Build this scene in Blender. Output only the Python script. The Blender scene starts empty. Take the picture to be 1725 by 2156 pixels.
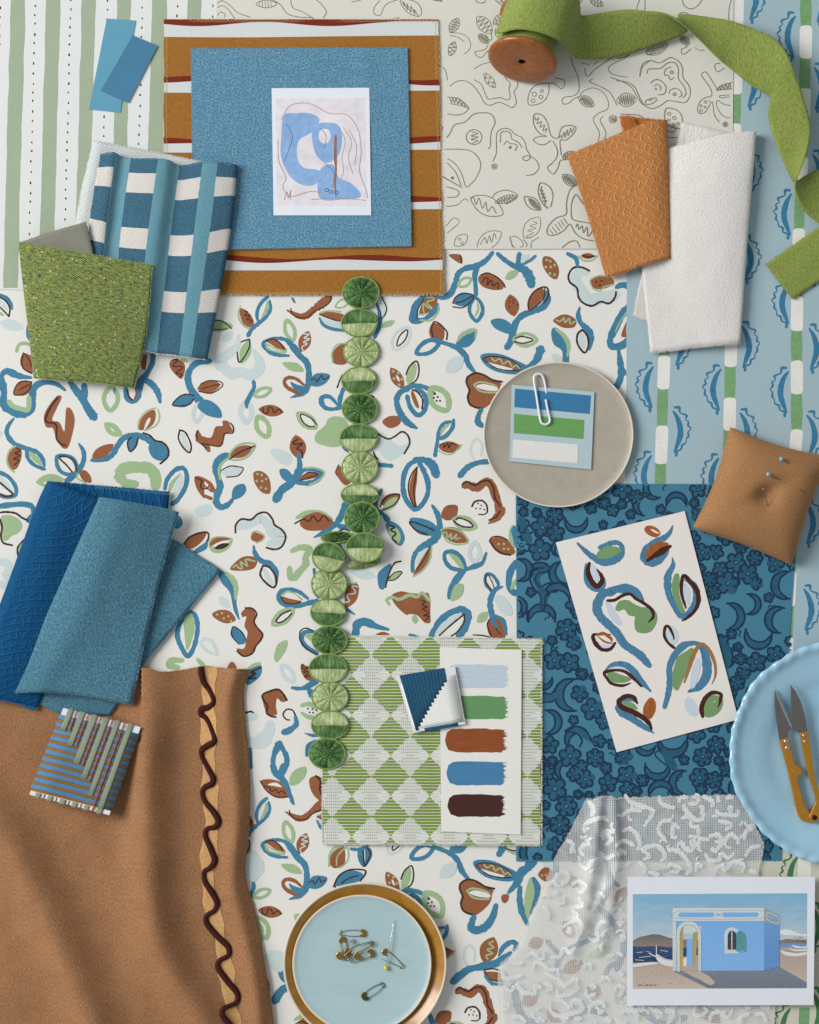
import bpy, bmesh, math, random
from math import sin, cos, pi, radians, hypot, atan2
from mathutils import Vector, noise
from mathutils.geometry import tessellate_polygon
random.seed(7)
C = bpy.context.scene.collection
S = 0.0004            # one layout unit = 0.4 mm; the table frame is about 0.69 x 0.86 m
def P(x, y, z=0.0): return ((x-862.5)*S, (1078-y)*S, z*S)

# ---------------- camera, world, lights, exposure ----------------
sc = bpy.context.scene
cam = bpy.data.objects.new('camera', bpy.data.cameras.new('camera')); C.objects.link(cam)
HC = 5200.0
cam.location = P(862.5, 1078, HC); cam.rotation_euler = (0, 0, 0)
cam.data.sensor_fit = 'VERTICAL'; cam.data.sensor_height = 36; cam.data.lens = 18*HC/1078
cam.data.clip_start = 0.05; cam.data.clip_end = 50
sc.camera = cam
w = bpy.data.worlds.new("World"); sc.world = w; w.use_nodes = True
bg = w.node_tree.nodes['Background']; bg.inputs[0].default_value = (0.93, 0.97, 1.0, 1); bg.inputs[1].default_value = 0.36
def area(name, loc, target, size, size_y, power, col):
    l = bpy.data.lights.new(name, 'AREA'); l.shape = 'RECTANGLE'; l.size = size; l.size_y = size_y
    l.energy = power; l.color = col
    o = bpy.data.objects.new(name, l); C.objects.link(o); o.location = loc
    o.rotation_euler = (Vector(target)-Vector(loc)).to_track_quat('-Z', 'Y').to_euler()
    return o
area('window_light', (-3.4, 1.15, 2.75), (0, 0, 0), 2.1, 2.5, 228, (1.0, 0.975, 0.94))
sc.view_settings.view_transform = 'Standard'; sc.view_settings.look = 'None'
sc.view_settings.exposure = 0.0; sc.view_settings.gamma = 1.0

# ---------------- helpers ----------------
def lin(h):
    h = h.lstrip('#'); r = []
    for i in (0, 2, 4):
        c = int(h[i:i+2], 16)/255
        r.append(c/12.92 if c <= .04045 else ((c+.055)/1.055)**2.4)
    return (*r, 1.0)
class E:
    def __init__(s, nt, sock): s.nt, s.s = nt, sock
    def m(s, op, *a):
        n = s.nt.nodes.new('ShaderNodeMath'); n.operation = op
        for i, v in enumerate((s,)+a):
            if isinstance(v, E): s.nt.links.new(v.s, n.inputs[i])
            else: n.inputs[i].default_value = v
        return E(s.nt, n.outputs[0])
    def __add__(s, o): return s.m('ADD', o)
    def __sub__(s, o): return s.m('SUBTRACT', o)
    def __mul__(s, o): return s.m('MULTIPLY', o)
    def __truediv__(s, o): return s.m('DIVIDE', o)
    __radd__ = __add__; __rmul__ = __mul__
    def __rsub__(s, o): return (s*-1.0)+o
    def lt(s, o): return s.m('LESS_THAN', o)
    def gt(s, o): return s.m('GREATER_THAN', o)
    def sin(s): return s.m('SINE')
    def abs(s): return s.m('ABSOLUTE')
    def fr(s): return s.m('FRACT')
    def mn(s, o): return s.m('MINIMUM', o)
    def mx(s, o): return s.m('MAXIMUM', o)
    def pw(s, o): return s.m('POWER', o)
    def cl(s):
        r = s.m('ADD', 0.0); r.s.node.use_clamp = True; return r
class M:
    """procedural material; coordinates come in layout units"""
    def __init__(s, name, rough=0.8, spec=0.3, coord='UV', metal=0.0):
        s.m = bpy.data.materials.new(name); s.m.use_nodes = True; s.nt = s.m.node_tree
        s.b = s.nt.nodes['Principled BSDF']
        s.b.inputs['Roughness'].default_value = rough; s.b.inputs['Metallic'].default_value = metal
        s.b.inputs['Specular IOR Level'].default_value = spec
        tc = s.nt.nodes.new('ShaderNodeTexCoord'); sep = s.nt.nodes.new('ShaderNodeSeparateXYZ')
        if coord == 'UV': s.vec = tc.outputs['UV']
        else:
            vm = s.nt.nodes.new('ShaderNodeVectorMath'); vm.operation = 'SCALE'; vm.inputs['Scale'].default_value = 1/S
            s.nt.links.new(tc.outputs['Object'], vm.inputs[0]); s.vec = vm.outputs[0]
        s.nt.links.new(s.vec, sep.inputs[0])
        s.u, s.v, s.w = [E(s.nt, sep.outputs[i]) for i in range(3)]
    def comb(s, a, b, c=0.0):
        n = s.nt.nodes.new('ShaderNodeCombineXYZ')
        for i, v in enumerate((a, b, c)):
            if isinstance(v, E): s.nt.links.new(v.s, n.inputs[i])
            else: n.inputs[i].default_value = v
        return n.outputs[0]
    def noise(s, size, detail=3.0, rough=0.55, sx=1.0, sy=1.0, dist=0.0, off=0.0):
        n = s.nt.nodes.new('ShaderNodeTexNoise'); n.inputs['Scale'].default_value = 1.0/size
        n.inputs['Detail'].default_value = detail; n.inputs['Roughness'].default_value = rough; n.inputs['Distortion'].default_value = dist
        s.nt.links.new(s.comb(s.u*sx+off, s.v*sy, s.w), n.inputs['Vector'])
        return E(s.nt, n.outputs['Fac'])
    def voro(s, size, feat='F1', out='Distance'):
        n = s.nt.nodes.new('ShaderNodeTexVoronoi'); n.inputs['Scale'].default_value = 1.0/size; n.feature = feat
        s.nt.links.new(s.vec, n.inputs['Vector'])
        return E(s.nt, n.outputs[out])
    def col(s, h):
        if isinstance(h, str): return lin(h)
        return h
    def mix(s, f, a, b):
        n = s.nt.nodes.new('ShaderNodeMix'); n.data_type = 'RGBA'; n.clamp_factor = True
        if isinstance(f, E): s.nt.links.new(f.s, n.inputs['Factor'])
        else: n.inputs['Factor'].default_value = f
        for k, v in (('A', a), ('B', b)):
            sk = [i for i in n.inputs if i.name == k and i.type == 'RGBA'][0]
            if isinstance(v, str): sk.default_value = lin(v)
            else: s.nt.links.new(v, sk)
        return [o for o in n.outputs if o.type == 'RGBA'][0]
    def ramp(s, f, stops, const=False):
        n = s.nt.nodes.new('ShaderNodeValToRGB'); s.nt.links.new(f.s, n.inputs[0])
        cr = n.color_ramp
        if const: cr.interpolation = 'CONSTANT'
        while len(cr.elements) < len(stops): cr.elements.new(0.5)
        for e, (p, c) in zip(cr.elements, stops): e.position = p; e.color = lin(c)
        return n.outputs[0]
    def base(s, c):
        if isinstance(c, str): s.b.inputs['Base Color'].default_value = lin(c)
        else: s.nt.links.new(c, s.b.inputs['Base Color'])
        return s
    def bump(s, h, dist=0.6, strength=1.0):
        n = s.nt.nodes.new('ShaderNodeBump'); n.inputs['Distance'].default_value = dist*S; n.inputs['Strength'].default_value = strength
        s.nt.links.new(h.s, n.inputs['Height']); s.nt.links.new(n.outputs[0], s.b.inputs['Normal'])
        return s
    def sheen(s, w, r=0.5, tint=None):
        s.b.inputs['Sheen Weight'].default_value = w; s.b.inputs['Sheen Roughness'].default_value = r
        if tint: s.b.inputs['Sheen Tint'].default_value = lin(tint)
        return s

def mesh_obj(name, vs, fs, mats, parent=None, uvs=None, mi=None, smooth=True, kind=None):
    """vs in layout units (x, y down, z up)"""
    me = bpy.data.meshes.new(name)
    me.from_pydata([P(*v) for v in vs], [], fs)
    if not isinstance(mats, (list, tuple)): mats = [mats]
    for m in mats: me.materials.append(m.m if isinstance(m, M) else m)
    uvl = me.uv_layers.new(name='UVMap')
    src = uvs if uvs is not None else [(v[0], v[1]) for v in vs]
    li = [0]*len(me.loops); me.loops.foreach_get('vertex_index', li)
    flat = []
    for i in li: flat.extend(src[i][:2])
    uvl.data.foreach_set('uv', flat)
    if mi is not None: me.polygons.foreach_set('material_index', mi)
    if smooth: me.polygons.foreach_set('use_smooth', [True]*len(me.polygons))
    me.update()
    o = bpy.data.objects.new(name, me); C.objects.link(o)
    if parent is not None: o.parent = parent
    if kind: o['kind'] = kind
    return o
def tag(o, label=None, cat=None, group=None, kind=None):
    if label: o['label'] = label
    if cat: o['category'] = cat
    if group: o['group'] = group
    if kind: o['kind'] = kind
    return o
def empty(name, label, cat, group=None):
    o = bpy.data.objects.new(name, None); C.objects.link(o); return tag(o, label, cat, group)
def crom(pts, n=6, closed=False):
    out = []; N = len(pts); d = len(pts[0])
    if N < 3 and not closed:
        a, b = pts[0], pts[-1]
        return [tuple(a[k]+(b[k]-a[k])*i/n for k in range(d)) for i in range(n+1)]
    for i in range(N if closed else N-1):
        if closed: p0, p1, p2, p3 = pts[i-1], pts[i], pts[(i+1) % N], pts[(i+2) % N]
        else:
            p1, p2 = pts[i], pts[i+1]
            p0 = pts[i-1] if i else tuple(2*p1[k]-p2[k] for k in range(d))
            p3 = pts[i+2] if i+2 < N else tuple(2*p2[k]-p1[k] for k in range(d))
        for j in range(n):
            t = j/n; t2 = t*t; t3 = t2*t
            out.append(tuple(0.5*(2*p1[k]+(p2[k]-p0[k])*t+(2*p0[k]-5*p1[k]+4*p2[k]-p3[k])*t2+(3*p1[k]-p0[k]-3*p2[k]+p3[k])*t3) for k in range(d)))
    if not closed: out.append(tuple(pts[-1]))
    return out
def prism(name, outline, z0, z1, mat, parent=None, smooth=False, bevel=0.0, kind=None, tilt=None):
    """extruded outline with real thickness"""
    n = len(outline); tl = tilt or (lambda x, y: 0)
    inn = outline
    vs = [(x, y, z0+tl(x, y)) for x, y in outline]+[(x, y, z1+tl(x, y)) for x, y in outline]
    tris = tessellate_polygon([[Vector((x, y, 0)) for x, y in outline]])
    fs = []
    for t in tris:
        a, b, c = t
        ar = (outline[b][0]-outline[a][0])*(outline[c][1]-outline[a][1])-(outline[c][0]-outline[a][0])*(outline[b][1]-outline[a][1])
        if ar > 0: a, b, c = a, c, b       # y is flipped into the world
        fs.append((a+n, b+n, c+n)); fs.append((a, c, b))
    A = sum(outline[i][0]*outline[(i+1) % n][1]-outline[(i+1) % n][0]*outline[i][1] for i in range(n))
    for i in range(n):
        j = (i+1) % n
        fs.append((i, j, j+n, i+n) if A < 0 else (j, i, i+n, j+n))
    o = mesh_obj(name, vs, fs, mat, parent, smooth=smooth, kind=kind)
    if bevel:
        b = o.modifiers.new('bevel', 'BEVEL'); b.width = bevel*S; b.segments = 2; b.limit_method = 'ANGLE'
    return o
def quadsheet(name, c, z, th, mat, parent=None, nx=2, ny=2, hf=None, wob=0.0):
    """thin sheet over four corners TL,TR,BR,BL (top face at z), wobbling edges, soft height"""
    vs = []; fs = []
    def at(u, v):
        x = (c[0][0]*(1-u)+c[1][0]*u)*(1-v)+(c[3][0]*(1-u)+c[2][0]*u)*v
        y = (c[0][1]*(1-u)+c[1][1]*u)*(1-v)+(c[3][1]*(1-u)+c[2][1]*u)*v
        if wob:
            a = noise.noise(Vector((x*.03, y*.03, 1.7)))*wob; b = noise.noise(Vector((x*.03, y*.03, 9.1)))*wob
            a += noise.noise(Vector((x*.25, y*.25, 1.7)))*wob*.35; b += noise.noise(Vector((x*.25, y*.25, 9.1)))*wob*.35
            x += a; y += b
        return x, y
    for top in (1, 0):
        for j in range(ny+1):
            for i in range(nx+1):
                x, y = at(i/nx, j/ny); h = hf(x, y) if hf else 0
                vs.append((x, y, z+h-(0 if top else th)))
    N = (nx+1)*(ny+1)
    for j in range(ny):
        for i in range(nx):
            a = j*(nx+1)+i
            fs.append((a+nx+1, a+nx+2, a+1, a)); fs.append((N+a, N+a+1, N+a+nx+2, N+a+nx+1))
    for i in range(nx):
        a, b = i, i+1; fs.append((a, b, N+b, N+a))
        a, b = ny*(nx+1)+i, ny*(nx+1)+i+1; fs.append((b, a, N+a, N+b))
    for j in range(ny):
        a, b = j*(nx+1), (j+1)*(nx+1); fs.append((b, a, N+a, N+b))
        a, b = a+nx, b+nx; fs.append((a, b, N+b, N+a))
    return mesh_obj(name, vs, fs, mat, parent, smooth=False)
def loft(name, rails, mat, parent=None, ns=6, nt=40, svals=None, th=2.0, hf=None, wob=0.0, flip=False):
    """cloth surface through rails; every rail is a list of (x, y, z) from its top to its bottom"""
    rs = []
    for r in rails:
        k = max(2, int(math.ceil(nt/(len(r)-1)))); c = crom(r, k)
        idx = [i*(len(c)-1)/nt for i in range(nt+1)]
        rs.append([tuple(c[int(f)][q]*(1-(f-int(f)))+c[min(int(f)+1, len(c)-1)][q]*(f-int(f)) for q in range(3)) for f in idx])
    if svals is None:
        svals = [0.0]
        for a, b in zip(rs, rs[1:]): svals.append(svals[-1]+math.dist(a[nt//2], b[nt//2]))
    cols = []
    for t in range(nt+1):
        row = crom([rs[i][t] for i in range(len(rs))], ns)
        cols.append([p+(svals[min(i//ns, len(rs)-1)]*(1-(i % ns)/ns)+svals[min(i//ns+1, len(rs)-1)]*((i % ns)/ns),) for i, p in enumerate(row)])
    tl = [0.0]; mid = len(cols[0])//2
    for t in range(nt): tl.append(tl[-1]+math.dist(cols[t][mid][:3], cols[t+1][mid][:3]))
    vs, uv, fs = [], [], []
    W = len(cols[0])
    for t, row in enumerate(cols):
        for i, (x, y, z, s_) in enumerate(row):
            if wob and (t in (0, nt) or i in (0, W-1)):
                x += random.uniform(-wob, wob); y += random.uniform(-wob, wob)
            if hf: z += hf(x, y)
            z += 1.6*noise.noise(Vector((x*.022, y*.022, z*.02)))+.5*noise.noise(Vector((x*.08, y*.08, 5)))
            vs.append((x, y, z)); uv.append((s_, tl[t]))
    for t in range(nt):
        for i in range(W-1):
            a = t*W+i; f = (a, a+1, a+W+1, a+W)
            fs.append(f[::-1] if flip else f)
    o = mesh_obj(name, vs, fs, mat, parent, uvs=uv)
    if th:
        m = o.modifiers.new('thick', 'SOLIDIFY'); m.thickness = th*S; m.offset = 0
    o['_'] = 0; del o['_']
    return o, [[v[:3] for v in row] for row in cols]
def tube(name, path, r, mat, parent=None, seg=6, n=4, closed=False, vs=None, fs=None, smooth_path=True, caps=True):
    """round wire along a path; r a number or a list per path point"""
    col = vs is not None
    if not col: vs, fs = [], []
    R = r if isinstance(r, (list, tuple)) else [r]*len(path)
    pts = [tuple(p)+(q,) for p, q in zip(path, R)]
    pts = crom(pts, n, closed) if smooth_path else pts
    base = len(vs); N = len(pts)
    prev = None
    for i, p in enumerate(pts):
        a = pts[(i-1) % N] if (closed or i) else pts[0]; b = pts[(i+1) % N] if (closed or i+1 < N) else pts[-1]
        d = Vector(b[:3])-Vector(a[:3])
        if d.length < 1e-9: d = Vector((1, 0, 0))
        d.normalize()
        up = prev if prev else (Vector((0, 0, 1)) if abs(d.z) < .9 else Vector((1, 0, 0)))
        sd = d.cross(up)
        if sd.length < 1e-6: sd = d.cross(Vector((1, 0, 0)))
        sd.normalize(); up2 = sd.cross(d).normalized(); prev = up2
        for k in range(seg):
            an = 2*pi*k/seg; q = Vector(p[:3])+sd*cos(an)*p[3]+up2*sin(an)*p[3]
            vs.append(tuple(q))
    for i in range(N if closed else N-1):
        for k in range(seg):
            a = base+i*seg+k; b = base+i*seg+(k+1) % seg
            c = base+((i+1) % N)*seg+(k+1) % seg; d = base+((i+1) % N)*seg+k
            fs.append((a, b, c, d))
    if caps and not closed:
        fs.append(tuple(base+k for k in range(seg))[::-1]); fs.append(tuple(base+(N-1)*seg+k for k in range(seg)))
    if not col: return mesh_obj(name, vs, fs, mat, parent)
def fray(name, parent, edge, mat, dens=1.0, length=5.0, width=0.5, out=None, lift=1.0, back=1.0, loop=0.0):
    """loose thread ends along a cut cloth edge"""
    vs, fs = [], []
    cx = sum(p[0] for p in edge)/len(edge); cy = sum(p[1] for p in edge)/len(edge)
    for p, q in zip(edge, edge[1:]):
        L = hypot(q[0]-p[0], q[1]-p[1])
        if L < 1e-6: continue
        dx, dy = (q[0]-p[0])/L, (q[1]-p[1])/L
        nx, ny = dy, -dx
        if out and nx*out[0]+ny*out[1] < 0: nx, ny = -nx, -ny
        cnt = L*dens; cnt = int(cnt)+(random.random() < cnt-int(cnt))
        for _ in range(cnt):
            t = random.random(); x = p[0]+(q[0]-p[0])*t; y = p[1]+(q[1]-p[1])*t; z = p[2]+(q[2]-p[2])*t
            a = random.gauss(0, .55); l = length*random.uniform(.4, 1.15)
            ux, uy = nx*cos(a)-ny*sin(a), nx*sin(a)+ny*cos(a)
            x0, y0 = x-nx*back, y-ny*back; z0 = z+random.uniform(.2, lift)
            x1, y1, z1 = x+ux*l*.55, y+uy*l*.55, z0+random.uniform(-.3, .8)
            a2 = a+random.gauss(0, .6); x2 = x1+(nx*cos(a2)-ny*sin(a2))*l*.5; y2 = y1+(nx*sin(a2)+ny*cos(a2))*l*.5
            z2 = max(0.4, z1+random.uniform(-1.5, .5)); px, py = -uy*width*.5, ux*width*.5
            b = len(vs)
            vs += [(x0-px, y0-py, z0), (x0+px, y0+py, z0), (x1+px, y1+py, z1), (x1-px, y1-py, z1), (x2, y2, z2)]
            fs += [(b, b+1, b+2, b+3), (b+3, b+2, b+4)]
    return mesh_obj(name, vs, fs, mat, parent, kind='stuff')
def stitches(name, parent, edge, mat, inset=4.0, pitch=4.0, width=.5, lift=.6, amp=2.0, out=(1, 0), skip=0.0):
    """zigzag overlock thread sewn along an edge"""
    vs, fs = [], []; acc = 0; pts = []
    for p, q in zip(edge, edge[1:]):
        L = hypot(q[0]-p[0], q[1]-p[1])
        if L < 1e-6: continue
        dx, dy = (q[0]-p[0])/L, (q[1]-p[1])/L; nx, ny = dy, -dx
        if nx*out[0]+ny*out[1] < 0: nx, ny = -nx, -ny
        while acc < L:
            t = acc/L; pts.append((p[0]+dx*acc, p[1]+dy*acc, p[2]+(q[2]-p[2])*t, nx, ny)); acc += pitch
        acc -= L
    for i, (x, y, z, nx, ny) in enumerate(pts[:-1]):
        if random.random() < skip: continue
        a = inset+amp*(.5 if i % 2 else -.5)+random.uniform(-.4, .4); b_ = inset-amp*(.5 if i % 2 else -.5)+random.uniform(-.4, .4)
        x2, y2, z2, _, _ = pts[i+1]
        A = (x-nx*a, y-ny*a); B = (x2-nx*b_, y2-ny*b_)
        L = hypot(B[0]-A[0], B[1]-A[1]) or 1; px, py = -(B[1]-A[1])/L*width/2, (B[0]-A[0])/L*width/2
        k = len(vs)
        vs += [(A[0]-px, A[1]-py, z+lift), (A[0]+px, A[1]+py, z+lift), (B[0]+px, B[1]+py, z2+lift), (B[0]-px, B[1]-py, z2+lift),
               ((A[0]+B[0])/2, (A[1]+B[1])/2, (z+z2)/2+lift+width*.6)]
        fs += [(k, k+1, k+4), (k+1, k+2, k+4), (k+2, k+3, k+4), (k+3, k, k+4)]
    return mesh_obj(name, vs, fs, mat, parent, kind='stuff')
def lathe(name, prof, cx, cy, mat, parent=None, seg=96, sx=1.0, sy=1.0, mod=None, mi=None):
    vs, fs, ml = [], [], []
    for j in range(seg):
        a = 2*pi*j/seg
        for i, (r, z) in enumerate(prof):
            rr, zz = mod(r, z, a, i) if mod else (r, z)
            vs.append((cx+rr*sx*cos(a), cy+rr*sy*sin(a), zz))
    n = len(prof)
    for j in range(seg):
        k = (j+1) % seg
        for i in range(n-1):
            if prof[i][0] == 0 and i == 0: fs.append((j*n, k*n+1, j*n+1))
            else: fs.append((j*n+i, k*n+i, k*n+i+1, j*n+i+1))
            ml.append(mi[i] if mi else 0)
    return mesh_obj(name, vs, fs, mat, parent, mi=ml if mi else None)

# ---- flat print: a little language of strokes, leaves and blobs, laid as thin ink films ----
def leafpts(x1, y1, x2, y2, w, n=9, pw_=0.75):
    dx, dy = x2-x1, y2-y1; L = hypot(dx, dy) or 1; px, py = -dy/L, dx/L
    a, b = [], []
    for i in range(n+1):
        t = i/n; h = w/2*(sin(pi*t)**pw_)
        a.append((x1+dx*t+px*h, y1+dy*t+py*h))
        if 0 < i < n: b.append((x1+dx*t-px*h, y1+dy*t-py*h))
    return a+b[::-1]
class Print:
    wk = 1.0
    def __init__(s, z0, jit=0.0): s.vs, s.fs, s.mi, s.boxes, s.z0, s.keys, s.jit = [], [], [], [], z0, [], jit
    def lvl(s, pts):
        x0 = min(p[0] for p in pts); x1 = max(p[0] for p in pts); y0 = min(p[1] for p in pts); y1 = max(p[1] for p in pts)
        l = 0
        for (a, b, c, d, e) in s.boxes:
            if e >= l and a < x1 and b > x0 and c < y1 and d > y0: l = e+1
        s.boxes.append((x0, x1, y0, y1, l)); return s.z0+.12+l*.05
    def key(s, k):
        if k not in s.keys: s.keys.append(k)
        return s.keys.index(k)
    def poly(s, k, pts, hole=None):
        z = s.lvl(pts); b = len(s.vs); lp = [[Vector((x, y, 0)) for x, y in pts]]
        al = list(pts)
        if hole: lp.append([Vector((x, y, 0)) for x, y in hole]); al += list(hole)
        for t in tessellate_polygon(lp):
            a, bb, c = t
            ar = (al[bb][0]-al[a][0])*(al[c][1]-al[a][1])-(al[c][0]-al[a][0])*(al[bb][1]-al[a][1])
            if abs(ar) < 1e-9: continue
            if ar > 0: bb, c = c, bb
            s.fs.append((a+b, bb+b, c+b)); s.mi.append(s.key(k))
        s.vs += [(x, y, z) for x, y in al]
    def stroke(s, k, pts, taper=False, n=5, closed=False):
        """pts: (x, y, width)"""
        c = crom(pts, n, closed); N = len(c)
        z = s.lvl([(p[0]-p[2]/2, p[1]-p[2]/2) for p in c]+[(p[0]+p[2]/2, p[1]+p[2]/2) for p in c])
        L, R = [], []
        for i, p in enumerate(c):
            a = c[(i-1) % N] if (closed or i) else c[0]; b = c[(i+1) % N] if (closed or i+1 < N) else c[-1]
            dx, dy = b[0]-a[0], b[1]-a[1]; l = hypot(dx, dy) or 1
            h = p[2]/2*s.wk
            if taper: h *= .25+.75*min(1, 4*min(i, N-1-i)/N)
            if s.jit: h *= 1+s.jit*noise.noise(Vector((p[0]*.35, p[1]*.35, 3.3)))
            L.append((p[0]-dy/l*h, p[1]+dx/l*h)); R.append((p[0]+dy/l*h, p[1]-dx/l*h))
        b = len(s.vs)
        for i in range(N):
            zz = z+.03*i/N
            s.vs.append((*L[i], zz)); s.vs.append((*R[i], zz))
        for i in range(N if closed else N-1):
            j = (i+1) % N
            s.fs.append((b+2*i, b+2*j, b+2*j+1, b+2*i+1)); s.mi.append(s.key(k))
        if not closed and not taper:
            for e, f in ((0, 1), (N-1, N-2)):
                ex, ey = c[e][0]-c[f][0], c[e][1]-c[f][1]; l = hypot(ex, ey) or 1; ex /= l; ey /= l
                h = c[e][2]/2; q = len(s.vs); zz = z+.03*e/N
                m = 5; fan = []
                for i in range(m+1):
                    a = -pi/2+pi*i/m; rx, ry = ex*cos(a)-ey*sin(a), ex*sin(a)+ey*cos(a)
                    s.vs.append((c[e][0]+rx*h*.9, c[e][1]+ry*h*.9, zz)); fan.append(q+i)
                s.fs.append(tuple(fan[::-1])); s.mi.append(s.key(k))
    def circle(s, k, x, y, r, t=None):
        if t is None: s.poly(k, [(x+r*cos(2*pi*i/10), y+r*sin(2*pi*i/10)) for i in range(10)])
        else: s.stroke(k, [(x+r*cos(2*pi*i/9), y+r*.95*sin(2*pi*i/9), t) for i in range(9)], closed=True, n=2)
    def run(s, text, xf=None):
        ox = oy = 0; k = 1
        for ln in text.replace(';', '\n').splitlines():
            f = ln.split()
            if not f: continue
            if f[0] == '@': ox, oy, k = map(float, f[1:4]); continue
            op, c = f[0], f[1]; v = list(map(float, f[2:]))
            def T(x, y):
                X, Y = ox+x*k, oy+y*k
                return xf(X, Y) if xf else (X, Y)
            def pairs(a): return [T(a[i], a[i+1]) for i in range(0, len(a)-1, 2)]
            if op == 's' or op == 't':
                s.stroke(c, [(x, y, v[0]*k) for x, y in pairs(v[1:])], taper=op == 't')
            elif op == 'v': s.stroke(c, [(*T(v[i], v[i+1]), v[i+2]*k) for i in range(0, len(v), 3)])
            elif op == 'f': s.poly(c, crom(pairs(v), 5, True))
            elif op == 'F': s.poly(c, pairs(v))
            elif op == 'l':
                (a, b), (d, e) = pairs(v[:4]); s.poly(c, leafpts(a, b, d, e, v[4]*k))
            elif op == 'o':
                (a, b), (d, e) = pairs(v[:4]); q = leafpts(a, b, d, e, (v[4]-v[5]*.6)*k, 7)
                s.stroke(c, [(x, y, v[5]*k) for x, y in q], closed=True, n=2)
            elif op == 'd':
                for x, y in pairs(v[1:]): s.circle(c, x, y, v[0]*k)
            elif op == 'c':
                x, y = T(v[0], v[1]); s.circle(c, x, y, v[2]*k, v[3]*k)
            elif op == 'h':      # pencilled leaf with hatching
                (a, b), (d, e) = pairs(v[:4]); W = v[4]*k; n = int(v[5]); tw = (v[6] if len(v) > 6 else 7)*k
                q = leafpts(a, b, d, e, W, 7); s.stroke(c, [(x, y, tw) for x, y in q], closed=True, n=2)
                L = hypot(d-a, e-b) or 1; px, py = -(e-b)/L, (d-a)/L; zig = []
                for i in range(n):
                    t = .12+.76*i/(n-1); hh = W/2*sin(pi*t)**.75*.82; sg = 1 if i % 2 else -1
                    mx, my = a+(d-a)*t, b+(e-b)*t
                    zig.append((mx+px*hh*sg, my+py*hh*sg, tw)); zig.append((mx+px*hh*sg*.2+(d-a)*.02, my+py*hh*sg*.2+(e-b)*.02, tw))
                s.stroke(c, zig, n=2)
    def build(s, name, mats, parent, label=None):
        o = mesh_obj(name, s.vs, s.fs, [mats[k] for k in s.keys], parent, mi=s.mi, smooth=False)
        if label: o['label'] = label
        return o

# ---------------- materials ----------------
def ink(name, h, var=.10, rough=.75, size=5.0):
    m = M(name, rough, .25); n = m.noise(size, 4); n2 = m.noise(60.0, 2)
    q = '#%02x%02x%02x' % tuple(min(255, int(int(h[i:i+2], 16)*1.12+16)) for i in (1, 3, 5))
    c = m.mix(((n*1.0+n2*.6-.55)*var*9).cl(), h, q)
    m.base(c); m.bump(m.noise(1.6, 2), .25); return m
def paper(name, h, h2=None):
    m = M(name, .82, .25); n = m.noise(140.0, 3); f = m.noise(1.8, 3)
    m.base(m.mix((n-.35)*.5+(f-.5)*.35, h, h2 or '#d9d6cc')); m.bump(f, .4, .8); return m
def fuzzy(name, a, b, size=3.0, bd=1.0, contrast=2.0, sheen=.3, sx=1.0, sy=1.0, c=None):
    m = M(name, .95, .1); n = m.noise(size, 5, .7, sx, sy); k = ((n-.5)*contrast+.5).cl()
    colr = m.mix(k, a, b)
    if c: colr = m.mix(((m.noise(size*5, 3)-.5)*4+.3).cl()*.5, colr, c)
    m.base(colr); m.bump(n+m.noise(size*.4, 3)*.5, bd); m.sheen(sheen, .4); return m
def weave(m, pu, pv):
    a = (m.u*(2*pi/pu)).sin(); b = (m.v*(2*pi/pv)).sin()
    return a*b
def plainweave(name, a, b, p=2.6, bd=.6, cf=.5, sheen=.15):
    m = M(name, .9, .15); wv = weave(m, p, p); n = m.noise(3.0, 4, .6, .35, 2.5); n2 = m.noise(3.0, 4, .6, 2.5, .35)
    m.base(m.mix((wv*.25+.3+(n-.5)*1.2+(n2-.5)*1.2)*cf*2, a, b)); m.bump(wv*.5+n+n2, bd); m.sheen(sheen); return m
def gloss(name, h, rough=.12, var=None, coord='OBJ'):
    m = M(name, rough, .5, coord); n = m.noise(40.0, 4)
    m.base(m.mix(((n-.4)*1.6).cl()*.6, h, var or h)); m.b.inputs['Coat Weight'].default_value = .4; m.b.inputs['Coat Roughness'].default_value = .08
    return m
def metal(name, h, rough=.3, var='#3a2c10'):
    m = M(name, rough, .5, 'OBJ', metal=1.0); n = m.noise(4.0, 3)
    m.base(m.mix(((n-.5)*2).cl()*.7, h, var)); return m
# ---------------- tabletop and the wallpaper sheets ----------------
tbl = M('tabletop_paint', .7, .3, 'OBJ'); tbl.base(tbl.mix(tbl.noise(80, 3), '#b9b5aa', '#c6c2b8'))
prism('tabletop', [(-900, -900), (2600, -900), (2600, 3050), (-900, 3050)], -30, -2.2, tbl)['kind'] = 'structure'
INK = dict(
 b=ink('blue_ink', '#3b7593'), g=ink('green_ink', '#97b187', .05), p=ink('pale_blue_ink', '#c0cfcf', .03), r=ink('rust_brown_ink', '#8a5435'),
 d=ink('dark_brown_ink', '#3d2520'), k=ink('unprinted_ink', '#e0dfda', 0), o=ink('olive_pencil_ink', '#6c6a58', .25), w=ink('sage_ink', '#98a78f', .05),
 t=ink('bottle_green_ink', '#27382f'), n=ink('navy_ink', '#14304c', .05), m=ink('mid_teal_ink', '#1f5169', .14, size=9.0), c=ink('crescent_blue_ink', '#2f6f92', .12, size=9.0),
 e=ink('leaf_green_ink', '#6d9768', .12, size=8.0), h=ink('chalk_white_ink', '#d6d6d1', .1), q=ink('dark_green_ink', '#3f7446', .1), s=ink('sand_white_ink', '#dcdad0', .1))

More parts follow.
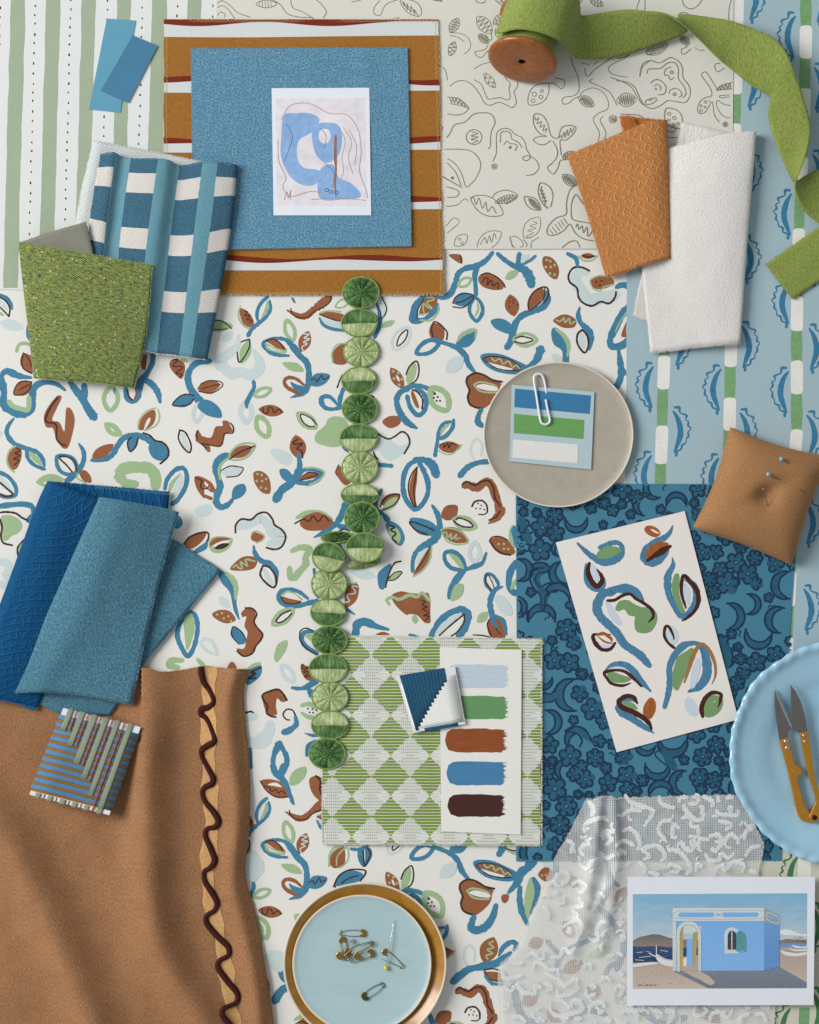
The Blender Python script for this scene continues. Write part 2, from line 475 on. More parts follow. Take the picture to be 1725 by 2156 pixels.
FLORAL = '''
@ 0 539 .25
l g 50 560 240 590 1
f p 0 360 40 400 70 460 30 440 0 400; v b 0 325 20 50 350 30 90 400 30 105 450 12; s d 13 0 345 50 380 85 440 75 510; s d 11 0 430 50 480 75 510; f g 0 470 40 500 0 500
l p -5 555 205 610 95
f b 250 560 225 600 225 680 265 715 300 600; s g 26 140 805 160 750 210 735 275 755
l r 195 815 275 985 125; s d 10 200 815 185 880 200 950 270 990; s d 8 205 820 250 880 265 930
v b 265 1025 20 160 1010 46 60 970 50 15 1010 34 20 1080 60 35 1150 50 30 1250 60 100 1300 70 190 1325 70 260 1290 60 275 1200 50 280 1130 50 320 1080 46 400 1065 36 480 1080 34 550 1130 20
s g 36 75 1225 110 1265 190 1290 240 1290 245 1190
l r 120 1165 268 1060 125; s d 9 268 1060 200 1055 140 1090 118 1165 190 1165 250 1120 268 1060; s d 8 160 1130 250 1080
f p -20 1465 25 1490 0 1530 -20 1520
v b 590 1060 40 640 1130 50 700 1210 56 745 1290 62 795 1360 66; s b 50 710 1090 715 1190
f r 480 1180 520 1190 480 1280 440 1380 500 1400 540 1478 550 1400 560 1285 600 1290 630 1380 605 1520 570 1615 520 1610 470 1520 445 1450 390 1440 370 1360 400 1280; s d 14 490 1190 430 1270 385 1370 400 1400 460 1410 480 1450 475 1530 510 1580 555 1595
o g 940 1100 930 1305 140 36; v b 965 1120 20 965 1155 10
v b 1060 1110 30 1065 1190 34 1115 1230 34 1165 1190 40 1170 1130 50 1190 1050 56 1240 990 40 1285 900 40 1290 820 36; s d 14 1075 1130 1085 1180 1115 1215; s r 14 1140 1110 1150 1160 1135 1200; v b 1200 1030 40 1280 1080 48 1330 1150 46 1350 1235 20; l r 1215 820 1205 965 50; s d 8 1235 830 1222 960
f r 1440 880 1500 870 1550 900 1560 960 1530 1035 1470 990 1430 930; s d 10 1455 875 1500 872 1455 925 1520 930 1540 945 1480 985 1530 995 1515 1025; l g 1520 870 1590 890 30
v b 1770 885 44 1700 890 46 1630 920 48 1585 1000 48 1595 1090 50 1640 1170 60 1700 1240 56 1760 1320 40
l b 1455 1250 1640 1190 105; s d 11 1635 1175 1560 1165 1500 1195 1455 1255 1540 1262 1600 1245 1635 1200
l r 1660 1120 1860 1080 105; s d 9 1675 1140 1780 1155 1870 1100 1860 1060 1760 1050 1690 1080; s d 8 1700 1120 1800 1090 1850 1085
o p 1680 1240 1650 1400 90 26
f g 880 1405 960 1410 1020 1470 1025 1515 960 1520 900 1480; f k 930 1440 970 1480 945 1470
f r 1170 1455 1190 1370 1250 1310 1305 1300 1310 1370 1280 1430 1210 1465; f k 1213 1468 1235 1390 1265 1360 1262 1400; s g 10 1165 1460 1170 1390 1230 1310 1315 1280; s g 11 1330 1290 1345 1360 1310 1430 1220 1470
v b 770 1720 24 860 1715 40 940 1680 44 990 1600 44 1050 1530 44 1150 1510 44 1240 1540 50 1300 1590 40; f b 1260 1590 1330 1560 1400 1610 1410 1680 1360 1725 1290 1700 1255 1640; s d 14 1205 1490 1260 1510 1310 1555 1370 1570 1415 1620 1415 1690 1350 1750; f r 780 1705 800 1640 870 1595 955 1585 930 1650 870 1700; f b 1085 1535 1160 1530 1155 1600 1100 1655 1070 1600; s d 12 1105 1525 1075 1570 1095 1645 1140 1610 1165 1530
f p 1525 1490 1565 1530 1605 1660 1550 1600; s d 13 1515 1465 1565 1490 1610 1590 1598 1655 1550 1620 1505 1540 1515 1465
v r 1665 1480 30 1680 1540 56 1730 1580 50 1760 1640 30; s d 11 1670 1470 1655 1510 1690 1570 1740 1620
s g 84 1010 1880 1020 1810 1090 1780 1180 1780 1260 1790 1310 1860 1310 1940; f g 1000 1870 1090 1880 1165 1900 1150 1950 1060 1970 1000 1900
v b 120 1365 12 70 1430 32 60 1500 34 120 1580 38 220 1620 38 310 1650 34 360 1710 30 375 1770 16; s b 28 225 1630 235 1700 290 1760 375 1795; l g 240 1640 355 1765 50
f r 80 1660 130 1610 175 1620 180 1700 140 1790 95 1790 70 1720; s g 14 130 1600 80 1640 60 1720 80 1780 120 1820; s d 10 140 1620 175 1640 125 1660 170 1680 115 1710 160 1720 125 1760
v b 665 1580 14 705 1650 34 700 1740 34 640 1830 40 560 1900 44; o b 480 1690 645 1830 165 30; s d 12 610 1820 560 1760 500 1700 540 1685 610 1710 640 1760 645 1810
f r 670 1820 720 1805 765 1860 765 1910 700 1890; s g 12 655 1830 650 1870 720 1910; l g 300 1905 540 1880 115; l k 360 1910 440 1915 18
f p 0 1850 60 1900 110 1990 40 1960 0 1920; s b 30 -20 1815 70 1860 130 1940 130 2010 60 2030 -10 2010; s d 14 -10 1900 50 1950 110 2010 50 2025 -10 2000
s b 42 -20 2110 100 2095 200 2090 270 2110 285 2170 240 2230
s b 34 1390 1960 1410 1880 1480 1800 1550 1790 1575 1860 1560 1950 1500 2050 1450 2090; f g 1415 1980 1440 1900 1530 1825 1480 1900 1430 2000; f p 1530 1840 1540 1920 1470 2040 1440 2040 1480 1920
f r 1640 1860 1700 1860 1784 1910 1815 1980 1780 1990 1724 1950 1724 2040 1690 2010 1650 1940; f k 1725 1900 1750 1920 1770 1960 1730 1930; s d 11 1650 1870 1700 1890 1690 1950 1740 1960 1760 1940; s r 24 1724 2020 1784 2045
f p 1640 2140 1724 2090 1790 2110 1780 2170 1700 2200
@ 431.25 539 .25
f g 50 545 110 535 170 550 240 590 150 635 50 625; s d 8 60 540 130 545 180 570 228 612; s d 8 55 615 130 620 185 612
f r 300 440 345 455 390 500 415 560 410 600 380 610 340 590 310 540 295 480; v g 303 415 6 285 480 14 295 540 14 340 595 16 395 610 16; s d 8 335 465 360 470 340 500 385 500 355 535 400 540 378 565
v b 365 670 34 395 620 30 450 570 30 520 510 26 555 440 24 545 375 16; v b 530 345 26 480 390 26 447 450 26 440 510 24 455 560 20; f g 525 380 538 420 520 480 475 525 500 460
v r 690 455 8 740 480 30 800 508 46 860 500 50 920 450 50 990 400 70 1050 350 60; s d 9 725 440 740 490 800 520 870 515 920 470 1000 430 1060 380 1060 340; o g 1100 430 1220 370 70 14; l b 730 345 765 400 22
f r 965 490 1020 470 1100 475 1170 495 1170 550 1050 530; s g 12 970 480 1040 462 1150 470; s d 9 965 492 1050 525 1160 560; f p 970 515 1050 540 1160 560 1180 600 1050 595; v b 965 520 12 1000 580 24 1080 615 26 1190 628 22
f p 1460 420 1500 350 1545 440 1500 540 1470 500; v b 1450 400 16 1475 500 32 1468 600 34 1430 690 24; s d 10 1490 345 1530 430 1520 490 1485 532; s d 8 1450 415 1480 480 1485 530
f g 1485 600 1520 550 1600 545 1570 590 1510 605
o p 1590 790 1720 600 140 20; o d 1620 760 1708 620 62 10
o g 690 540 745 715 95 28
l r 875 630 810 810 105; s p 9 835 655 880 660 835 690 885 700 830 725 865 740 820 765 830 800
l g 375 705 310 910 95; s d 11 378 700 300 730 275 800 290 895 340 840 378 760 378 700
l p 150 725 235 635 75; v p 285 660 20 270 760 50 190 830 70 120 880 80 150 930 84 230 990 84 300 975 70 380 1000 80 450 960 84 460 890 70 410 790 20
v b 710 840 18 610 832 30 540 800 36 490 735 26 580 695 26 680 705 30 740 760 50 800 840 50 860 900 46 878 1000 44 862 1110 46 810 1160 40 725 1192 10; f r 515 710 590 700 650 740 690 795 620 780 560 745; s d 10 515 715 580 700 640 740 672 795; s g 12 515 735 530 780 600 805 680 812; s g 12 515 740 600 780 685 800
f g 655 900 730 893 790 910 835 970 750 972 690 945
v r 840 1090 14 770 1035 26 700 1025 28 670 1060 26 700 1110 30 800 1160 26; f b 720 1060 770 1080 860 1110 830 1150 760 1130
f b 880 1080 920 1000 990 985 1055 1005 1020 1070 950 1100; s d 9 895 1045 930 1030 945 1060 985 1005 1000 1040 1045 1020
o p 345 1225 355 1405 120 40; v b 412 1055 30 415 1110 30 380 1180 38 355 1235 34 355 1280 16; o g 415 1178 558 1120 80 24
l r 450 1290 668 1315 100; s d 10 490 1275 495 1320 530 1320 540 1275 570 1285 585 1320 625 1290 650 1320
o g 450 1350 528 1525 120 34
f b -20 1210 60 1225 130 1290 140 1360 60 1355 0 1330 -60 1270
f r 150 1390 195 1390 215 1430 232 1480 160 1500 150 1590 60 1590 -40 1570 -50 1510 50 1530 90 1440 150 1430; s d 10 215 1405 240 1440 235 1490 170 1495 155 1550 130 1600 60 1595 -20 1578
v b 185 1680 60 120 1720 62 100 1780 60 110 1860 50 130 1940 52 105 2010 54 100 2080 50 140 2115 44 200 2090 40 250 2030 20; f b 230 2040 235 1970 270 1930 330 1920 350 1970 320 2020 260 2050; s g 20 210 1700 150 1740 120 1800 130 1880
l r 215 1690 405 1605 95; o g 200 1705 425 1588 130 14; s d 11 210 1710 300 1650 420 1600
f p 145 1800 220 1770 310 1790 250 1850 170 1860; s d 9 140 1805 210 1770 280 1775 325 1790 280 1850 185 1862
f r 415 1820 470 1810 530 1850 555 1920 548 2000 480 1990 425 1920 410 1860; d g 11 445 1835 480 1845 518 1877 438 1895 484 1895 475 1950 516 1958
f p 555 1630 650 1630 735 1690 710 1765 630 1740 580 1690
l r 765 1505 805 1715 140; s d 12 785 1545 745 1570 760 1585 825 1580 775 1620 815 1640 825 1700
v b 790 1670 30 800 1770 46 770 1860 60 720 1920 56 650 1970 60 600 2050 70; f b 630 1800 690 1795 740 1850 770 1910 720 1915 650 1870; v b 780 1870 28 840 1800 30 930 1800 34 985 1830 36 940 1890 40 860 1915 40 760 1900 40; s g 14 850 1785 930 1785 1005 1820 970 1880 880 1930; f r 800 1890 820 1850 880 1825 960 1830 920 1870; s d 9 800 1890 860 1870 955 1840 880 1820 830 1850
f g 1010 1430 1040 1370 1110 1350 1190 1380 1220 1500 1160 1590 1080 1610 1000 1595 930 1560 940 1490
o g 780 1325 940 1450 110 24; s d 10 945 1420 900 1370 830 1335 805 1345 830 1400 880 1435 925 1435
f r 1090 905 1080 820 1120 760 1200 740 1200 900; s g 12 1080 900 1072 820 1110 750 1190 735
v b 1170 1110 30 1140 1200 36 1130 1260 20 1060 1190 30 1000 1185 36 980 1220 36 1010 1275 32 1080 1290 26 1160 1270 36; s d 10 1115 1110 1140 1040 1160 1000
s d 10 1400 1170 1428 1190; s d 12 1130 1760 1105 1820 1130 1860 1180 1880
l r 1565 938 1675 1120 100; d g 12 1587 970 1630 985 1595 1033 1660 1038 1638 1085; l k 1615 1000 1640 1060 20
f r 1495 1400 1540 1355 1600 1345 1650 1360 1640 1420 1560 1450
f p 1480 1480 1560 1540 1640 1600 1750 1560 1700 1640 1560 1725 1470 1640; s d 14 1455 1495 1540 1540 1600 1520 1660 1480 1710 1510 1725 1580 1680 1665; s d 12 1420 1650 1440 1690 1460 1712
v b 1440 1755 30 1575 1768 36
f r 1110 1800 1150 1770 1190 1820 1230 1900 1180 1930 1120 1860
l b 1150 1600 1220 1660 22
l r 1480 2095 1640 2005 90; l g 1500 2145 1640 2030 80; s d 12 1475 2110 1530 2030 1640 2008 1600 2090 1500 2140
v b 1250 2010 20 1190 2090 50 1160 2170 50 1100 2260 44 1000 2330 40 920 2370 12; s b 30 1490 1970 1450 2040 1440 2110 1480 2170
@ 862.5 539 .25
f r 330 -10 430 -10 445 60 400 50; s d 9 425 -10 440 62
v b 700 -30 30 640 40 38 560 85 46 470 105 44 410 150 44 385 230 44 350 310 48 290 350 40 225 345 20; v b 570 90 44 550 160 40 555 240 34 560 330 30; o b 555 350 565 550 130 28; f g 565 385 588 440 565 500 548 505 570 440
o g 410 252 518 190 78 20
f r 590 165 660 145 740 175 790 230 780 280 700 285 620 260 580 210; s d 10 600 160 660 143 740 180 790 230 805 265; s d 10 611 225 632 190 662 190 652 245 690 205 702 250 745 225 745 275
v b 740 -20 30 810 40 34 900 95 40 970 120 60 1010 180 75 1025 240 75; s b 34 925 -20 915 60 940 90; s b 22 950 70 1010 40 1060 0; f p 940 0 1010 -10 960 60
f g 805 190 840 130 910 122 900 165 850 200
f r 1130 5 1190 10 1240 60 1260 130 1240 195 1190 180 1140 120 1118 60; d g 12 1155 33 1185 43 1223 77 1148 93 1190 92 1182 147 1222 157
v p 1500 130 60 1420 140 70 1400 210 84 1440 280 80 1480 340 90 1540 370 90 1620 350 90 1744 330 80; s d 16 1515 125 1450 95 1380 100 1340 160 1350 220 1410 270 1425 350 1470 400 1540 420 1610 385 1680 400 1730 350 1740 300
f r 1520 200 1580 170 1680 170 1724 220 1680 260 1600 280 1540 260; s g 11 1530 250 1525 200 1600 165 1680 175; s g 11 1540 270 1600 295 1640 260 1724 240; d d 9 1572 218 1603 245 1618 208
v b 1330 -20 30 1400 20 34 1415 85 26; s g 14 1420 0 1470 40 1540 35 1580 0; l r 1440 0 1560 0 50; s d 12 1460 -5 1510 10 1560 0
v b 230 330 40 120 350 40 60 410 60 35 470 50 35 540 60 120 535 30 200 470 44 240 400 14; f r 80 490 110 390 160 340 220 335 235 380 200 440 130 490; s d 9 65 530 70 450 120 360; s g 12 140 350 200 350 200 370 145 390 190 440 150 430 120 400 115 450 125 490 75 490; s g 14 90 540 180 540 240 470 245 420
l b 365 395 535 335 115; s d 10 365 400 390 345 460 315 540 335 500 400 440 435 365 428; s d 10 390 395 450 380 525 340
f r 1005 450 1005 370 1060 300 1120 270 1130 330 1080 400; v b 1160 300 26 1160 370 50 1120 430 50 1040 465 45 950 500 44 895 560 44 870 640 50 850 720 46 820 770 52; s d 11 1005 455 1000 390 1040 310 1110 265 1160 270 1168 340 1130 398; s d 9 1140 270 1130 350 1080 410 1010 465
f b 685 545 750 525 820 545 865 595 850 655 780 640 710 600
l r 845 322 880 510 120; d d 7 845 350 875 370 840 382 870 398 842 425 905 410
f r 1210 540 1280 495 1350 500 1405 545 1385 600 1300 605 1240 575; s g 12 1235 540 1270 550 1300 520 1310 560 1345 525 1355 570 1395 550
v b 1435 430 12 1420 490 34 1440 560 38 1500 620 50 1530 690 44 1515 790 16; f p 1440 640 1470 680 1475 780 1430 740 1425 680; s d 15 1455 620 1415 660 1415 740 1472 815 1505 760 1500 680 1455 620
o g 875 705 1072 705 120 24; s d 10 890 692 950 678 1040 705 960 735 880 722
f b 1200 615 1240 605 1300 660 1340 740 1340 910 1290 910 1285 800 1220 750 1195 680; v g 1230 615 16 1290 660 30 1330 720 34 1340 780 28 1328 845 14
l p 1200 825 1280 890 60
l r 195 558 265 735 130; s d 11 265 735 205 690 185 620 205 555 250 570 300 620 318 650 312 705
o b 55 820 255 712 115 30; v b 190 710 26 300 735 30 400 775 38 460 830 42 500 920 40 560 990 20
f b 390 750 410 700 460 650 550 620 555 690 500 760 430 770; v g 405 715 16 440 665 30 500 635 36 555 625 20 550 700 8
l p 305 980 455 850 115
f b 595 850 640 820 760 825 880 870 990 930 940 990 840 995 720 970 640 920; f k 650 895 740 915 870 950 800 968 700 935; f r 620 860 700 845 840 880 940 945 860 945 700 900; s d 9 620 860 700 845 840 870 945 950 840 965 720 940 620 870; s g 12 690 860 720 885 760 865 790 910 830 885 870 935 900 920 925 948; v b 940 950 30 1010 925 34 1070 870 50 1105 780 66
f r 480 1020 540 985 640 1010 765 1070 760 1100 740 1180 660 1260 600 1290 530 1270 490 1200 500 1130 475 1070; f k 560 1100 620 1078 735 1105 735 1135 640 1130; s g 14 540 1085 590 1062 680 1075 735 1100; s g 14 545 1090 590 1135 660 1150 735 1148; s d 15 780 1060 700 1045 620 1000 550 988 490 1020 480 1070 505 1130 490 1190 510 1250 560 1275 610 1280
v b 605 1290 30 580 1340 36 575 1400 46 620 1435 30
f g 0 930 40 900 60 930 50 1010 0 1085 -30 1040; s d 12 -30 1000 0 930 60 885 80 960 60 1040 0 1085 -50 1110
v b -30 1130 40 20 1095 36 90 1095 34 160 1120 32 215 1162 20
o g 185 1110 320 1300 165 42; d d 9 212 1162 205 1195 237 1187 228 1220 257 1220
s b 34 60 1120 120 1160 142 1240 120 1310 80 1340 40 1320 0 1260 -20 1180; v b -20 1115 40 -80 1150 44 -110 1220 42 -80 1320 46 -20 1400 50 60 1450 20
f r 20 1130 50 1180 80 1275 50 1265 15 1180; s d 12 25 1125 70 1150 110 1210 105 1290
v b 372 1380 26 360 1450 32 300 1520 32 240 1540 26; v b 350 1395 20 290 1410 28 250 1470 30 235 1560 30 215 1680 36; f g 260 1520 270 1450 350 1405 290 1470
f r 245 1600 320 1560 400 1580 432 1610 370 1655 290 1650; s g 10 235 1630 290 1665 360 1665 440 1590; s d 10 255 1590 290 1580 290 1615 320 1575 330 1615 355 1575 385 1590
s p 18 540 1710 515 1650 525 1580 570 1540 610 1590 605 1680
v b 425 1850 50 490 1780 46 580 1740 38 700 1730 40
s b 38 60 1720 -5 1760 -45 1840 -55 1950 -30 2050 40 2130 100 2100 150 2010 155 1910 120 1810 80 1740; v b 40 1710 30 130 1720 50 195 1765 72 225 1845 66; f r 62 1780 20 1850 0 1950 10 2050 50 2115 50 1990 65 1870; s d 10 65 1775 10 1850 -10 1950 10 2050 55 2115 35 1980 65 1775
v r 455 1940 40 500 1930 56 570 1950 60 640 1900 60 690 1930 64 720 2010 62 745 2080 60 755 2156 60; s d 14 445 1925 480 1900 550 1930 610 1900 670 1895 710 1960 720 2040 765 2110 770 2180
s d 14 525 2110 550 2070 610 2060 650 2100 655 2156; d d 7 577 2085 605 2100 560 2127 595 2127 628 2135
f r 265 2190 290 2120 340 2095 405 2105 400 2180 360 2220 300 2220; s d 10 330 2115 385 2120 330 2150 370 2170
v b 190 2100 20 230 2160 36 255 2240 36 245 2310 34
f b 690 1760 740 1860 770 1880 700 1800
@ 1293.75 539 .25
v b 15 265 30 60 245 45 125 250 50; v b 140 410 50 60 500 60 10 600 56 -35 700 50 -20 760 50 60 755 60 140 690 50; s g 12 140 425 50 550 10 640; f r 60 680 80 600 120 530 135 660; s g 16 105 640 112 560; v b 35 790 26 50 900 44 60 980 56 40 1060 46 -10 1150 40; s b 30 60 950 130 1010; s g 20 90 1240 130 1210; s d 8 -5 380 8 330
@ 0 1078 .25
v d 0 5 14 50 0 16 130 10 16 190 50 16 245 75 18; f g 10 40 80 25 160 60 190 120 150 180 100 200 60 240 20 230 5 150; s d 15 0 60 20 130 8 200 30 260 105 280; f b 240 80 270 0 300 0 310 60 300 160 260 110
l g 165 395 240 215 90; s d 14 200 235 150 300 155 370 175 410 220 390 255 260
s p 58 -20 420 60 430 70 480 50 530 90 580 60 610 -20 610
f b 1470 30 1520 40 1540 100 1500 140 1460 120
f r 1550 265 1620 200 1735 175 1700 250 1610 310; s d 14 1550 270 1600 210 1700 172 1755 180 1750 240 1700 300; f b 1630 330 1724 260 1750 250 1740 310 1650 352
s b 36 1600 840 1650 880 1665 980 1640 1120 1585 1215 1530 1140 1495 1040 1520 930 1600 840; f g 1560 880 1620 860 1642 960 1610 1100 1575 1165 1560 1080 1550 960
s p 20 1750 1060 1690 1100 1740 1160
v g 1540 1250 34 1450 1250 50 1425 1290 50 1500 1310 46; v g 1665 1240 26 1710 1290 40
@ 431.25 1078 .25
v p 275 140 30 330 110 70 420 80 70 480 60 70 540 120 70 570 175 80 640 200 90 620 250 80 540 270 50; s d 15 260 175 262 110 310 60 390 65 450 15 520 5 570 60 590 110 650 150 682 210 650 290 590 315 518 300; f r 390 200 430 170 500 210 460 252 400 240; s g 10 395 178 440 160 500 200 480 240 430 260
f g 38 240 70 212 130 203 200 212 238 230 215 290 170 330 110 348 60 335 35 290; f r 42 270 80 225 150 215 215 225 150 250 60 285; l k 60 290 215 240 34; l d 80 308 210 268 45
f r 215 485 260 420 330 375 410 375 445 400 420 470 330 495; s g 13 240 465 270 445 285 470 318 475 300 420 360 455 345 400 425 415
v b 412 285 16 425 350 34 475 410 38 545 440 50 600 510 44 600 600 14; f p 500 470 560 560 580 620 510 560; s d 15 490 450 550 470 605 560 585 635 520 600 468 530 490 450
f b 130 490 220 560 270 680 268 770 295 910 245 830 212 680 145 600 115 530; v g 175 510 20 230 560 44 262 630 42 258 730 20; l p 118 712 208 808 72
f r 62 860 120 825 200 830 245 870 258 915 180 938 100 905; d g 10 105 863 145 852 200 878 160 895 222 918
f b 225 990 260 970 320 1010 350 1080 320 1115 270 1100 220 1040; s d 9 290 1115 230 1040 240 965 310 1010 355 1090
f r 308 850 350 812 410 825 428 870 410 930 440 970 488 1020 475 1080 430 1120 410 1185 350 1212 290 1200 272 1150 330 1150 350 1080 360 1010 335 960 350 880 320 885; s d 13 340 808 400 813 438 860 415 920 440 970 488 1030 470 1080 430 1130 400 1190 330 1215 272 1170
s p 24 -20 1065 60 1090 105 1190 80 1195 20 1170 -20 1130
v g 735 330 36 800 300 46 880 310 56 850 380 50 850 440 56 800 500 50 755 550 60 720 540 50 715 470 40
f g 765 60 820 0 900 -18 1000 -5 1085 65 950 25; f r 800 100 830 45 900 10 970 5 1082 75 1030 140 940 158 850 150; s d 11 758 98 830 60 880 80 910 35 960 80 1000 30 1050 78
s b 40 1130 120 1220 130; s d 12 1130 160 1170 145 1220 160
v b 870 730 20 790 670 30 700 655 36 635 675 36 625 735 36 690 790 32 790 790 34 880 765 40 950 755 50; s g 14 650 700 700 668 770 700 820 738; f r 640 710 720 730 815 752 770 778 680 768; s d 10 640 715 680 765 760 772 812 755; f k 680 690 740 685 790 722 700 705
o g 570 950 748 818 110 24; s d 12 725 827 650 860 600 920 640 930 700 890 733 853
v b 930 1010 24 850 1010 34 815 1060 40 850 1130 36 950 1195 30; s d 11 910 1000 850 978 803 1010 810 1090 860 1150 940 1198; f g 840 1040 900 1030 920 1100
f g 590 1180 620 1110 695 1080 692 1150 650 1220 610 1265 585 1240; o p 650 1290 750 1430 95 32
f r 812 1280 860 1300 900 1340 910 1410 860 1415 815 1350; s d 8 830 1280 820 1320 880 1300 830 1350 890 1340 840 1390 890 1380
v b 735 1480 24 800 1487 30 860 1472 40 940 1420 60; v b 865 1480 24 900 1530 54 920 1580 30
f g 350 1330 400 1280 470 1265 465 1300 400 1340; f b 360 1345 470 1290 478 1360 430 1420 355 1455; s d 15 470 1310 390 1350 430 1360 370 1400 430 1400; l r 190 1310 270 1310 100
f r 485 1535 560 1500 630 1495 693 1580 650 1600 610 1570 600 1640 610 1700 570 1715 520 1690 490 1600; s d 15 693 1585 660 1530 620 1495 560 1505 487 1540 500 1590 530 1640 520 1690 560 1720 600 1727
s d 12 765 1715 740 1670 690 1663 660 1705 685 1745 715 1752; s d 15 345 1692 390 1680 415 1697
v b 765 1725 30 770 1790 44 710 1840 50 665 1855 50
v p 340 1740 50 430 1720 50; v p 550 1780 70 540 1850 96 490 1920 110 430 1950 90 370 1930 60
v g 815 1630 30 880 1618 36 950 1650 36; v g 815 1690 20 870 1725 36 950 1740 30; d d 8 870 1657 907 1660 942 1671 885 1688 912 1690
v b 842 1863 8 900 1880 24 950 1885 20; s b 30 940 1930 870 1970 860 2050; s d 10 915 1950 880 1990
v b 630 1950 60 590 2030 40 575 2110 36 600 2190 40 640 2240 50; v b 635 1960 40 685 2050 40 690 2120 38 660 2200 40; s b 24 385 1990 392 2156
v b 1480 -10 20 1545 70 44; f b 1530 90 1580 80 1650 130 1685 220 1650 285 1590 250 1540 170; l g 1560 110 1640 262 90; s d 13 1560 115 1600 130 1565 150 1610 180 1580 220 1615 255
l p 1215 480 1445 550 100; f r 1180 790 1190 640 1270 600 1300 640 1280 740 1220 795; s p 8 1290 630 1240 625 1270 680 1200 700 1220 750 1180 760; s g 12 1210 610 1280 595; v b 1190 815 30 1262 862 12; s b 24 920 480 930 580 920 660 960 720
f b 1470 500 1570 435 1545 560 1510 648 1470 640 1455 560; s d 13 1655 415 1600 430 1560 500 1530 600 1525 635; l g 1545 572 1660 510 58; s d 9 1535 575 1600 570 1662 508 1600 510 1535 575
v b 1550 990 20 1450 965 46 1350 925 64 1285 950 66 1270 1040 60
f r 1575 700 1650 668 1724 680 1830 690 1880 680 1900 740 1900 850 1900 930 1850 930 1790 870 1724 860 1700 868 1640 820 1590 760; s g 24 1555 780 1535 740 1580 718 1640 735 1724 700 1790 715 1830 680 1895 745; s d 9 1820 740 1860 755 1830 780 1875 800 1835 815 1890 850 1845 870 1890 880 1855 915
f r 1440 1035 1500 1008 1560 1035
@ 862.5 1078 .25
f b 0 60 80 50 180 80 240 140 230 190 150 200 60 170; v b 215 -20 30 250 80 36 250 150 54 220 220 60 150 270 56 70 320 40 30 400 34 25 500 30; f r 30 530 100 400 180 290 175 400 110 480; f p 50 430 90 340 150 300 130 350 60 440; s d 9 60 490 120 400 175 290; s g 12 185 300 170 400 110 490 32 542; s d 12 0 80 50 90 130 120 210 155; s d 14 0 90 50 150 150 192
f r 265 20 300 -30 380 -40 405 0 360 60 300 68
o g 368 60 562 130 115 24; s d 12 390 65 420 50 500 80 532 122 460 125 400 100 372 72
l r 265 145 495 245 125; s g 11 265 150 330 135 430 165 495 250 400 275 310 240 265 150; s g 11 280 180 310 170 320 215 350 180 350 230 400 185 380 225 425 220
o p 550 255 545 425 105 30
s d 9 580 20 630 20 655 0; v r 780 -20 64 740 40 60 665 98 10; s d 12 765 -10 730 40 668 68
f r 675 240 750 205 830 240 890 330 850 365 770 350 710 290; d g 11 750 270 795 268 795 310 833 312; s d 14 680 250 720 310 780 350 850 362; s d 9 670 245 700 210 770 208 830 240
l g 880 305 868 105 80; f b 855 150 893 120 893 300 870 220
s b 32 470 470 440 390 370 335 300 345 300 410 350 470 430 490; v b 460 490 20 540 460 40 610 430 30 645 345 20; f g 330 350 400 370 450 440 458 492 400 440; v b 450 500 50 400 560 50 350 640 42 330 725 26; f g 345 745 360 660 390 610 450 610 450 680 410 730
s b 26 695 670 640 600 645 530 695 530 742 590 745 630 705 665; s d 11 655 520 640 570 660 620 695 668; s d 8 665 530 700 600 715 648; v b 785 628 14 720 660 30 680 740 44 685 830 44 705 920 34 755 990 14; f r 690 890 740 885 790 950 802 1060 690 1055 655 970; s d 11 690 880 655 950 690 1045; s d 8 700 910 740 1000 770 1030; v b 725 875 30 790 920 34 815 1030 20; v b 690 830 44 705 920 34 752 990 10
f p 720 710 790 710 855 790 860 870 790 860 735 790; l g 568 930 662 843 76; f g 25 880 50 865 75 910 50 942 22 915
v b 180 1050 44 250 930 50 340 850 46 440 825 60 490 870 60 465 970 60 410 1050 50; f p 210 1040 270 940 380 870 440 850 300 980; s d 12 250 1040 350 950 460 860; s d 11 462 860 460 930 400 1010 350 1045
v b 900 420 44 850 500 52 835 600 44 860 665 50 900 685 50; l g 900 560 850 660 36
s d 10 535 1035 620 1040 680 1055; s b 24 0 1035 60 1050 120 1080
'''
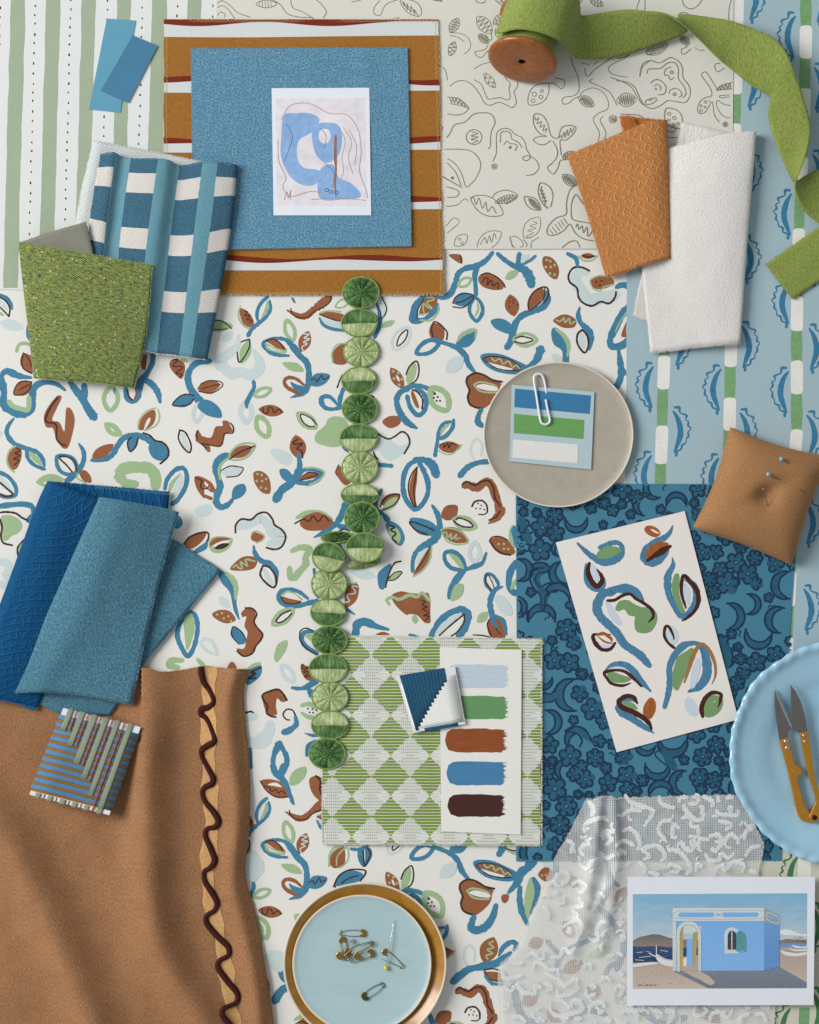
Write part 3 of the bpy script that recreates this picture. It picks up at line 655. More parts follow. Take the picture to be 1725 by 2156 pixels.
FLORAL2 = '''
@ 431.25 1617 .25
v b 660 -20 46 645 70 50 690 160 44 750 305 16; v b 560 -20 24 600 50 44 640 70 40; f g 718 145 720 70 770 10 850 -10 850 60 790 130; f r 470 110 560 95 650 130 700 240 600 250 520 190; s d 9 468 110 520 190 600 242 705 242; f k 530 140 600 122 650 160 590 152; s d 8 500 150 550 170 560 200 600 180 620 210 650 190 680 215
f r 880 100 930 65 980 80 1030 150 1020 290 960 270 900 200; s d 15 935 65 975 110 972 190 1000 240
f r 1060 815 1065 750 1110 690 1170 670 1180 740 1150 810 1100 845; s g 12 1045 830 1055 740 1110 680 1175 655; s g 11 1110 820 1120 740 1195 670 1212 750 1180 810 1130 842
f b 1290 690 1340 660 1400 680 1408 750 1345 835 1295 780; v b 1230 682 22 1300 685 26 1385 645 24; f k 1335 690 1350 700 1350 780 1335 800; s d 12 1370 670 1395 720 1380 770 1345 825 1335 690
f b 1090 995 1150 900 1240 862 1330 890 1310 950; s d 13 1085 1000 1130 910 1220 858 1345 860 1348 900 1310 950; s d 10 1150 970 1210 930 1290 905
f g 440 1290 495 1345 490 1440 465 1500; f p 345 760 400 710 470 820 450 930 400 960 340 940; f p 500 1580 580 1565 655 1620 650 1715 560 1690
@ 862.5 1617 .25
v b 1050 780 60 1000 835 60 940 880 66 900 970 56 830 1052 20; f r 778 1070 830 1065 830 1110 800 1138 775 1115; l b 745 720 830 600 60; v b 0 700 0.1 0 700 0.1
f g 1010 930 1052 960 1050 1080 1010 1240 980 1265 968 1100; v b 930 1000 34 925 1090 40 945 1210 46 995 1320 30; v b 1040 925 24 1075 1000 44 1065 1100 36 1015 1230 10; l r 1080 900 1220 890 120; d g 10 1115 905 1150 900
v b 728 1150 30 700 1250 50 640 1335 60 560 1365 56 520 1330 46 548 1245 24
l r 712 1422 625 1640 155; s g 12 705 1460 670 1480 710 1510 655 1530 700 1560 645 1580 660 1610
v b 750 1585 14 790 1510 40 860 1465 40 900 1490 40 880 1540 24; v b 480 1700 56 620 1665 50 740 1640 60 850 1560 40; v b 365 1800 60 480 1705 56; f r 640 1720 740 1720 800 1760 790 1800 690 1780; s d 11 632 1700 700 1690 760 1705; s d 11 632 1710 680 1780 780 1800; s b 24 638 1750 690 1810 790 1825
s b 60 880 1830 900 1960 950 2090 1050 2160; l r 950 2000 1080 1900 120; v b 1230 1720 40 1280 1570 50 1400 1500 40 1560 1430 40; l r 1290 1720 1460 1630 120; l r 1390 1440 1290 1290 100; v b 1160 1460 40 1270 1580 30; l r 1150 2050 1290 2130 110; s b 40 1640 1760 1690 1670 1760 1640; l r 1490 1850 1620 1900 110; l r 1000 1500 1130 1450 110; s g 20 1500 1180 1640 1150; l g 1500 1600 1720 1500 90; l r 1330 900 1420 1010 90; v b 1600 1180 40 1700 1280 50 1760 1400 40; v b 1380 2100 50 1500 2040 44 1650 2080 40
@ 1293.75 1617 .25
l r 100 1000 10 1150 100; v b 20 1300 50 80 1500 50 20 1700 44; l g 60 1800 30 2000 90; v b 150 2000 40 400 2150 50 600 2100 50; l r 700 2000 900 2150 110; v b 300 900 40 500 860 40 700 940 40; l g 900 860 1150 900 70
'''
zf = 0.0
def paper_thing(name, outline, z, th, mat, label, cat='wallpaper sheet', hf=None):
    o = prism(name, outline, z-th, z, mat, tilt=hf); return tag(o, label, cat)
pm = paper('ivory_wallpaper_stock', '#dfded9', '#e3e2de')
fl = paper_thing('wallpaper_sheet', [(-120, 480), (1640, 480), (1640, 2320), (-120, 2320)], 0, 1.6, pm,
    'large ivory wallpaper sheet printed with blue stems, brown and green leaves, lying lowest')
pr = Print(0, jit=.3); pr.wk = 1.12; pr.run(FLORAL); 
pr.run(FLORAL, lambda X, Y: (X-4-(X-640)*.03, Y+1057+(X-640)*.024) if True else None)
pr.run(FLORAL2)
# keep only print that lies on the sheet
keep = [i for i, f in enumerate(pr.fs) if all(-115 < pr.vs[k][0] < 1635 and 485 < pr.vs[k][1] < 2300 for k in f)]
pr.fs = [pr.fs[i] for i in keep]; pr.mi = [pr.mi[i] for i in keep]
pr.build('printed_foliage', INK, fl)['kind'] = 'stuff'

# cream sheet in the green colourway, lower right
cg = paper_thing('wallpaper_sheet', [(1565, 1780), (1860, 1775), (1860, 2320), (1575, 2320)], 1.7, 1.6, paper('cream_wallpaper_stock', '#c9c8b8', '#d2d1c2'),
    'cream wallpaper sheet with green crescents and pale columns in the lower right corner')
# light blue sheet
lb = paper_thing('wallpaper_sheet', [(1323, -80), (1880, -80), (1880, 1740), (1310, 1740), (1318, 1018)], 1.8, 1.6, paper('powder_blue_wallpaper_stock', '#9fb7c0', '#a7bdc5'),
    'powder blue wallpaper sheet with wavy crescents and green and white columns on the right')
def rrect(x0, y0, x1, y1, r, dx=0.0):
    pts = []
    for cx, cy, a0 in ((x1-r, y0+r, -90), (x1-r, y1-r, 0), (x0+r, y1-r, 90), (x0+r, y0+r, 180)):
        for k in range(4):
            a = radians(a0+k*30); pts.append((cx+r*cos(a)+random.uniform(-.3, .3), cy+r*sin(a)+random.uniform(-.3, .3)))
    return pts
def crescent_set(p, x, top, side, cr, wv):
    """one slim crescent with its wavy line; side -1 bulges left, +1 bulges right"""
    s = side; j = lambda: random.uniform(-1, 1)
    p.stroke(cr, [(x+s*-3+j(), top+4, 4), (x+s*6, top+18, 9), (x+s*12, top+38, 12), (x+s*12, top+56, 12), (x+s*6, top+74, 9), (x+s*0, top+90+j(), 4)])
    pts = []
    prof = [(3, 0), (13, 0), (14, 9), (19, 13), (29, 17), (26, 25), (33, 30), (31, 38), (38, 44), (32, 52), (33, 60), (28, 66), (27, 75), (19, 79), (17, 88), (8, 92), (7, 101)]
    for i, (a, b) in enumerate(prof): pts.append((x-3*s+s*a+j()*.5, top-4+b, (3.2, 4.8, 2.2)[i % 3]+(1.5 if b < 10 or b > 85 else 0)))
    p.stroke(wv, pts, n=3)
def column(p, xs, cuts, gk, wk, hw=11.5):
    """cuts: (y0, y1, 'g' or 'w')"""
    for y0, y1, t in cuts:
        x = xs(y0); x2 = xs(y1)
        if t == 'w': p.poly(wk, [(a+(x2-x)*((b-y0)/(y1-y0)), b) for a, b in rrect(x-hw-1, y0-2, x+hw+2, y1+2, 8)])
        else:
            p.poly(gk, [(x-hw+j, y0+b) for j, b in ((0, 0), (8, 1.5), (16, .5), (22, 2))]+[(x2+hw+1, (y0+y1)/2), (x2+hw-1, y1), (x2-hw+1, y1-1), (x-hw-1.5, (y0+y1)/2)])
p = Print(1.8, jit=.12)
c3 = [(-76, -10, 'w'), (-10, 56, 'g'), (56, 122, 'w'), (122, 188, 'g'), (188, 254, 'w'), (254, 332, 'g'), (332, 400, 'w'), (400, 483, 'g'), (483, 556, 'w'), (556, 626, 'g'), (626, 695, 'w'), (695, 761, 'g'), (761, 828, 'w'),
      (828, 906, 'g'), (906, 985, 'w'), (985, 1050, 'g'), (1050, 1128, 'w'), (1128, 1205, 'g'), (1205, 1275, 'w'), (1275, 1342, 'g'), (1342, 1400, 'w'), (1400, 1470, 'g'), (1470, 1540, 'w'), (1540, 1610, 'g')]
x3 = lambda y: 1695-y*.0217+3.5*sin(y*.007+.6)-(6 if y > 950 else 0)
# green first, white on top so that the rounded white ends overlap
def cols(p, xs, cuts, a='e', b='h'):
    column(p, xs, [c for c in cuts if c[2] == 'g'], a, b); column(p, xs, [c for c in cuts if c[2] == 'w'], a, b)
cols(p, x3, c3)
c2 = [(-30, 54, 'w'), (54, 130, 'g'), (130, 197, 'w'), (197, 262, 'g'), (262, 330, 'w'), (330, 400, 'g'), (400, 470, 'w'), (470, 545, 'g'), (545, 615, 'w'), (615, 690, 'g'), (690, 771, 'w'), (771, 839, 'g'), (839, 905, 'w'), (905, 980, 'g'), (980, 1050, 'w')]
cols(p, lambda y: 1553-y*.0195, c2)
c1 = [(560, 625, 'w'), (625, 690, 'g'), (690, 690.5, 'w'), (690, 751, 'g'), (751, 818, 'w'), (818, 898, 'g'), (898, 975, 'w'), (975, 1040, 'g')]
cols(p, lambda y: 1398-(y-760)*.03, [c for c in c1 if c[1]-c[0] > 1])
for x, t0 in ((1372, 769), (1514, 774), (1656, 779)):
    for k in range(-5, 6):
        top = t0+k*187; xx = x-(top-770)*.02
        if xx > 1340 and not (x < 1400 and top < 500): crescent_set(p, xx, top, -1, 'c', 'c')
for x, t0 in ((1420, 862), (1561, 866), (1703, 871), (1845, 876)):
    for k in range(-5, 5):
        top = t0+k*183; xx = x-(top-870)*.02
        if xx > 1340: crescent_set(p, xx, top, 1, 'c', 'c')
p.build('printed_crescents', INK, lb)['kind'] = 'stuff'
# crescents of the green sheet
p = Print(1.7, jit=.12)
column(p, lambda y: 1693, [(1700, 1890, 'w'), (1890, 2110, 'w')], 'q', 's', 12); column(p, lambda y: 1693, [(2120, 2175, 'g'), (2180, 2260, 'g')], 'e', 's', 10)
crescent_set(p, 1676, 1800, -1, 'q', 'q'); crescent_set(p, 1712, 1906, 1, 'q', 'q'); crescent_set(p, 1712, 2084, 1, 'q', 'q'); crescent_set(p, 1660, 2120, -1, 'q', 'q')
p.build('printed_crescents', INK, cg)['kind'] = 'stuff'

# striped sheet, upper left
st = paper_thing('wallpaper_sheet', [(-120, -80), (457, -80), (458, 90), (456, 606), (200, 609), (60, 611), (-120, 607)], 2.2, 2.2, paper('white_wallpaper_stock', '#d9dddc', '#e0e3e1'),
    'white wallpaper sheet with sage green stripes and dotted lines in the upper left')
p = Print(2.2)
for a, b in ((-51, -21), (23.5, 54), (98, 128), (173, 202), (247, 276.5), (321, 352), (395, 425)):
    L = []; R = []
    for i in range(60):
        y = -78+i*11.6
        sh = -.027*y; f = lambda q, s_: q+sh+2.2*noise.noise(Vector((q*.1, y*.018, s_)))+.8*noise.noise(Vector((q, y*.09, s_)))
        L.append((f(a, 1), y)); R.append((f(b, 5), y))
    b0 = len(p.vs)
    for l, r in zip(L, R): p.vs += [(*l, 2.32), (*r, 2.32)]
    for i in range(59): p.fs.append((b0+2*i+2, b0+2*i+3, b0+2*i+1, b0+2*i)); p.mi.append(p.key('w'))
for x in (2, 75.5, 150, 227, 301, 375, 450):
    y = -6+random.uniform(0, 8)
    while y < 600:
        cx = x-.027*y+random.uniform(-.9, .9); hh = random.uniform(2.2, 3.4); ww = random.uniform(1.2, 1.9)
        p.poly('t', [(cx-ww*.7, y-hh), (cx+ww*.9, y-hh*.8), (cx+ww*1.1, y+hh*.7), (cx-ww*.3, y+hh), (cx-ww*1.2, y+hh*.5)])
        y += random.uniform(16.5, 23)*1.03
p.build('printed_stripes', INK, st)

# line drawing sheet, top centre
ld = paper_thing('wallpaper_sheet', [(455, -80), (1545, -80), (1543, 270), (1541, 522), (1258, 524), (900, 525), (455, 524)], 3.4, 1.4, paper('oyster_wallpaper_stock', '#d4d3cb', '#dad9d2'),
    'off-white wallpaper sheet covered with thin pencil line drawings of leaves and faces, top centre')
LINES = '''
@ 947.4 0 .2441
h o 235 145 360 290 110 9; h o 375 215 478 125 75 8; s o 7 355 285 362 340 335 345 300 305; h o 245 300 335 372 66 10; s o 7 390 250 395 310 430 305 475 235; s o 7 330 390 300 430 215 455 265 500 330 440 385 390
h o 75 160 0 285 80 11; s o 6 0 285 80 290 150 320 180 390 160 440 125 468; s o 6 0 310 60 320 125 362; h o 40 360 0 485 66 7; h o -130 0 -60 0 20 3
s o 7 208 598 270 560 345 540; h o 295 635 392 760 66 6; s o 7 0 745 60 705 130 700 200 740 260 820 300 890 350 910 420 885 480 905 540 930 572 890 560 820 555 790 585 740 570 690 520 670; s o 7 210 690 270 730 300 800 330 855 390 850 440 845 490 865 520 840 510 770 520 720 490 690 468 650
s o 7 -20 840 80 855 165 935 100 915 0 895; s o 7 0 850 15 885 25 848 40 892 52 850 70 900 85 860 100 910 115 880 130 920 145 905; s o 7 165 940 120 980 50 995 -20 985
s o 8 -30 1190 0 1155 40 1080 130 1055 200 990 280 975 350 985 390 1050 360 1130 350 1200 350 1260 330 1285; c o 208 1185 68 7; s o 6 190 1140 240 1155 180 1175 245 1185 180 1205 240 1215 190 1240
s o 7 -40 1290 100 1290 190 1310 250 1370 265 1440 230 1530 180 1590 140 1615 120 1560 90 1480 40 1410 -20 1370; s o 7 -20 1410 50 1490 97 1605; d o 14 22 1537; c o 385 1438 24 7; c o 385 1438 11 9
s o 7 370 1395 400 1320 400 1200 410 1140 460 1110 520 1120 560 1160 620 1190 650 1240 660 1290 690 1340 680 1380 640 1385 630 1360 670 1345 720 1365 760 1410 765 1460 720 1505 660 1515; s o 7 435 1230 440 1150 480 1135 520 1150 535 1200 590 1230 620 1275; s o 7 465 1250 490 1220 520 1240 560 1245 578 1270 560 1300; d o 13 520 1273
s o 8 830 1175 770 1150 725 1080 720 1010 740 983 800 1000 840 1060 860 1140 880 1180 930 1192 960 1110 1010 1085 1082 1095 1070 1150 1000 1210 950 1215 960 1340; s o 6 735 1010 735 1040 765 1020 750 1070 790 1050 775 1100 815 1080 800 1130 835 1110 822 1145; s o 6 940 1190 960 1170 965 1195 985 1140 990 1190 1010 1120 1018 1175 1040 1105 1048 1150 1070 1100; s o 7 830 1180 770 1180 720 1205 750 1240 810 1250 870 1215; s o 7 888 1220 925 1290 920 1360 880 1410 840 1450 890 1503 930 1450 950 1390 990 1380; h o 970 1365 1080 1320 66 10
h o 970 1510 1090 1605 84 13; s o 8 1080 1595 1030 1650 1005 1750 1000 1850 920 1880 850 1950 840 2020 900 2030 980 1990 1035 1935 1080 2010 1150 2060 1240 2080; s o 6 860 1985 890 2020; s o 6 880 1960 920 2010; s o 6 905 1935 945 1990; s o 6 930 1915 965 1970; s o 6 955 1900 985 1950; s o 6 980 1885 1010 1930; s o 8 1150 1765 1120 1720 1085 1680 1050 1750 1045 1850 1070 1900 1200 1925; s o 7 1085 1960 1100 1930 1110 1980 1140 1950 1150 2010 1180 1960 1190 2040 1230 1990
s o 8 840 1800 800 1760 765 1680 765 1610 790 1578 860 1615 888 1690 868 1785; s o 8 790 1610 780 1650 800 1640 785 1680 812 1670 795 1710 822 1700 805 1740 832 1730 815 1770 845 1790; o o 640 1700 782 1812 95 7; h o 678 1712 772 1810 44 12
o o 180 1705 462 1850 165 8; s o 8 180 1720 205 1702 225 1765 252 1710 280 1800 310 1745 325 1825 365 1785 400 1842; s o 8 365 1710 400 1665 490 1642 582 1682 550 1730 480 1762; h o 388 1750 575 1690 60 14; s o 7 160 1735 125 1718 60 1770 -30 1782; s o 7 -30 1612 60 1640 78 1670 50 1700 -20 1705
o o 235 2135 444 2005 140 7; s o 7 262 2110 300 2050 318 2100 340 2035 360 2090 380 2015 400 2060; o o 40 2120 150 2030 95 7; c o 85 2065 10 6; c o 105 2100 12 6; s o 7 -20 2010 80 1920 30 1882 -30 1950
o o 640 2055 775 1875 135 7; s o 6 720 1910 750 1930 690 1950 740 1970 670 1990 720 2010 660 2040 700 2055; s o 7 515 2050 535 2110 560 2140; s o 7 515 2050 560 2040 610 2070 635 2115 600 2140; s o 10 520 2060 540 2130; s o 7 635 2070 665 2110 640 2150; s o 7 765 2050 705 2090 700 2140; s o 8 955 2150 1020 2095 1090 2080 1125 2150
s o 8 1110 835 1060 860 1030 890 980 900 968 860 1000 838 1060 830 1110 790 1112 700 1100 650 1060 560 1045 500; s o 7 1115 835 1150 790 1230 760 1310 790 1360 860 1360 940 1280 980 1235 1030 1260 1090 1290 1150 1275 1235; s o 7 1320 1005 1295 1040 1320 1090 1345 1150 1330 1210; h o 1108 838 1243 915 88 16
h o 1438 868 1608 860 118 15; s o 7 1230 685 1205 708 1300 750 1380 800 1420 870 1440 910; s o 7 1535 665 1500 665 1400 640 1368 590 1420 545 1500 510 1545 478; s o 7 1385 670 1470 700 1560 750 1610 830 1660 900 1735 940; c o 1405 1030 34 7; s o 7 1385 1010 1395 1050 1405 1010 1412 1052 1425 1010 1425 1050; s o 8 1475 985 1560 990 1640 1000 1710 1060
s o 8 1165 590 1170 640 1195 660 1240 610 1320 550 1400 500; s o 7 1135 545 1200 560; s o 7 1240 560 1280 535; s o 7 1640 660 1660 580 1735 520
o o 678 905 850 725 155 8; c o 727 815 19 7; c o 785 838 17 7; c o 718 870 16 7; c o 793 788 12 7; s o 8 850 720 900 725 960 768 990 730 980 690 910 675
h o 1205 -5 1322 50 66 8; s o 8 1640 -20 1610 90 1640 112 1680 90 1680 -20; s o 8 1095 60 1145 0; s o 8 220 -20 240 25 300 22 300 -20; s o 8 390 0 450 50 525 90; s o 8 430 -10 480 40 525 60; s o 8 430 20 450 10 460 50 480 30 490 70 510 50
@ 1303.7 0 .2441
s o 8 540 -20 560 50 620 80 680 50 725 -20; s o 8 970 -20 945 100 950 200 975 212; s o 8 505 160 530 115 590 120 642 178; s o 7 530 165 555 140; s o 7 550 168 580 140
o o 228 465 424 378 105 8; h o 236 465 410 385 66 15; h o 525 315 605 388 66 12; s o 8 570 390 582 410 540 425 540 465 570 465 615 428; s o 7 650 412 690 435 735 435
s o 8 175 660 200 560 270 525 350 545 440 500 510 530 545 590 550 670 600 740 612 820 570 885 500 880 420 870 360 910 280 940 210 900 170 830 130 750 60 710 -20 698; s o 8 240 635 250 600 310 595 360 590 420 545 480 545 510 600 510 680 560 750 575 810 550 845; s o 8 270 720 310 690 360 700 402 750 390 810 338 820; s o 7 300 745 330 730 360 760 350 782; c o 315 770 7 6
s o 7 445 580 400 600 390 650 420 650 440 690 470 672; c o 452 625 13 8; s o 7 430 810 440 780 480 765 520 780 540 820 515 842; c o 478 815 12 8; s o 7 325 848 290 850 230 870 230 900 270 900 300 885 325 862; c o 268 862 10 6; s o 8 870 550 830 555 825 590 850 622 910 588
s o 8 840 765 770 650 740 622 710 650 750 710 790 770 795 830 740 845 690 890 675 950 700 982 750 960 800 880 820 990 862 1055; c o 745 882 11 7; c o 705 914 10 7; c o 740 927 9 7; c o 705 956 12 7; d o 6 776 874; s o 9 840 778 880 740 970 715; s o 9 838 782 970 768; s o 9 850 775 862 755 875 775 890 740 905 772 920 730 935 770 950 722 962 765; s o 7 975 820 870 828 880 846 975 835; s o 7 975 915 900 900 848 868 838 900 860 960 910 1010 975 1020
o o 405 935 530 1110 150 8; s o 8 400 1130 470 1140 500 1100; c o 430 985 14 6; c o 475 1020 14 6; c o 428 1038 11 6; c o 470 1082 14 6; c o 508 1068 10 6; d o 14 915 1075; c o 915 1075 22 7; s o 8 405 1200 440 1188 500 1190; s o 8 -10 508 60 490 100 460
@ 526.3 0 .3356
o o 38 27 172 27 52 5; s o 4 60 15 60 40; s o 4 78 12 80 45; s o 4 96 10 100 47; s o 4 114 10 118 47; s o 4 132 12 136 45; s o 5 120 -10 190 30 240 90 320 110 395 112; s o 5 255 -10 270 50 330 75 400 120; s o 5 405 -10 460 40 480 80 460 115; s o 5 638 15 695 3
s o 5 930 0 870 20 840 50 825 90 805 100 780 85 780 50 815 5; s o 5 950 -10 945 20 990 80 1060 105 1078 70 1050 20 985 -5; s o 5 955 10 970 40 965 15 990 65 985 25 1010 80 1010 40 1035 92 1030 60 1055 100; s o 5 1150 2 1205 12; s o 5 898 118 940 113
s o 5 1188 410 1225 440 1240 505; s o 5 1190 780 1210 800 1205 820; s o 6 1210 1110 1330 1178
@ 0 0 .3356
s o 5 1355 50 1370 20 1400 8 1450 40 1490 80 1570 110; s o 5 1358 55 1400 38 1440 70 1475 120; s o 5 1365 100 1385 78 1412 90 1412 110
'''
p = Print(3.4, jit=.35); p.run(LINES)
p.fs, p.mi = (lambda kk: ([p.fs[i] for i in kk], [p.mi[i] for i in kk]))([i for i, f in enumerate(p.fs) if all(457 < p.vs[k][0] < 1541.5 and p.vs[k][1] < 523 for k in f)])
p.build('printed_line_drawing', INK, ld)['kind'] = 'stuff'

# dark blue sheet with flowers and crescents
db = paper_thing('wallpaper_sheet', [(1086, 1018), (1500, 1019), (1681, 1022), (1672, 1200), (1660, 1370), (1645, 1812), (1087, 1813), (1088, 1340)], 3.6, 1.5, paper('petrol_blue_wallpaper_stock', '#417a93', '#5089a0'),
    'petrol blue wallpaper sheet with dark flowers and crescent moons, right of centre')
p = Print(3.6, jit=.25)
def flower(x, y, r, a0=None):
    a0 = random.uniform(0, 6) if a0 is None else a0; n = random.choice((5, 5, 6)); pts = []
    for i in range(n*5):
        a = a0+2*pi*i/(n*5); rr = r*(.78+.26*abs(sin(n*(a-a0)/2))**.8)+random.uniform(-.4, .4); pts.append((x+rr*cos(a), y+rr*sin(a)))
    p.poly('m', [(x+(q[0]-x)*1.06+1.0, y+(q[1]-y)*1.06-.6) for q in pts])
    for i in range(n):
        if r > 12 and random.random() < .08: continue
        am = a0+2*pi*(i+.5)/n; cx, cy = x+r*.66*cos(am), y+r*.66*sin(am); pr_ = r*.40
        p.stroke('n', [(cx+pr_*cos(am+t), cy+pr_*sin(am+t), 4.0) for t in (-2.1, -1.4, -.7, 0, .7, 1.4, 2.1)], n=3)
    if r > 13:
        p.circle('c', x, y, r*.17); p.stroke('n', [(x+r*.22*cos(t), y+r*.22*sin(t), 2.4) for t in (0, 1, 2, 3, 4, 5)], n=3)
def cres(x, y, r, ang, full=1.9):
    a = radians(ang); O, I = [], []; t0 = -full
    for i in range(13):
        t = t0+2*full*i/12; O.append((x-r*cos(a+t), y-r*sin(a+t)))
        rr = r*(.97-.42*cos(t*pi/2/full)); I.append((x-rr*cos(a+t)+r*.1*cos(a), y-rr*sin(a+t)+r*.1*sin(a)))
    p.poly('m', O+I[::-1]); p.stroke('n', [(*q, 4.4) for q in O[::2]], n=4); p.stroke('n', [(*q, 3.6) for q in I[1:-1:2]], n=4)
cr_txt = cr = '1213 1098 24 -90;1137 1210 26 90;1182 1208 26 -20;1173 1255 28 90;1098 1200 24 180;1088 1278 22 180;1141 1300 29 90;1202 1463 35 0;1157 1520 26 180;1215 1556 26 60;1539 1298 29 180;1580 1272 22 180;1638 1305 28 10;1596 1338 29 -80;1653 1232 30 0;1416 1563 32 -90;1359 1570 21 -70;1384 1616 27 -90;1435 1648 27 0;1391 1668 26 90;1376 1030 22 -20;1356 1062 24 20;1424 1058 22 90;1140 1360 12 0;1190 1620 22 30;1100 1440 20 0;1470 1690 24 200;1560 1660 26 0;1600 1700 20 90;1120 1795 26 0;1520 1730 24 200;1340 1730 24 0;1300 1240 18 0;1660 1140 14 0'
for q in cr.split(';'):
    a = list(map(float, q.split())); cres(*a)
flo = '1102 1115 20;1142 1110 22;1170 1122 17;1098 1148 18;1137 1158 22;1168 1085 17;1102 1051 15;1130 1080 10;1210 1273 18;1215 1290 12;1192 1325 21;1207 1353 14;1167 1390 20;1199 1395 20;1220 1460 17;1247 1493 22;1273 1518 17;1157 1568 18;1200 1592 22;1253 1595 18;1262 1560 13;1225 1612 12;1168 1660 24;1232 1640 18;1208 1630 14;1192 1697 21;1178 1736 20;1166 1777 15;1152 1627 15;1217 1672 9;1240 1675 9;1132 1805 9;1150 1250 6;1479 1163 18;1507 1162 15;1549 1184 20;1516 1198 15;1532 1228 23;1574 1208 20;1590 1228 13;1632 1187 18;1493 1220 15;1502 1248 14;1503 1290 12;1592 1394 20;1632 1378 18;1564 1418 15;1532 1390 13;1552 1437 15;1466 1545 18;1503 1528 14;1508 1568 18;1479 1593 19;1313 1592 18;1320 1632 20;1322 1662 17;1473 1637 20;1503 1642 17;1476 1662 12;1614 1782 13;1609 1806 12;1309 1030 20;1338 1046 14;1469 1031 16;1272 1059 13;1290 1075 12;1410 1090 12;1560 1150 14;1440 1600 10;1530 1620 15;1400 1720 20;1440 1750 18;1560 1770 18;1300 1770 18;1360 1790 16;1248 1370 12;1226 1320 12;1520 1350 14;1540 1335 10;1510 1405 10;1535 1460 14;1520 1490 12;1250 1425 8;1120 1700 18;1110 1650 16;1290 1690 12;1340 1665 10;1270 1105 9;1655 1070 14;1620 1165 9;1130 1850 0.1;1240 1230 14;1226 1245 12;1470 1085 16'
for q in flo.split(';'):
    a = list(map(float, q.split()))
    if a[2] > 2: flower(*a)
spots = [tuple(map(float, q.split()))[:3] for q in (flo+';'+cr_txt).split(';')]
for _ in range(9000):
    x, y = random.uniform(1092, 1672), random.uniform(1024, 1808); r = random.choice((20, 17, 14, 11, 9))
    if 1200 < x < 1520 and 1120 < y < 1540 and (x-1360)**2+(y-1330)**2 < 150**2: continue
    if all(hypot(x-a, y-b) > (c+r)*1.06 for a, b, c in spots):
        spots.append((x, y, r))
        if r > 12 and random.random() < .45: cres(x, y, r*1.15, random.choice((0, 90, -90, 180, 30, -20)))
        else: flower(x, y, r*1.08)
for _ in range(60):      # small curling tendrils between the flowers
    x, y = random.uniform(1094, 1668), random.uniform(1026, 1806); a = random.uniform(0, 6)
    p.stroke('n', [(x+t*6*cos(a)+3.5*sin(t*2.4)*sin(a), y+t*6*sin(a)-3.5*sin(t*2.4)*cos(a), 2.6) for t in (0, .6, 1.2, 1.8, 2.4)], n=3)
p.run('''
@ 862.5 1078 .25
v m 940 60 60 960 150 70 1000 240 60; s n 13 900 90 920 130 930 170 960 170 980 130; s n 13 1060 150 1080 190 1120 200 1150 170 1160 120
v m 1130 480 60 1060 560 50 1130 700 60 1120 780 50; s n 14 1130 470 1040 480 1010 560 1050 650 1100 700 1110 790; s n 12 1160 500 1080 520 1060 580 1100 630 1160 600 1230 600; s n 12 1140 790 1140 720 1170 680 1240 670
v m 1120 1560 70 1180 1570 70 1260 1540 60; s n 13 1115 1600 1180 1600 1240 1570; s n 13 1130 1520 1190 1530 1240 1470
v m 1400 1830 50 1500 1900 40 1560 1940 40; s n 13 1310 1840 1390 1800 1480 1840 1540 1930 1590 1940; s n 12 1310 1850 1400 1860 1450 1920 1430 1975
s n 10 1100 800 1120 820 1140 800 1120 780; s n 12 990 920 990 850 1040 800
@ 1293.75 1078 .25
s n 12 1040 520 1000 500 990 540 1040 590 1020 640; s n 12 970 1170 1040 1160 1010 1130 970 1170; s n 12 900 1050 940 1110 990 1180 990 1280 960 1310; v m 900 1080 60 950 1190 70 950 1280 60
s n 12 400 1990 340 2040 420 2120 480 2156; v m 420 2010 60 460 2090 70 500 2150 60
''')
p.fs, p.mi = (lambda kk: ([p.fs[i] for i in kk], [p.mi[i] for i in kk]))([i for i, f in enumerate(p.fs) if all(1088 < p.vs[k][0] < 1681-(p.vs[k][1]-1022)*.046 and 1019.5 < p.vs[k][1] < 1811 for k in f)])
p.build('printed_flowers_and_moons', INK, db)['kind'] = 'stuff'
# ---------------- cloth swatches, upper left ----------------
thr_w = M('white_thread', .9, .1); thr_w.base('#d8d5cb')
thr_s = M('straw_thread', .9, .1); thr_s.base('#c9ad76')
# ochre striped linen
och = plainweave('ochre_linen', '#8f5c20', '#c58a41', 3.4, .8, .6); oc_w = plainweave('white_linen', '#d5dadb', '#e8ebea', 2.5, .5, .3); oc_r = plainweave('rust_linen', '#752414', '#8c3522', 2.5, .5)
lin_o = tag(quadsheet('linen_swatch', [(346, 42), (923, 42), (935, 621), (345, 622)], 6.0, 1.6, och, nx=60, ny=60, wob=2.2, hf=lambda x, y: .8*sin(x*.02+y*.013)),
    'ochre linen swatch with white bands and wavy rust stripes, overlocked edges', 'fabric swatch')
def stripe(name, ys, ye, m, z):
    vs, fs = [], []; n = 96
    for i in range(n+1):
        t = i/n
        for y in (ys(t), ye(t)):
            x = 346.5+(-1*(y-42)/580)+(577+11*(y-42)/580)*t-.6; vs.append((x, y, z+.8*sin(x*.02+y*.013)))
    for i in range(n): fs.append((2*i+1, 2*i+3, 2*i+2, 2*i))
    return mesh_obj(name, vs, fs, m, lin_o, smooth=False)
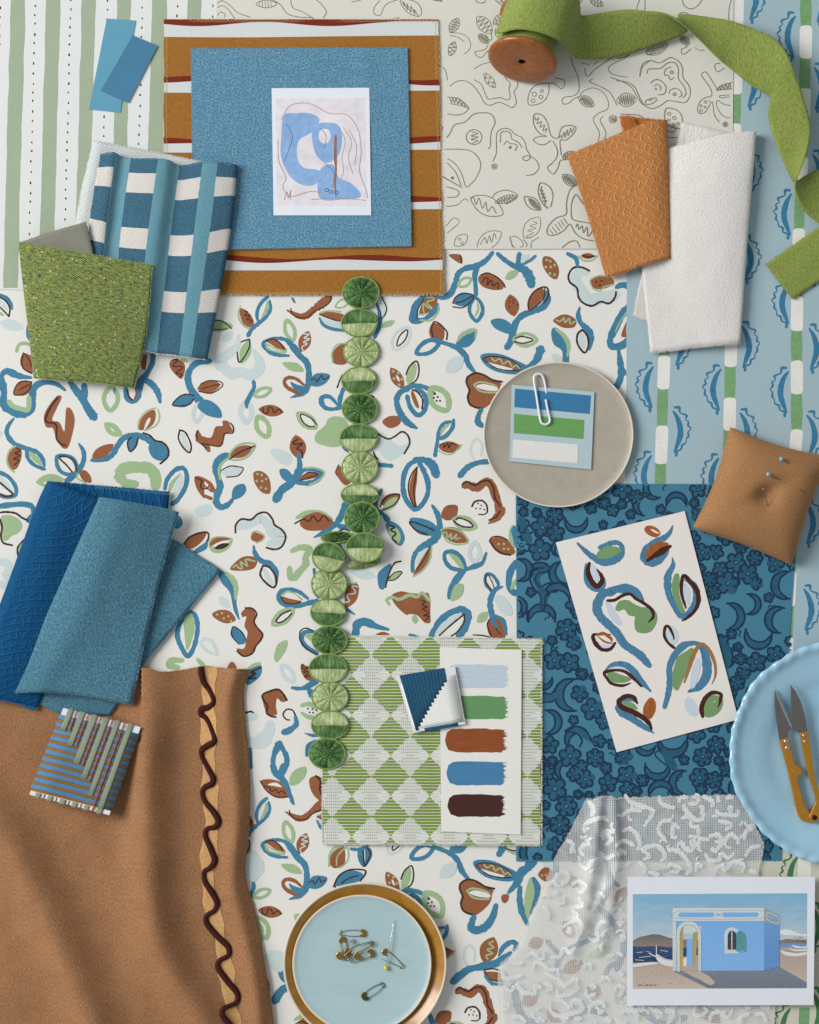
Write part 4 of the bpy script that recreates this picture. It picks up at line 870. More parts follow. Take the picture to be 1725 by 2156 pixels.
for k, (yl, yr, th, wh, wr) in enumerate(((42, 42, 13, 24, 22), (165, 168, 11, 20, 14), (294, 288, 12, 16, 17), (420, 417, 12, 15, 13), (541, 542, 11, 16, 17))):
    f = lambda t, yl=yl, yr=yr, k=k: yl+(yr-yl)*t+(0 if k == 0 else 4.5*sin(t*11+k*1.9+1.5)*min(1, 6*(1-t)+.2))
    g = lambda t, f=f, th=th, k=k: f(t)+th*(.75+.35*sin(t*13+k))-(0 if k else 8*max(0, (t-.8)*5))
    h = lambda t, yl=yl, yr=yr, th=th, wh=wh, wr=wr: yl+(yr-yl)*t+th+wh+(wr-wh)*t+1.2*sin(t*5)
    stripe('white_band', lambda t: f(t)+3, h, oc_w, 6.25); stripe('rust_stripe', f, g, oc_r, 6.4)
ed_t = [(346+i*9.6, 42, 6.3) for i in range(61)]; ed_r = [(923+i*.2, 42+i*9.65, 6.3) for i in range(61)]; ed_b = [(345+i*9.8, 621.5, 6.3) for i in range(61)]; ed_l = [(346-i*.02, 42+i*9.65, 6.3) for i in range(61)]
for e, out in ((ed_t, (0, -1)), (ed_r, (1, 0)), (ed_b, (0, 1)), (ed_l, (-1, 0))):
    fray('frayed_edge', lin_o, e, thr_s if out[0] else thr_w, .8, 2.6, .5, out)
    stitches('overlock_stitching', lin_o, e, thr_s, 6 if out[0] else 4, 4.2, .7, .5, 3.5, out)

# blue wool felt
felt = fuzzy('blue_wool_felt', '#31607e', '#82afc5', 3.6, .9, 3.6, .10, c='#4a82a4')
wl = tag(quadsheet('wool_swatch', [(404, 104), (858, 102), (866, 519), (409, 527)], 11.5, 3.2, felt, nx=60, ny=60, wob=1.6,
    hf=lambda x, y: 1.2*noise.noise(Vector((x*.012, y*.012, 0)))+(1.6*math.exp(-((x-770)/22)**2) if y < 260 else 0)),
    'heathered blue wool felt swatch lying on the ochre striped linen', 'fabric swatch')
thr_b = M('blue_thread', .9, .1); thr_b.base('#6f9fb6')
for e, out in (([(404+i*9, 104, 11) for i in range(51)], (0, -1)), ([(858+i*.2, 102+i*10.4, 11) for i in range(41)], (1, 0)), ([(409+i*11.4, 527-i*.2, 11) for i in range(41)], (0, 1)), ([(404+i*.12, 104+i*10.6, 11) for i in range(41)], (-1, 0))):
    fray('fuzzy_edge', wl, e, thr_b, 2.0, 2.4, .35, out); 

# postcard with an abstract print (a plain stand-in)
card = M('white_card', .45, .4); card.base(card.mix(card.noise(50, 2), '#dde2ec', '#e4e8f0'))
pc = tag(quadsheet('postcard', [(573, 188), (778, 187), (782, 455), (577, 455)], 13.6, 1.0, card, nx=4, ny=4),
    'portrait postcard with an abstract print in periwinkle blue and fine brown lines', 'postcard')
PI2 = dict(x=ink('print_ground', '#d3cfd6', .1, size=20), y=ink('periwinkle_ink', '#7fa2cd', .12, size=12), z=ink('brown_line_ink', '#94846f', .2), a=ink('sepia_ink', '#8a5a3a', .2), u=ink('slate_line_ink', '#4b5870', .2), k=INK['k'])
p = Print(13.6, jit=.3)
p.poly('x', [(581, 210), (769, 209), (772, 435), (584, 434)])
p.run('''
@ 573 187 .3356
f y 75 175 150 160 240 160 300 200 250 280 170 330 160 430 200 500 300 520 280 600 200 610 120 560 60 440 60 320
f y 260 240 400 225 440 300 420 420 340 470 270 400
f y 300 520 380 480 420 560 500 600 560 680 440 700 300 690
f x 300 270 350 260 370 310 340 350 300 330
s z 4 60 200 120 110 240 100 360 160 470 170 540 260 560 400 550 520 590 640 600 690
s z 4 40 330 45 460 90 560 70 620 120 680 240 650 330 660
s z 3 420 250 460 330 440 430 450 520 420 600; s z 3 450 250 500 340 480 440 510 540; s z 3 480 260 530 360 520 480
s z 4 250 700 400 690 590 705; s u 3 90 220 130 300 110 380 80 460; s u 3 330 470 390 530 380 620; s u 3 300 250 340 300 330 380
v a 400 300 14 398 420 18 402 520 12 396 600 14 402 680 6
c u 345 640 11 5; c u 372 652 11 5; c u 405 655 11 5
s z 4 80 700 95 650 105 690 120 640 115 700
''')
p.build('abstract_print', PI2, pc)

# paint chips
def chip(name, c, z, m, label):
    return tag(quadsheet(name, c, z, 1.1, m, nx=2, ny=2), label, 'paint chip', 'paint chips on the striped sheet')
chm = M('azure_chip_paint', .5, .35); chm.base(chm.mix(chm.noise(60, 2), '#5594b0', '#5e9cb4')); chm.bump(chm.noise(1.5), .2)
chd = M('cerulean_chip_paint', .5, .35); chd.base(chd.mix(chd.noise(60, 2), '#3b7396', '#417a9c')); chd.bump(chd.noise(1.5), .2)
chip('paint_chip', [(225.5, 39.6), (286.6, 44), (254, 237.6), (188, 231)], 3.8, chm, 'longer, lighter blue paint chip lying beneath another on the striped paper')
o = chip('paint_chip', [(280.5, 75.5), (333, 97.3), (271, 217.5), (213, 192)], 5.6, chd, 'shorter, darker blue paint chip lying on top of a lighter chip')

# teal and white check, folded
def check_mat():
    m = M('teal_check_weave', .92, .12); wv = weave(m, 6.0, 5.2); n = m.noise(2.4, 3)
    wob1 = (m.noise(14, 2)-.5)*2.0
    t = ((m.v+wob1-33.0)/121.5).fr().lt(.365)*m.v.lt(385.0); u = m.u+wob1
    def band(a, b): return u.gt(a)*u.lt(b)
    mid = band(247, 281).mx(band(336, 379)).mx(band(430, 459))
    base = m.mix(t, '#2a5f78', '#d6d1cb'); c = m.mix(mid, base, '#6299aa')
    rev = u.lt(214.0); c = m.mix(rev, c, '#ccd3d2')
    c = m.mix((wv*.35+.15+(n-.5)*1.5).cl()*.45, c, '#0e2b3c'); c = m.mix((wv*-.6+(n-.5)*2).cl()*.22, c, '#ffffff')
    m.base(c); m.bump(wv*.6+n*.8, .9); return m
ck = empty('check_swatch', 'folded teal and white woven check swatch with a pale reverse showing', 'fabric swatch')
body, G = loft('cloth', [
    [(150, 700, 7), (160, 474, 8), (198, 297, 9)][::-1], [(320, 320, 9), (300, 500, 8), (270, 715, 6)], [(440, 345, 13), (420, 520, 12), (380, 735, 10)],
    [(493, 351, 13), (478, 505, 12), (430, 752, 10)], [(501, 351, 20), (484, 503, 19), (437, 756, 17)], [(490, 349, 30), (474, 503, 28), (428, 757, 24)],
    [(436, 344, 33), (415, 515, 33), (385, 751, 26)], [(383, 351, 21), (362, 515, 22), (335, 745, 20)], [(352, 340, 38), (330, 505, 38), (302, 738, 26)], [(300, 338, 30), (278, 500, 30), (255, 735, 24)],
    [(262, 333, 19), (240, 495, 19), (222, 730, 18)], [(244, 325, 30), (222, 488, 30), (200, 728, 20)], [(215, 327, 22), (191, 480, 24), (172, 722, 16)]],
    check_mat(), ck, ns=7, nt=44, svals=[-140, -60, 40, 60, 505, 490, 436, 381, 352, 300, 262, 244, 215], th=2.0, wob=.6)
for sv in (0,): pass
lt = len(G[0]); sgf = 5*7
fray('frayed_edge', ck, [tuple(q) for q in G[0][:sgf]], thr_w, 1.1, 3, .6, (0, -1)); fray('frayed_edge', ck, [r[0] for r in G], thr_w, .8, 3, .6, (-1, 0))
fray('frayed_edge', ck, G[-1][sgf-4:], thr_w, 1.0, 4, .7, (0, 1)); stitches('overlock_stitching', ck, G[0][sgf:], thr_b, 2.5, 3.4, .8, 1.6, 3, (0, -1), .2)

# green tweed, folded
def tweed():
    m = M('green_tweed_weave', .95, .1); wv = weave(m, 5.2, 4.6); n = m.noise(6.5, 4, .7, .6, 1.5); n2 = m.noise(16, 3)
    sl = m.voro(7.0); cc = m.voro(7.0, out='Color'); sp = E(m.nt, m.nt.nodes.new('ShaderNodeSeparateColor').outputs[0]); m.nt.links.new(cc.s, sp.s.node.inputs[0])
    c = m.mix(((n-.5)*4+.5).cl(), '#3a461f', '#8b994f'); c = m.mix(((n2-.5)*3+.3).cl()*.4, c, '#8a9a3a')
    f = (sl+(n-.5)*.5).lt(.27)
    c = m.mix(f*sp.gt(.82), c, '#c9b02c'); c = m.mix(f*sp.lt(.26), c, '#1c2a26'); c = m.mix(f*sp.gt(.3)*sp.lt(.55), c, '#2a6e3c'); c = m.mix(f*sp.gt(.57)*sp.lt(.63), c, '#d5d8c4')
    c = m.mix(((wv*-1.0)-.2+(n-.5)).cl()*.8, c, '#c3cba6'); c = m.mix((wv-.35).cl()*.8, c, '#2e3818')
    c = m.mix(m.u.lt(-14.0), c, m.mix(m.noise(2.0, 3, .6, 2.5, .5), '#5e6158', '#a5a597'))
    m.base(c); m.bump(wv*.5+n, .9); return m
tw = empty('tweed_swatch', 'folded green tweed swatch with yellow flecks and a grey reverse at its top', 'fabric swatch')
body, G = loft('cloth', [
    [(186, 470, 34), (205, 560, 33), (225, 700, 30), (232, 800, 24)], [(166, 477, 36), (191, 560, 33), (205, 700, 28), (215, 795, 24)], [(100, 495, 30), (118, 600, 22), (130, 720, 16), (140, 790, 10)], [(52, 511, 24), (62, 608, 16), (72, 720, 9), (80, 790, 6)],
    [(46, 513, 32), (55, 608, 26), (67, 720, 18), (75, 796, 12)], [(54, 516, 42), (64, 610, 37), (76, 720, 28), (86, 797, 20)], [(120, 528, 50), (126, 620, 47), (134, 720, 38), (140, 802, 26)],
    [(189, 539, 48), (192, 630, 48), (197, 720, 42), (205, 807, 26)], [(262, 552, 44), (260, 640, 44), (255, 725, 38), (250, 813, 22)], [(325, 562, 40), (317, 660, 40), (305, 738, 30), (283, 817, 14)]],
    tweed(), tw, ns=7, nt=44, svals=[-160, -140, -80, -35, -22, 0, 70, 140, 210, 280], th=2.4, wob=.7)
thr_g = M('moss_thread', .9, .1); thr_g.base('#98a86a')
for e, out, d in ((G[0][28:], (0, -1), 1.2), (G[-1][28:], (0, 1), 1.6), ([r[-1] for r in G], (1, 0), 1.4)): fray('frayed_edge', tw, e, thr_g, d, 3.4, .5, out)
stitches('overlock_stitching', tw, [r[-1] for r in G], thr_g, 4, 3.6, .7, 1.6, 4, (1, 0)); stitches('overlock_stitching', tw, G[0][30:], thr_g, 2.5, 3.6, .6, 1.6, 3, (0, -1))

# ---------------- felt ribbon and spool, upper right ----------------
fr_m = fuzzy('green_wool_ribbon_felt', '#6c7c30', '#a0ad64', 4.5, 2.2, 2.6, .15, c='#8e9c4c')
wood = M('turned_wood', .38, .4, 'OBJ'); g = wood.noise(9, 4, .6, 1, .25, 1.2)
wood.base(wood.mix(((g-.5)*2.2+.5).cl(), '#7c4016', '#a8642a')); wood.bump(g, .5); wood.b.inputs['Coat Weight'].default_value = .25
sp = empty('thread_spool', 'turned wooden spool lying on its side, its round end facing the camera', 'spool')
ax = Vector((-.21, .87, .44)).normalized()   # in layout axes: x right, y down, z up
e1 = Vector((.97, .235, 0)).normalized(); e2 = ax.cross(e1).normalized(); e1 = e2.cross(ax).normalized()
def turned(name, prof, c0, m, parent, seg=56, closed_ends=True):
    vs, fs = [], []
    for r, h in prof:
        for k in range(seg):
            a = 2*pi*k/seg; q = c0+ax*h+(e1*cos(a)+e2*sin(a))*r; vs.append(tuple(q))
    n = len(prof)
    for i in range(n-1):
        for k in range(seg):
            fs.append((i*seg+k, i*seg+(k+1) % seg, (i+1)*seg+(k+1) % seg, (i+1)*seg+k))
    o = mesh_obj(name, vs, fs, m, parent); bmn = bmesh.new(); bmn.from_mesh(o.data); bmesh.ops.recalc_face_normals(bmn, faces=bmn.faces[:]); bmn.to_mesh(o.data); bmn.free(); return o
fc = Vector((1096, 144, 74))
turned('end_disc', [(8, 0), (9.5, .6), (30, 1.2), (62, 1), (69, -.6), (73, -5), (73, -9), (69, -13), (60, -15), (30, -15), (8.5, -15), (8, -8), (8, 0)], fc, wood, sp)
turned('core', [(8, -13), (34, -13.5), (34, -110), (8, -110)], fc, wood, sp)
turned('end_disc', [(8, -112), (62, -111), (70, -116), (70, -124), (60, -128), (8, -127), (8, -112)], fc, wood, sp)
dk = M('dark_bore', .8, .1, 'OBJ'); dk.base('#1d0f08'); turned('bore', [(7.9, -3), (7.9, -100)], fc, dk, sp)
# ribbon: wound turns, then the long twisting tail
rb = empty('felt_ribbon', 'long mossy green felt ribbon wound on the wooden spool and twisting across to the right', 'ribbon')
turned('wound_turns', [(34, -20), (60, -19), (62, -21), (62, -104), (60, -106), (34, -105)], fc, fr_m, rb)
W1 = [  # rows of (edge A, middle, edge B)
 ((1040, 90, 100), (1082, -30, 60)), ((1052, 92, 118), (1086, -6, 96)), ((1085, 88, 134), (1110, -10, 120)), ((1125, 94, 136), (1150, -4, 124)), ((1165, 106, 122), (1190, 2, 112)), ((1186, 116, 92), (1212, 14, 92)),
 ((1200, 123, 52), (1216, 34, 78)), ((1222, 129, 26), (1222, 46, 66)), ((1275, 126, 16), (1264, 39, 60)), ((1323, 116, 14), (1313, 33, 62)), ((1375, 99, 16), (1354, 37, 66)), ((1408, 88, 18), (1374, 39, 70)), ((1440, 74, 22), (1388, 42, 72)), ((1447, 59, 26), (1402, 47, 73)),
 ((1428, 42, 32), (1420, 59, 72)), ((1426, 38, 38), (1441, 74, 66)), ((1452, 40, 42), (1470, 98, 57)), ((1492, 46, 44), (1505, 130, 46)), ((1535, 54, 48), (1535, 152, 36)), ((1580, 72, 54), (1576, 185, 34)), ((1620, 92, 60), (1602, 200, 34)), ((1645, 122, 66), (1618, 212, 34)), ((1664, 160, 60), (1613, 240, 34)), ((1684, 215, 50), (1617, 270, 34)), ((1699, 268, 46), (1630, 312, 38)),
 ((1694, 312, 50), (1643, 342, 36)), ((1684, 344, 56), (1654, 366, 32)), ((1673, 374, 58), (1670, 388, 26)), ((1666, 402, 52), (1688, 376, 18)), ((1684, 444, 38), (1722, 360, 14)), ((1712, 468, 30), (1752, 372, 12)), ((1745, 488, 26), (1790, 398, 10))]
rails = [[r[0] for r in W1], [tuple((a+b)/2 for a, b in zip(*r)) for r in W1], [r[1] for r in W1]]
_, G = loft('ribbon_tail', [[q for q in r] for r in rails], fr_m, rb, ns=6, nt=220, th=2.6)
for e in ([r[0] for r in G], [r[-1] for r in G]): fray('fuzzy_edge', rb, e, fr_m, .9, 2.2, .35)
_, G = loft('ribbon_end', [[(1612, 556, 7), (1725, 478, 10), (1800, 430, 24)], [(1640, 594, 7), (1740, 534, 10), (1815, 480, 22)], [(1669, 631, 7), (1740, 582, 9), (1830, 530, 20)]], fr_m, rb, ns=6, nt=50, th=2.6, wob=.8, flip=True)
fray('fuzzy_edge', rb, G[0], fr_m, 1.3, 3, .5, (-1, .5))

# ---------------- orange knit and white wool, folded ----------------
def knit(name, dark, mid, light, px=15.0, py=26.0, sg=1.0, cm=.75):
    m = M(name, .92, .12)
    n = m.noise(1.5, 2); tx = weave(m, 2.6, 2.6)
    d = ((m.u*sg*.62+m.v*.78)/14.0).fr()-.5; diag = (d.abs()*-6.0+1.0).cl()
    v2 = ((m.u+(m.v*(2*pi/38.0)).sin()*4.5)/px); band = ((m.v/py+v2.m('FLOOR')*.37).fr()).lt(.72)
    vert = ((v2.fr()-.5).abs()*-6.0+1.0).cl()*band
    h = diag.mx(vert)
    c = m.mix((h*cm+(n-.5)*.8+tx*.1).cl(), mid, light); c = m.mix(((tx*.5+.2+(n-.5)*1.5).cl())*.5, c, dark)
    m.base(c); m.bump(h*2.0+tx*.4+n*.6, 1.3); return m
ok_ = empty('knit_swatch', 'folded burnt orange swatch with a raised lattice knit and a frayed top corner', 'fabric swatch')
_, G = loft('cloth', [
    [(1305, 250, 10), (1330, 400, 9), (1340, 560, 8)], [(1350, 254, 10), (1372, 400, 9), (1385, 550, 8)], [(1396, 258, 10), (1402, 400, 9), (1406, 545, 8)],
    [(1402, 257, 20), (1407, 400, 19), (1411, 546, 17)], [(1394, 257, 32), (1399, 400, 30), (1403, 547, 26)], [(1368, 261, 38), (1373, 405, 38), (1375, 554, 30)],
    [(1330, 274, 36), (1338, 410, 36), (1348, 562, 28)], [(1285, 293, 30), (1298, 420, 30), (1318, 573, 22)], [(1235, 313, 24), (1255, 430, 24), (1292, 581, 18)], [(1194, 330, 18), (1228, 428, 20), (1276, 585, 12)]],
    knit('orange_lattice_knit', '#b06a30', '#d28a4c', '#efbc8a'), ok_, ns=7, nt=44, th=2.4, wob=.7)
thr_o = M('orange_thread', .9, .1); thr_o.base('#c07a3c')
fray('frayed_edge', ok_, G[0][:14], thr_o, 6, 6, .7, (-.6, -1)); fray('frayed_edge', ok_, G[0][30:], thr_o, 1.3, 2.5, .6, (0, -1)); fray('frayed_edge', ok_, [r[-1] for r in G], thr_o, 1.4, 2.6, .6, (-1, 0)); fray('frayed_edge', ok_, G[-1][32:], thr_o, 1.6, 3.2, .7, (0, 1))
_, G2 = loft('torn_corner', [[(1306, 252, 14), (1312, 278, 18)], [(1322, 250, 16), (1330, 276, 20)], [(1334, 255, 16), (1345, 270, 20)]], fuzzy('orange_raw_edge', '#8a4a1c', '#c57d42', 1.5, 1.2, 3), ok_, ns=4, nt=6, th=1.5, wob=3)
fray('frayed_edge', ok_, G2[0], thr_o, 3, 8, .7, (0, -1))
wh = fuzzy('white_boiled_wool', '#e4e0db', '#f8f6f3', 4.6, 3.4, 2.6, .12, c='#ebe8e4')
ww = empty('white_wool_swatch', 'folded creamy white boiled wool swatch beside the orange knit', 'fabric swatch')
_, G = loft('cloth', [
    [(1435, 259, 7), (1405, 400, 6), (1349, 589, 6), (1333, 665, 6)], [(1490, 270, 7), (1450, 420, 6), (1380, 600, 6), (1368, 678, 6)], [(1540, 282, 7), (1530, 420, 6), (1500, 600, 6), (1480, 700, 6)], [(1582, 284, 8), (1577, 354, 7), (1563, 512, 6), (1548, 720, 6)],
    [(1588, 282, 20), (1583, 354, 19), (1570, 512, 17), (1555, 724, 14)], [(1578, 282, 33), (1572, 356, 32), (1560, 512, 28), (1546, 726, 21)], [(1523, 288, 38), (1520, 370, 38), (1510, 520, 34), (1500, 730, 22)],
    [(1460, 302, 30), (1455, 390, 32), (1450, 540, 28), (1455, 734, 18)], [(1395, 318, 16), (1385, 420, 16), (1395, 570, 16), (1410, 740, 14)], [(1350, 330, 12), (1345, 430, 13), (1352, 580, 13), (1369, 744, 12)]],
    wh, ww, ns=7, nt=44, th=3.0, wob=.8)
thr_c = M('cream_thread', .9, .1); thr_c.base('#d9d5cf')
for e, out, d in ((G[0][:28], (0, -1), 1.5), (G[0][30:], (0, -1), 1.2), (G[-1], (0, 1), 1.8), ([r[0] for r in G], (-1, 0), 1.0), ([r[-1] for r in G], (-1, 0), 1.4), ([r[30] for r in G], (1, 0), 1.0)): fray('fuzzy_edge', ww, e, thr_c, d, 3.2, .4, out)

# ---------------- left: bright blue knit and teal crepe ----------------
bk = empty('blue_knit_swatch', 'folded vivid blue knit swatch lying under the teal crepe on the left', 'fabric swatch')
_, G = loft('cloth', [
    [(358, 1036, 10), (340, 1200, 9), (280, 1460, 8)], [(238, 1025, 10), (200, 1200, 9), (150, 1470, 8)], [(116, 1015, 12), (88, 1080, 12), (5, 1310, 10), (-55, 1450, 8)],
    [(107, 1015, 24), (82, 1080, 24), (-4, 1310, 20), (-66, 1450, 16)], [(118, 1018, 38), (94, 1082, 38), (10, 1312, 34), (-50, 1458, 26)], [(150, 1030, 44), (126, 1110, 46), (50, 1330, 40), (-8, 1468, 28)],
    [(190, 1045, 36), (160, 1140, 36), (90, 1360, 30), (40, 1478, 20)], [(230, 1060, 26), (200, 1160, 26), (130, 1380, 20), (80, 1488, 12)]],
    knit('vivid_blue_knit', '#0d3d65', '#155586', '#2b74a4', 17, 30, 1.0, .5), bk, ns=7, nt=44, th=2.6, wob=.7)
thr_v = M('vivid_blue_thread', .9, .1); thr_v.base('#1a6494')
fray('frayed_edge', bk, G[0], thr_v, 1.4, 2.6, .6, (0, -1)); fray('frayed_edge', bk, G[-1][21:], thr_v, 2.2, 5, .8, (0, 1)); fray('frayed_edge', bk, G[-1][44:], thr_v, 6, 9, .9, (.3, 1))
stitches('overlock_stitching', bk, G[0][:20], thr_b, 4, 3.6, .6, 1.6, 5, (0, -1))
def crepe():
    m = M('teal_wool_crepe', .93, .12); n = m.noise(3.2, 2, .5, 1.5, .55, .6); n2 = m.noise(1.6, 3)
    m.base(m.mix(((n-.5)*3+.45+(n2-.5)).cl(), '#38667b', '#6091a5')); m.bump(n*1.4+n2*.5, 1.6); m.sheen(.2); return m
tc = empty('crepe_swatch', 'folded dusty teal crepe swatch, one corner of its back layer pointing right', 'fabric swatch')
_, G = loft('cloth', [
    [(466, 1200, 7), (384, 1300, 7), (302, 1400, 10), (232, 1505, 9)], [(414, 1166, 7), (340, 1270, 12), (260, 1390, 14), (190, 1504, 9)], [(362, 1133, 9), (290, 1250, 14), (200, 1380, 14), (130, 1503, 9)], [(232, 1060, 40), (176, 1170, 34), (110, 1320, 20), (50, 1462, 10)],
    [(216, 1050, 50), (166, 1165, 46), (108, 1285, 34), (29, 1454, 16)], [(226, 1049, 60), (180, 1165, 57), (124, 1288, 44), (40, 1456, 26)], [(262, 1055, 66), (225, 1170, 64), (170, 1300, 54), (80, 1454, 36)],
    [(300, 1062, 58), (262, 1180, 54), (215, 1310, 44), (125, 1456, 32)], [(340, 1069, 46), (306, 1185, 42), (262, 1320, 34), (195, 1464, 28)], [(380, 1078, 34), (346, 1190, 30), (312, 1328, 26), (279, 1482, 20)]],
    crepe(), tc, ns=7, nt=52, th=2.4, wob=.6)
for e, out, d in ((G[0][28:], (0, -1), 1.4), ([r[-1] for r in G], (1, 0), 1.6), (G[-1][28:], (0, 1), 1.2), ([r[0] for r in G], (1, .6), 1.4)): fray('frayed_edge', tc, e, thr_b, d, 2.8, .5, out)
stitches('overlock_stitching', tc, [r[-1] for r in G], thr_b, 4, 3.4, .5, 1.5, 4.5, (1, 0)); stitches('overlock_stitching', tc, G[-1][28:], thr_b, 5, 3.6, .6, 1.6, 6, (0, 1)); stitches('overlock_stitching', tc, [r[0] for r in G], thr_b, 4, 4, .5, 1.5, 4, (1, .6))

# ---------------- brown drape with its braid ----------------
def seg_d(x, y, pl):
    best = 1e9; tt = 0; acc = 0
    for (a, b), (c, d) in zip(pl, pl[1:]):
        dx, dy = c-a, d-b; L2 = dx*dx+dy*dy; t = max(0, min(1, ((x-a)*dx+(y-b)*dy)/L2)); q = hypot(x-a-dx*t, y-b-dy*t)
        if q < best:
            best = q; sgn = 1 if (dx*(y-b)-dy*(x-a)) < 0 else -1; best_s = q*sgn; tt = acc+t
        acc += 1
    return best_s, tt
R1 = [(318, 1395), (312, 1667), (325, 1917), (365, 2040), (440, 2170), (480, 2300)]
R2 = [(-80, 1660), (0, 1735), (80, 1870), (150, 2030), (205, 2170), (240, 2300)]
R3 = [(500, 1395), (480, 1500), (500, 1700), (492, 1850), (515, 1960), (540, 2080), (555, 2300)]
R4 = [(-40, 1560), (60, 1600), (180, 1720), (250, 1860), (290, 2000), (310, 2160), (330, 2300)]
R1, R2, R3, R4 = [crom(q, 4) for q in (R1, R2, R3, R4)]
def drape(x, y):
    def ridge(pl, hgt, wl, wr):
        s_, _ = seg_d(x, y, pl); return hgt*math.exp(-(s_/(wl if s_ < 0 else wr))**2)
    h = ridge(R1, 44*min(1, max(.45, (y-1330)/230)), 44, 46)+ridge(R2, 48, 46, 56)+ridge(R3, 26, 26, 26)+ridge(R4, 8, 60, 60)
    h += 5*noise.noise(Vector((x*.008, y*.006, 4)))+1.2*noise.noise(Vector((x*.03, y*.02, 8)))
    if y < 1560 and x < 300: h *= max(.1, (y-1460)/110) if y > 1470 else .1
    return h
def suede():
    m = M('caramel_wool_crepe', .93, .1); n = m.noise(3.6, 4, .7, 1.5, .7, .4); n2 = m.noise(60, 3)
    m.base(m.mix(((n-.5)*2.6+.5+(n2-.5)*.4).cl(), '#80573a', '#b08560')); m.bump(n, 1.8); m.sheen(.25, .4, '#e0b080'); return m
bd = empty('brown_drape', 'caramel brown cloth draped in deep folds across the lower left corner', 'cloth')
top_e = [(-90, 1462), (0, 1470), (150, 1460), (230, 1430), (300, 1405), (342, 1413), (385, 1410), (431, 1403), (456, 1405), (527, 1409)]
rgt = [(527, 1409), (517, 1440), (515, 1478), (519, 1530), (524, 1578), (528, 1660), (527, 1717), (523, 1770), (518, 1829), (524, 1870), (538, 1917), (550, 1980), (561, 2042), (578, 2156), (590, 2300)]
def drape_sheet():
    te = crom(top_e, 20); re = crom(rgt, 20); nx, ny = 150, 180; vs, fs = [], []
    def samp(a, f):
        i = f*(len(a)-1); k = min(int(i), len(a)-2); q = i-k; return a[k][0]*(1-q)+a[k+1][0]*q, a[k][1]*(1-q)+a[k+1][1]*q
    for j in range(ny+1):
        v = j/ny
        for i in range(nx+1):
            u = i/nx; tx, ty = samp(te, u); rx, ry = samp(re, v)
            bx, by = -90+680*u, 2300; lx, ly = -90, 1462+838*v
            x = (1-v)*tx+v*bx+(1-u)*lx+u*rx-((1-u)*(1-v)*-90+u*(1-v)*527+(1-u)*v*-90+u*v*590)
            y = (1-v)*ty+v*by+(1-u)*ly+u*ry-((1-u)*(1-v)*1462+u*(1-v)*1409+(1-u)*v*2300+u*v*2300)
            h = drape(x, y)
            if j == 0: y += random.uniform(-.8, .8)
            z = 4.5+h+(-2.5*(1-min(1, (1-u)*nx/5)) if u > .9 else 0)
            vs.append((x, y, z))
    for j in range(ny):
        for i in range(nx):
            a = j*(nx+1)+i; fs.append((a+nx+1, a+nx+2, a+1, a))
    o = mesh_obj('cloth', vs, fs, suede(), bd); m = o.modifiers.new('thick', 'SOLIDIFY'); m.thickness = 2.4*S; m.offset = -1
    return [vs[i] for i in range(nx+1)], [vs[j*(nx+1)+nx] for j in range(ny+1)]
te, re = drape_sheet()
thr_t = M('tan_thread', .9, .1); thr_t.base('#b98f62')
fray('frayed_edge', bd, te[84:], thr_t, 1.4, 3, .5, (0, -1)); stitches('overlock_stitching', bd, te[84:], thr_t, 7, 4, .6, .8, 2.5, (0, -1)); fray('fuzzy_edge', bd, re, thr_t, .7, 1.6, .35, (1, 0))
braid_m = M('tan_satin_braid', .55, .3); n = braid_m.noise(2.2, 4, .6, 4, .35); braid_m.base(braid_m.mix(((n-.5)*3+.5).cl(), '#a87438', '#f2c68c')); braid_m.bump(n, 1.6)
ctr = crom([(439, 1404), (440, 1500), (441, 1617), (445, 1740), (438, 1830), (443, 1885), (455, 1940), (468, 1990), (479, 2060), (489, 2125), (498, 2180), (515, 2260)], 14)
vs, uv, fs = [], [], []
for i, (x, y) in enumerate(ctr):
    wdt = 15+3.2*sin(y*.05)+1.5*sin(y*.13)
    for k in range(-4, 5):
        xx = x+wdt*k/4; vs.append((xx, y+random.uniform(-.4, .4), 5.4+drape(xx, y)+1.2*(1-(k/4)**4))); uv.append((xx-x, y))
for i in range(len(ctr)-1):
    for k in range(8): a = i*9+k; fs.append((a+9, a+10, a+1, a))
brd = mesh_obj('braid', vs, fs, braid_m, bd, uvs=uv); brd['label'] = 'tan satin stitched band running down the drape'
cordm = M('oxblood_cord', .8, .2, 'OBJ'); n = cordm.noise(2.0, 3); cordm.base(cordm.mix(n, '#2a0f0e', '#4a201b')); cordm.bump(n, 1.2)
cp = [(424, 1403), (425, 1418), (431, 1438), (442, 1453), (451, 1475), (440, 1488), (426, 1492), (424, 1503), (436, 1513), (448, 1538), (453, 1558), (438, 1569), (426, 1578), (426, 1592), (436, 1612), (449, 1636), (447, 1649), (432, 1657), (427, 1668), (433, 1687), (450, 1707), (461, 1727), (453, 1740), (437, 1744), (434, 1760), (446, 1787), (453, 1810), (443, 1826), (431, 1834), (433, 1855), (446, 1875), (458, 1898), (453, 1915), (437, 1926), (436, 1942), (456, 1967), (481, 1992), (481, 2010), (463, 2021), (461, 2037), (481, 2065), (501, 2090), (497, 2109), (473, 2119), (471, 2133), (486, 2153), (503, 2180), (500, 2200), (490, 2215)]
co = tube('wavy_cord', [(x, y, 7.2+drape(x, y)) for x, y in cp], [5.9+.9*sin(i*1.3) for i in range(len(cp))], cordm, brd, seg=8, n=5); co['label'] = 'thick dark oxblood cord couched in waves over the tan band'
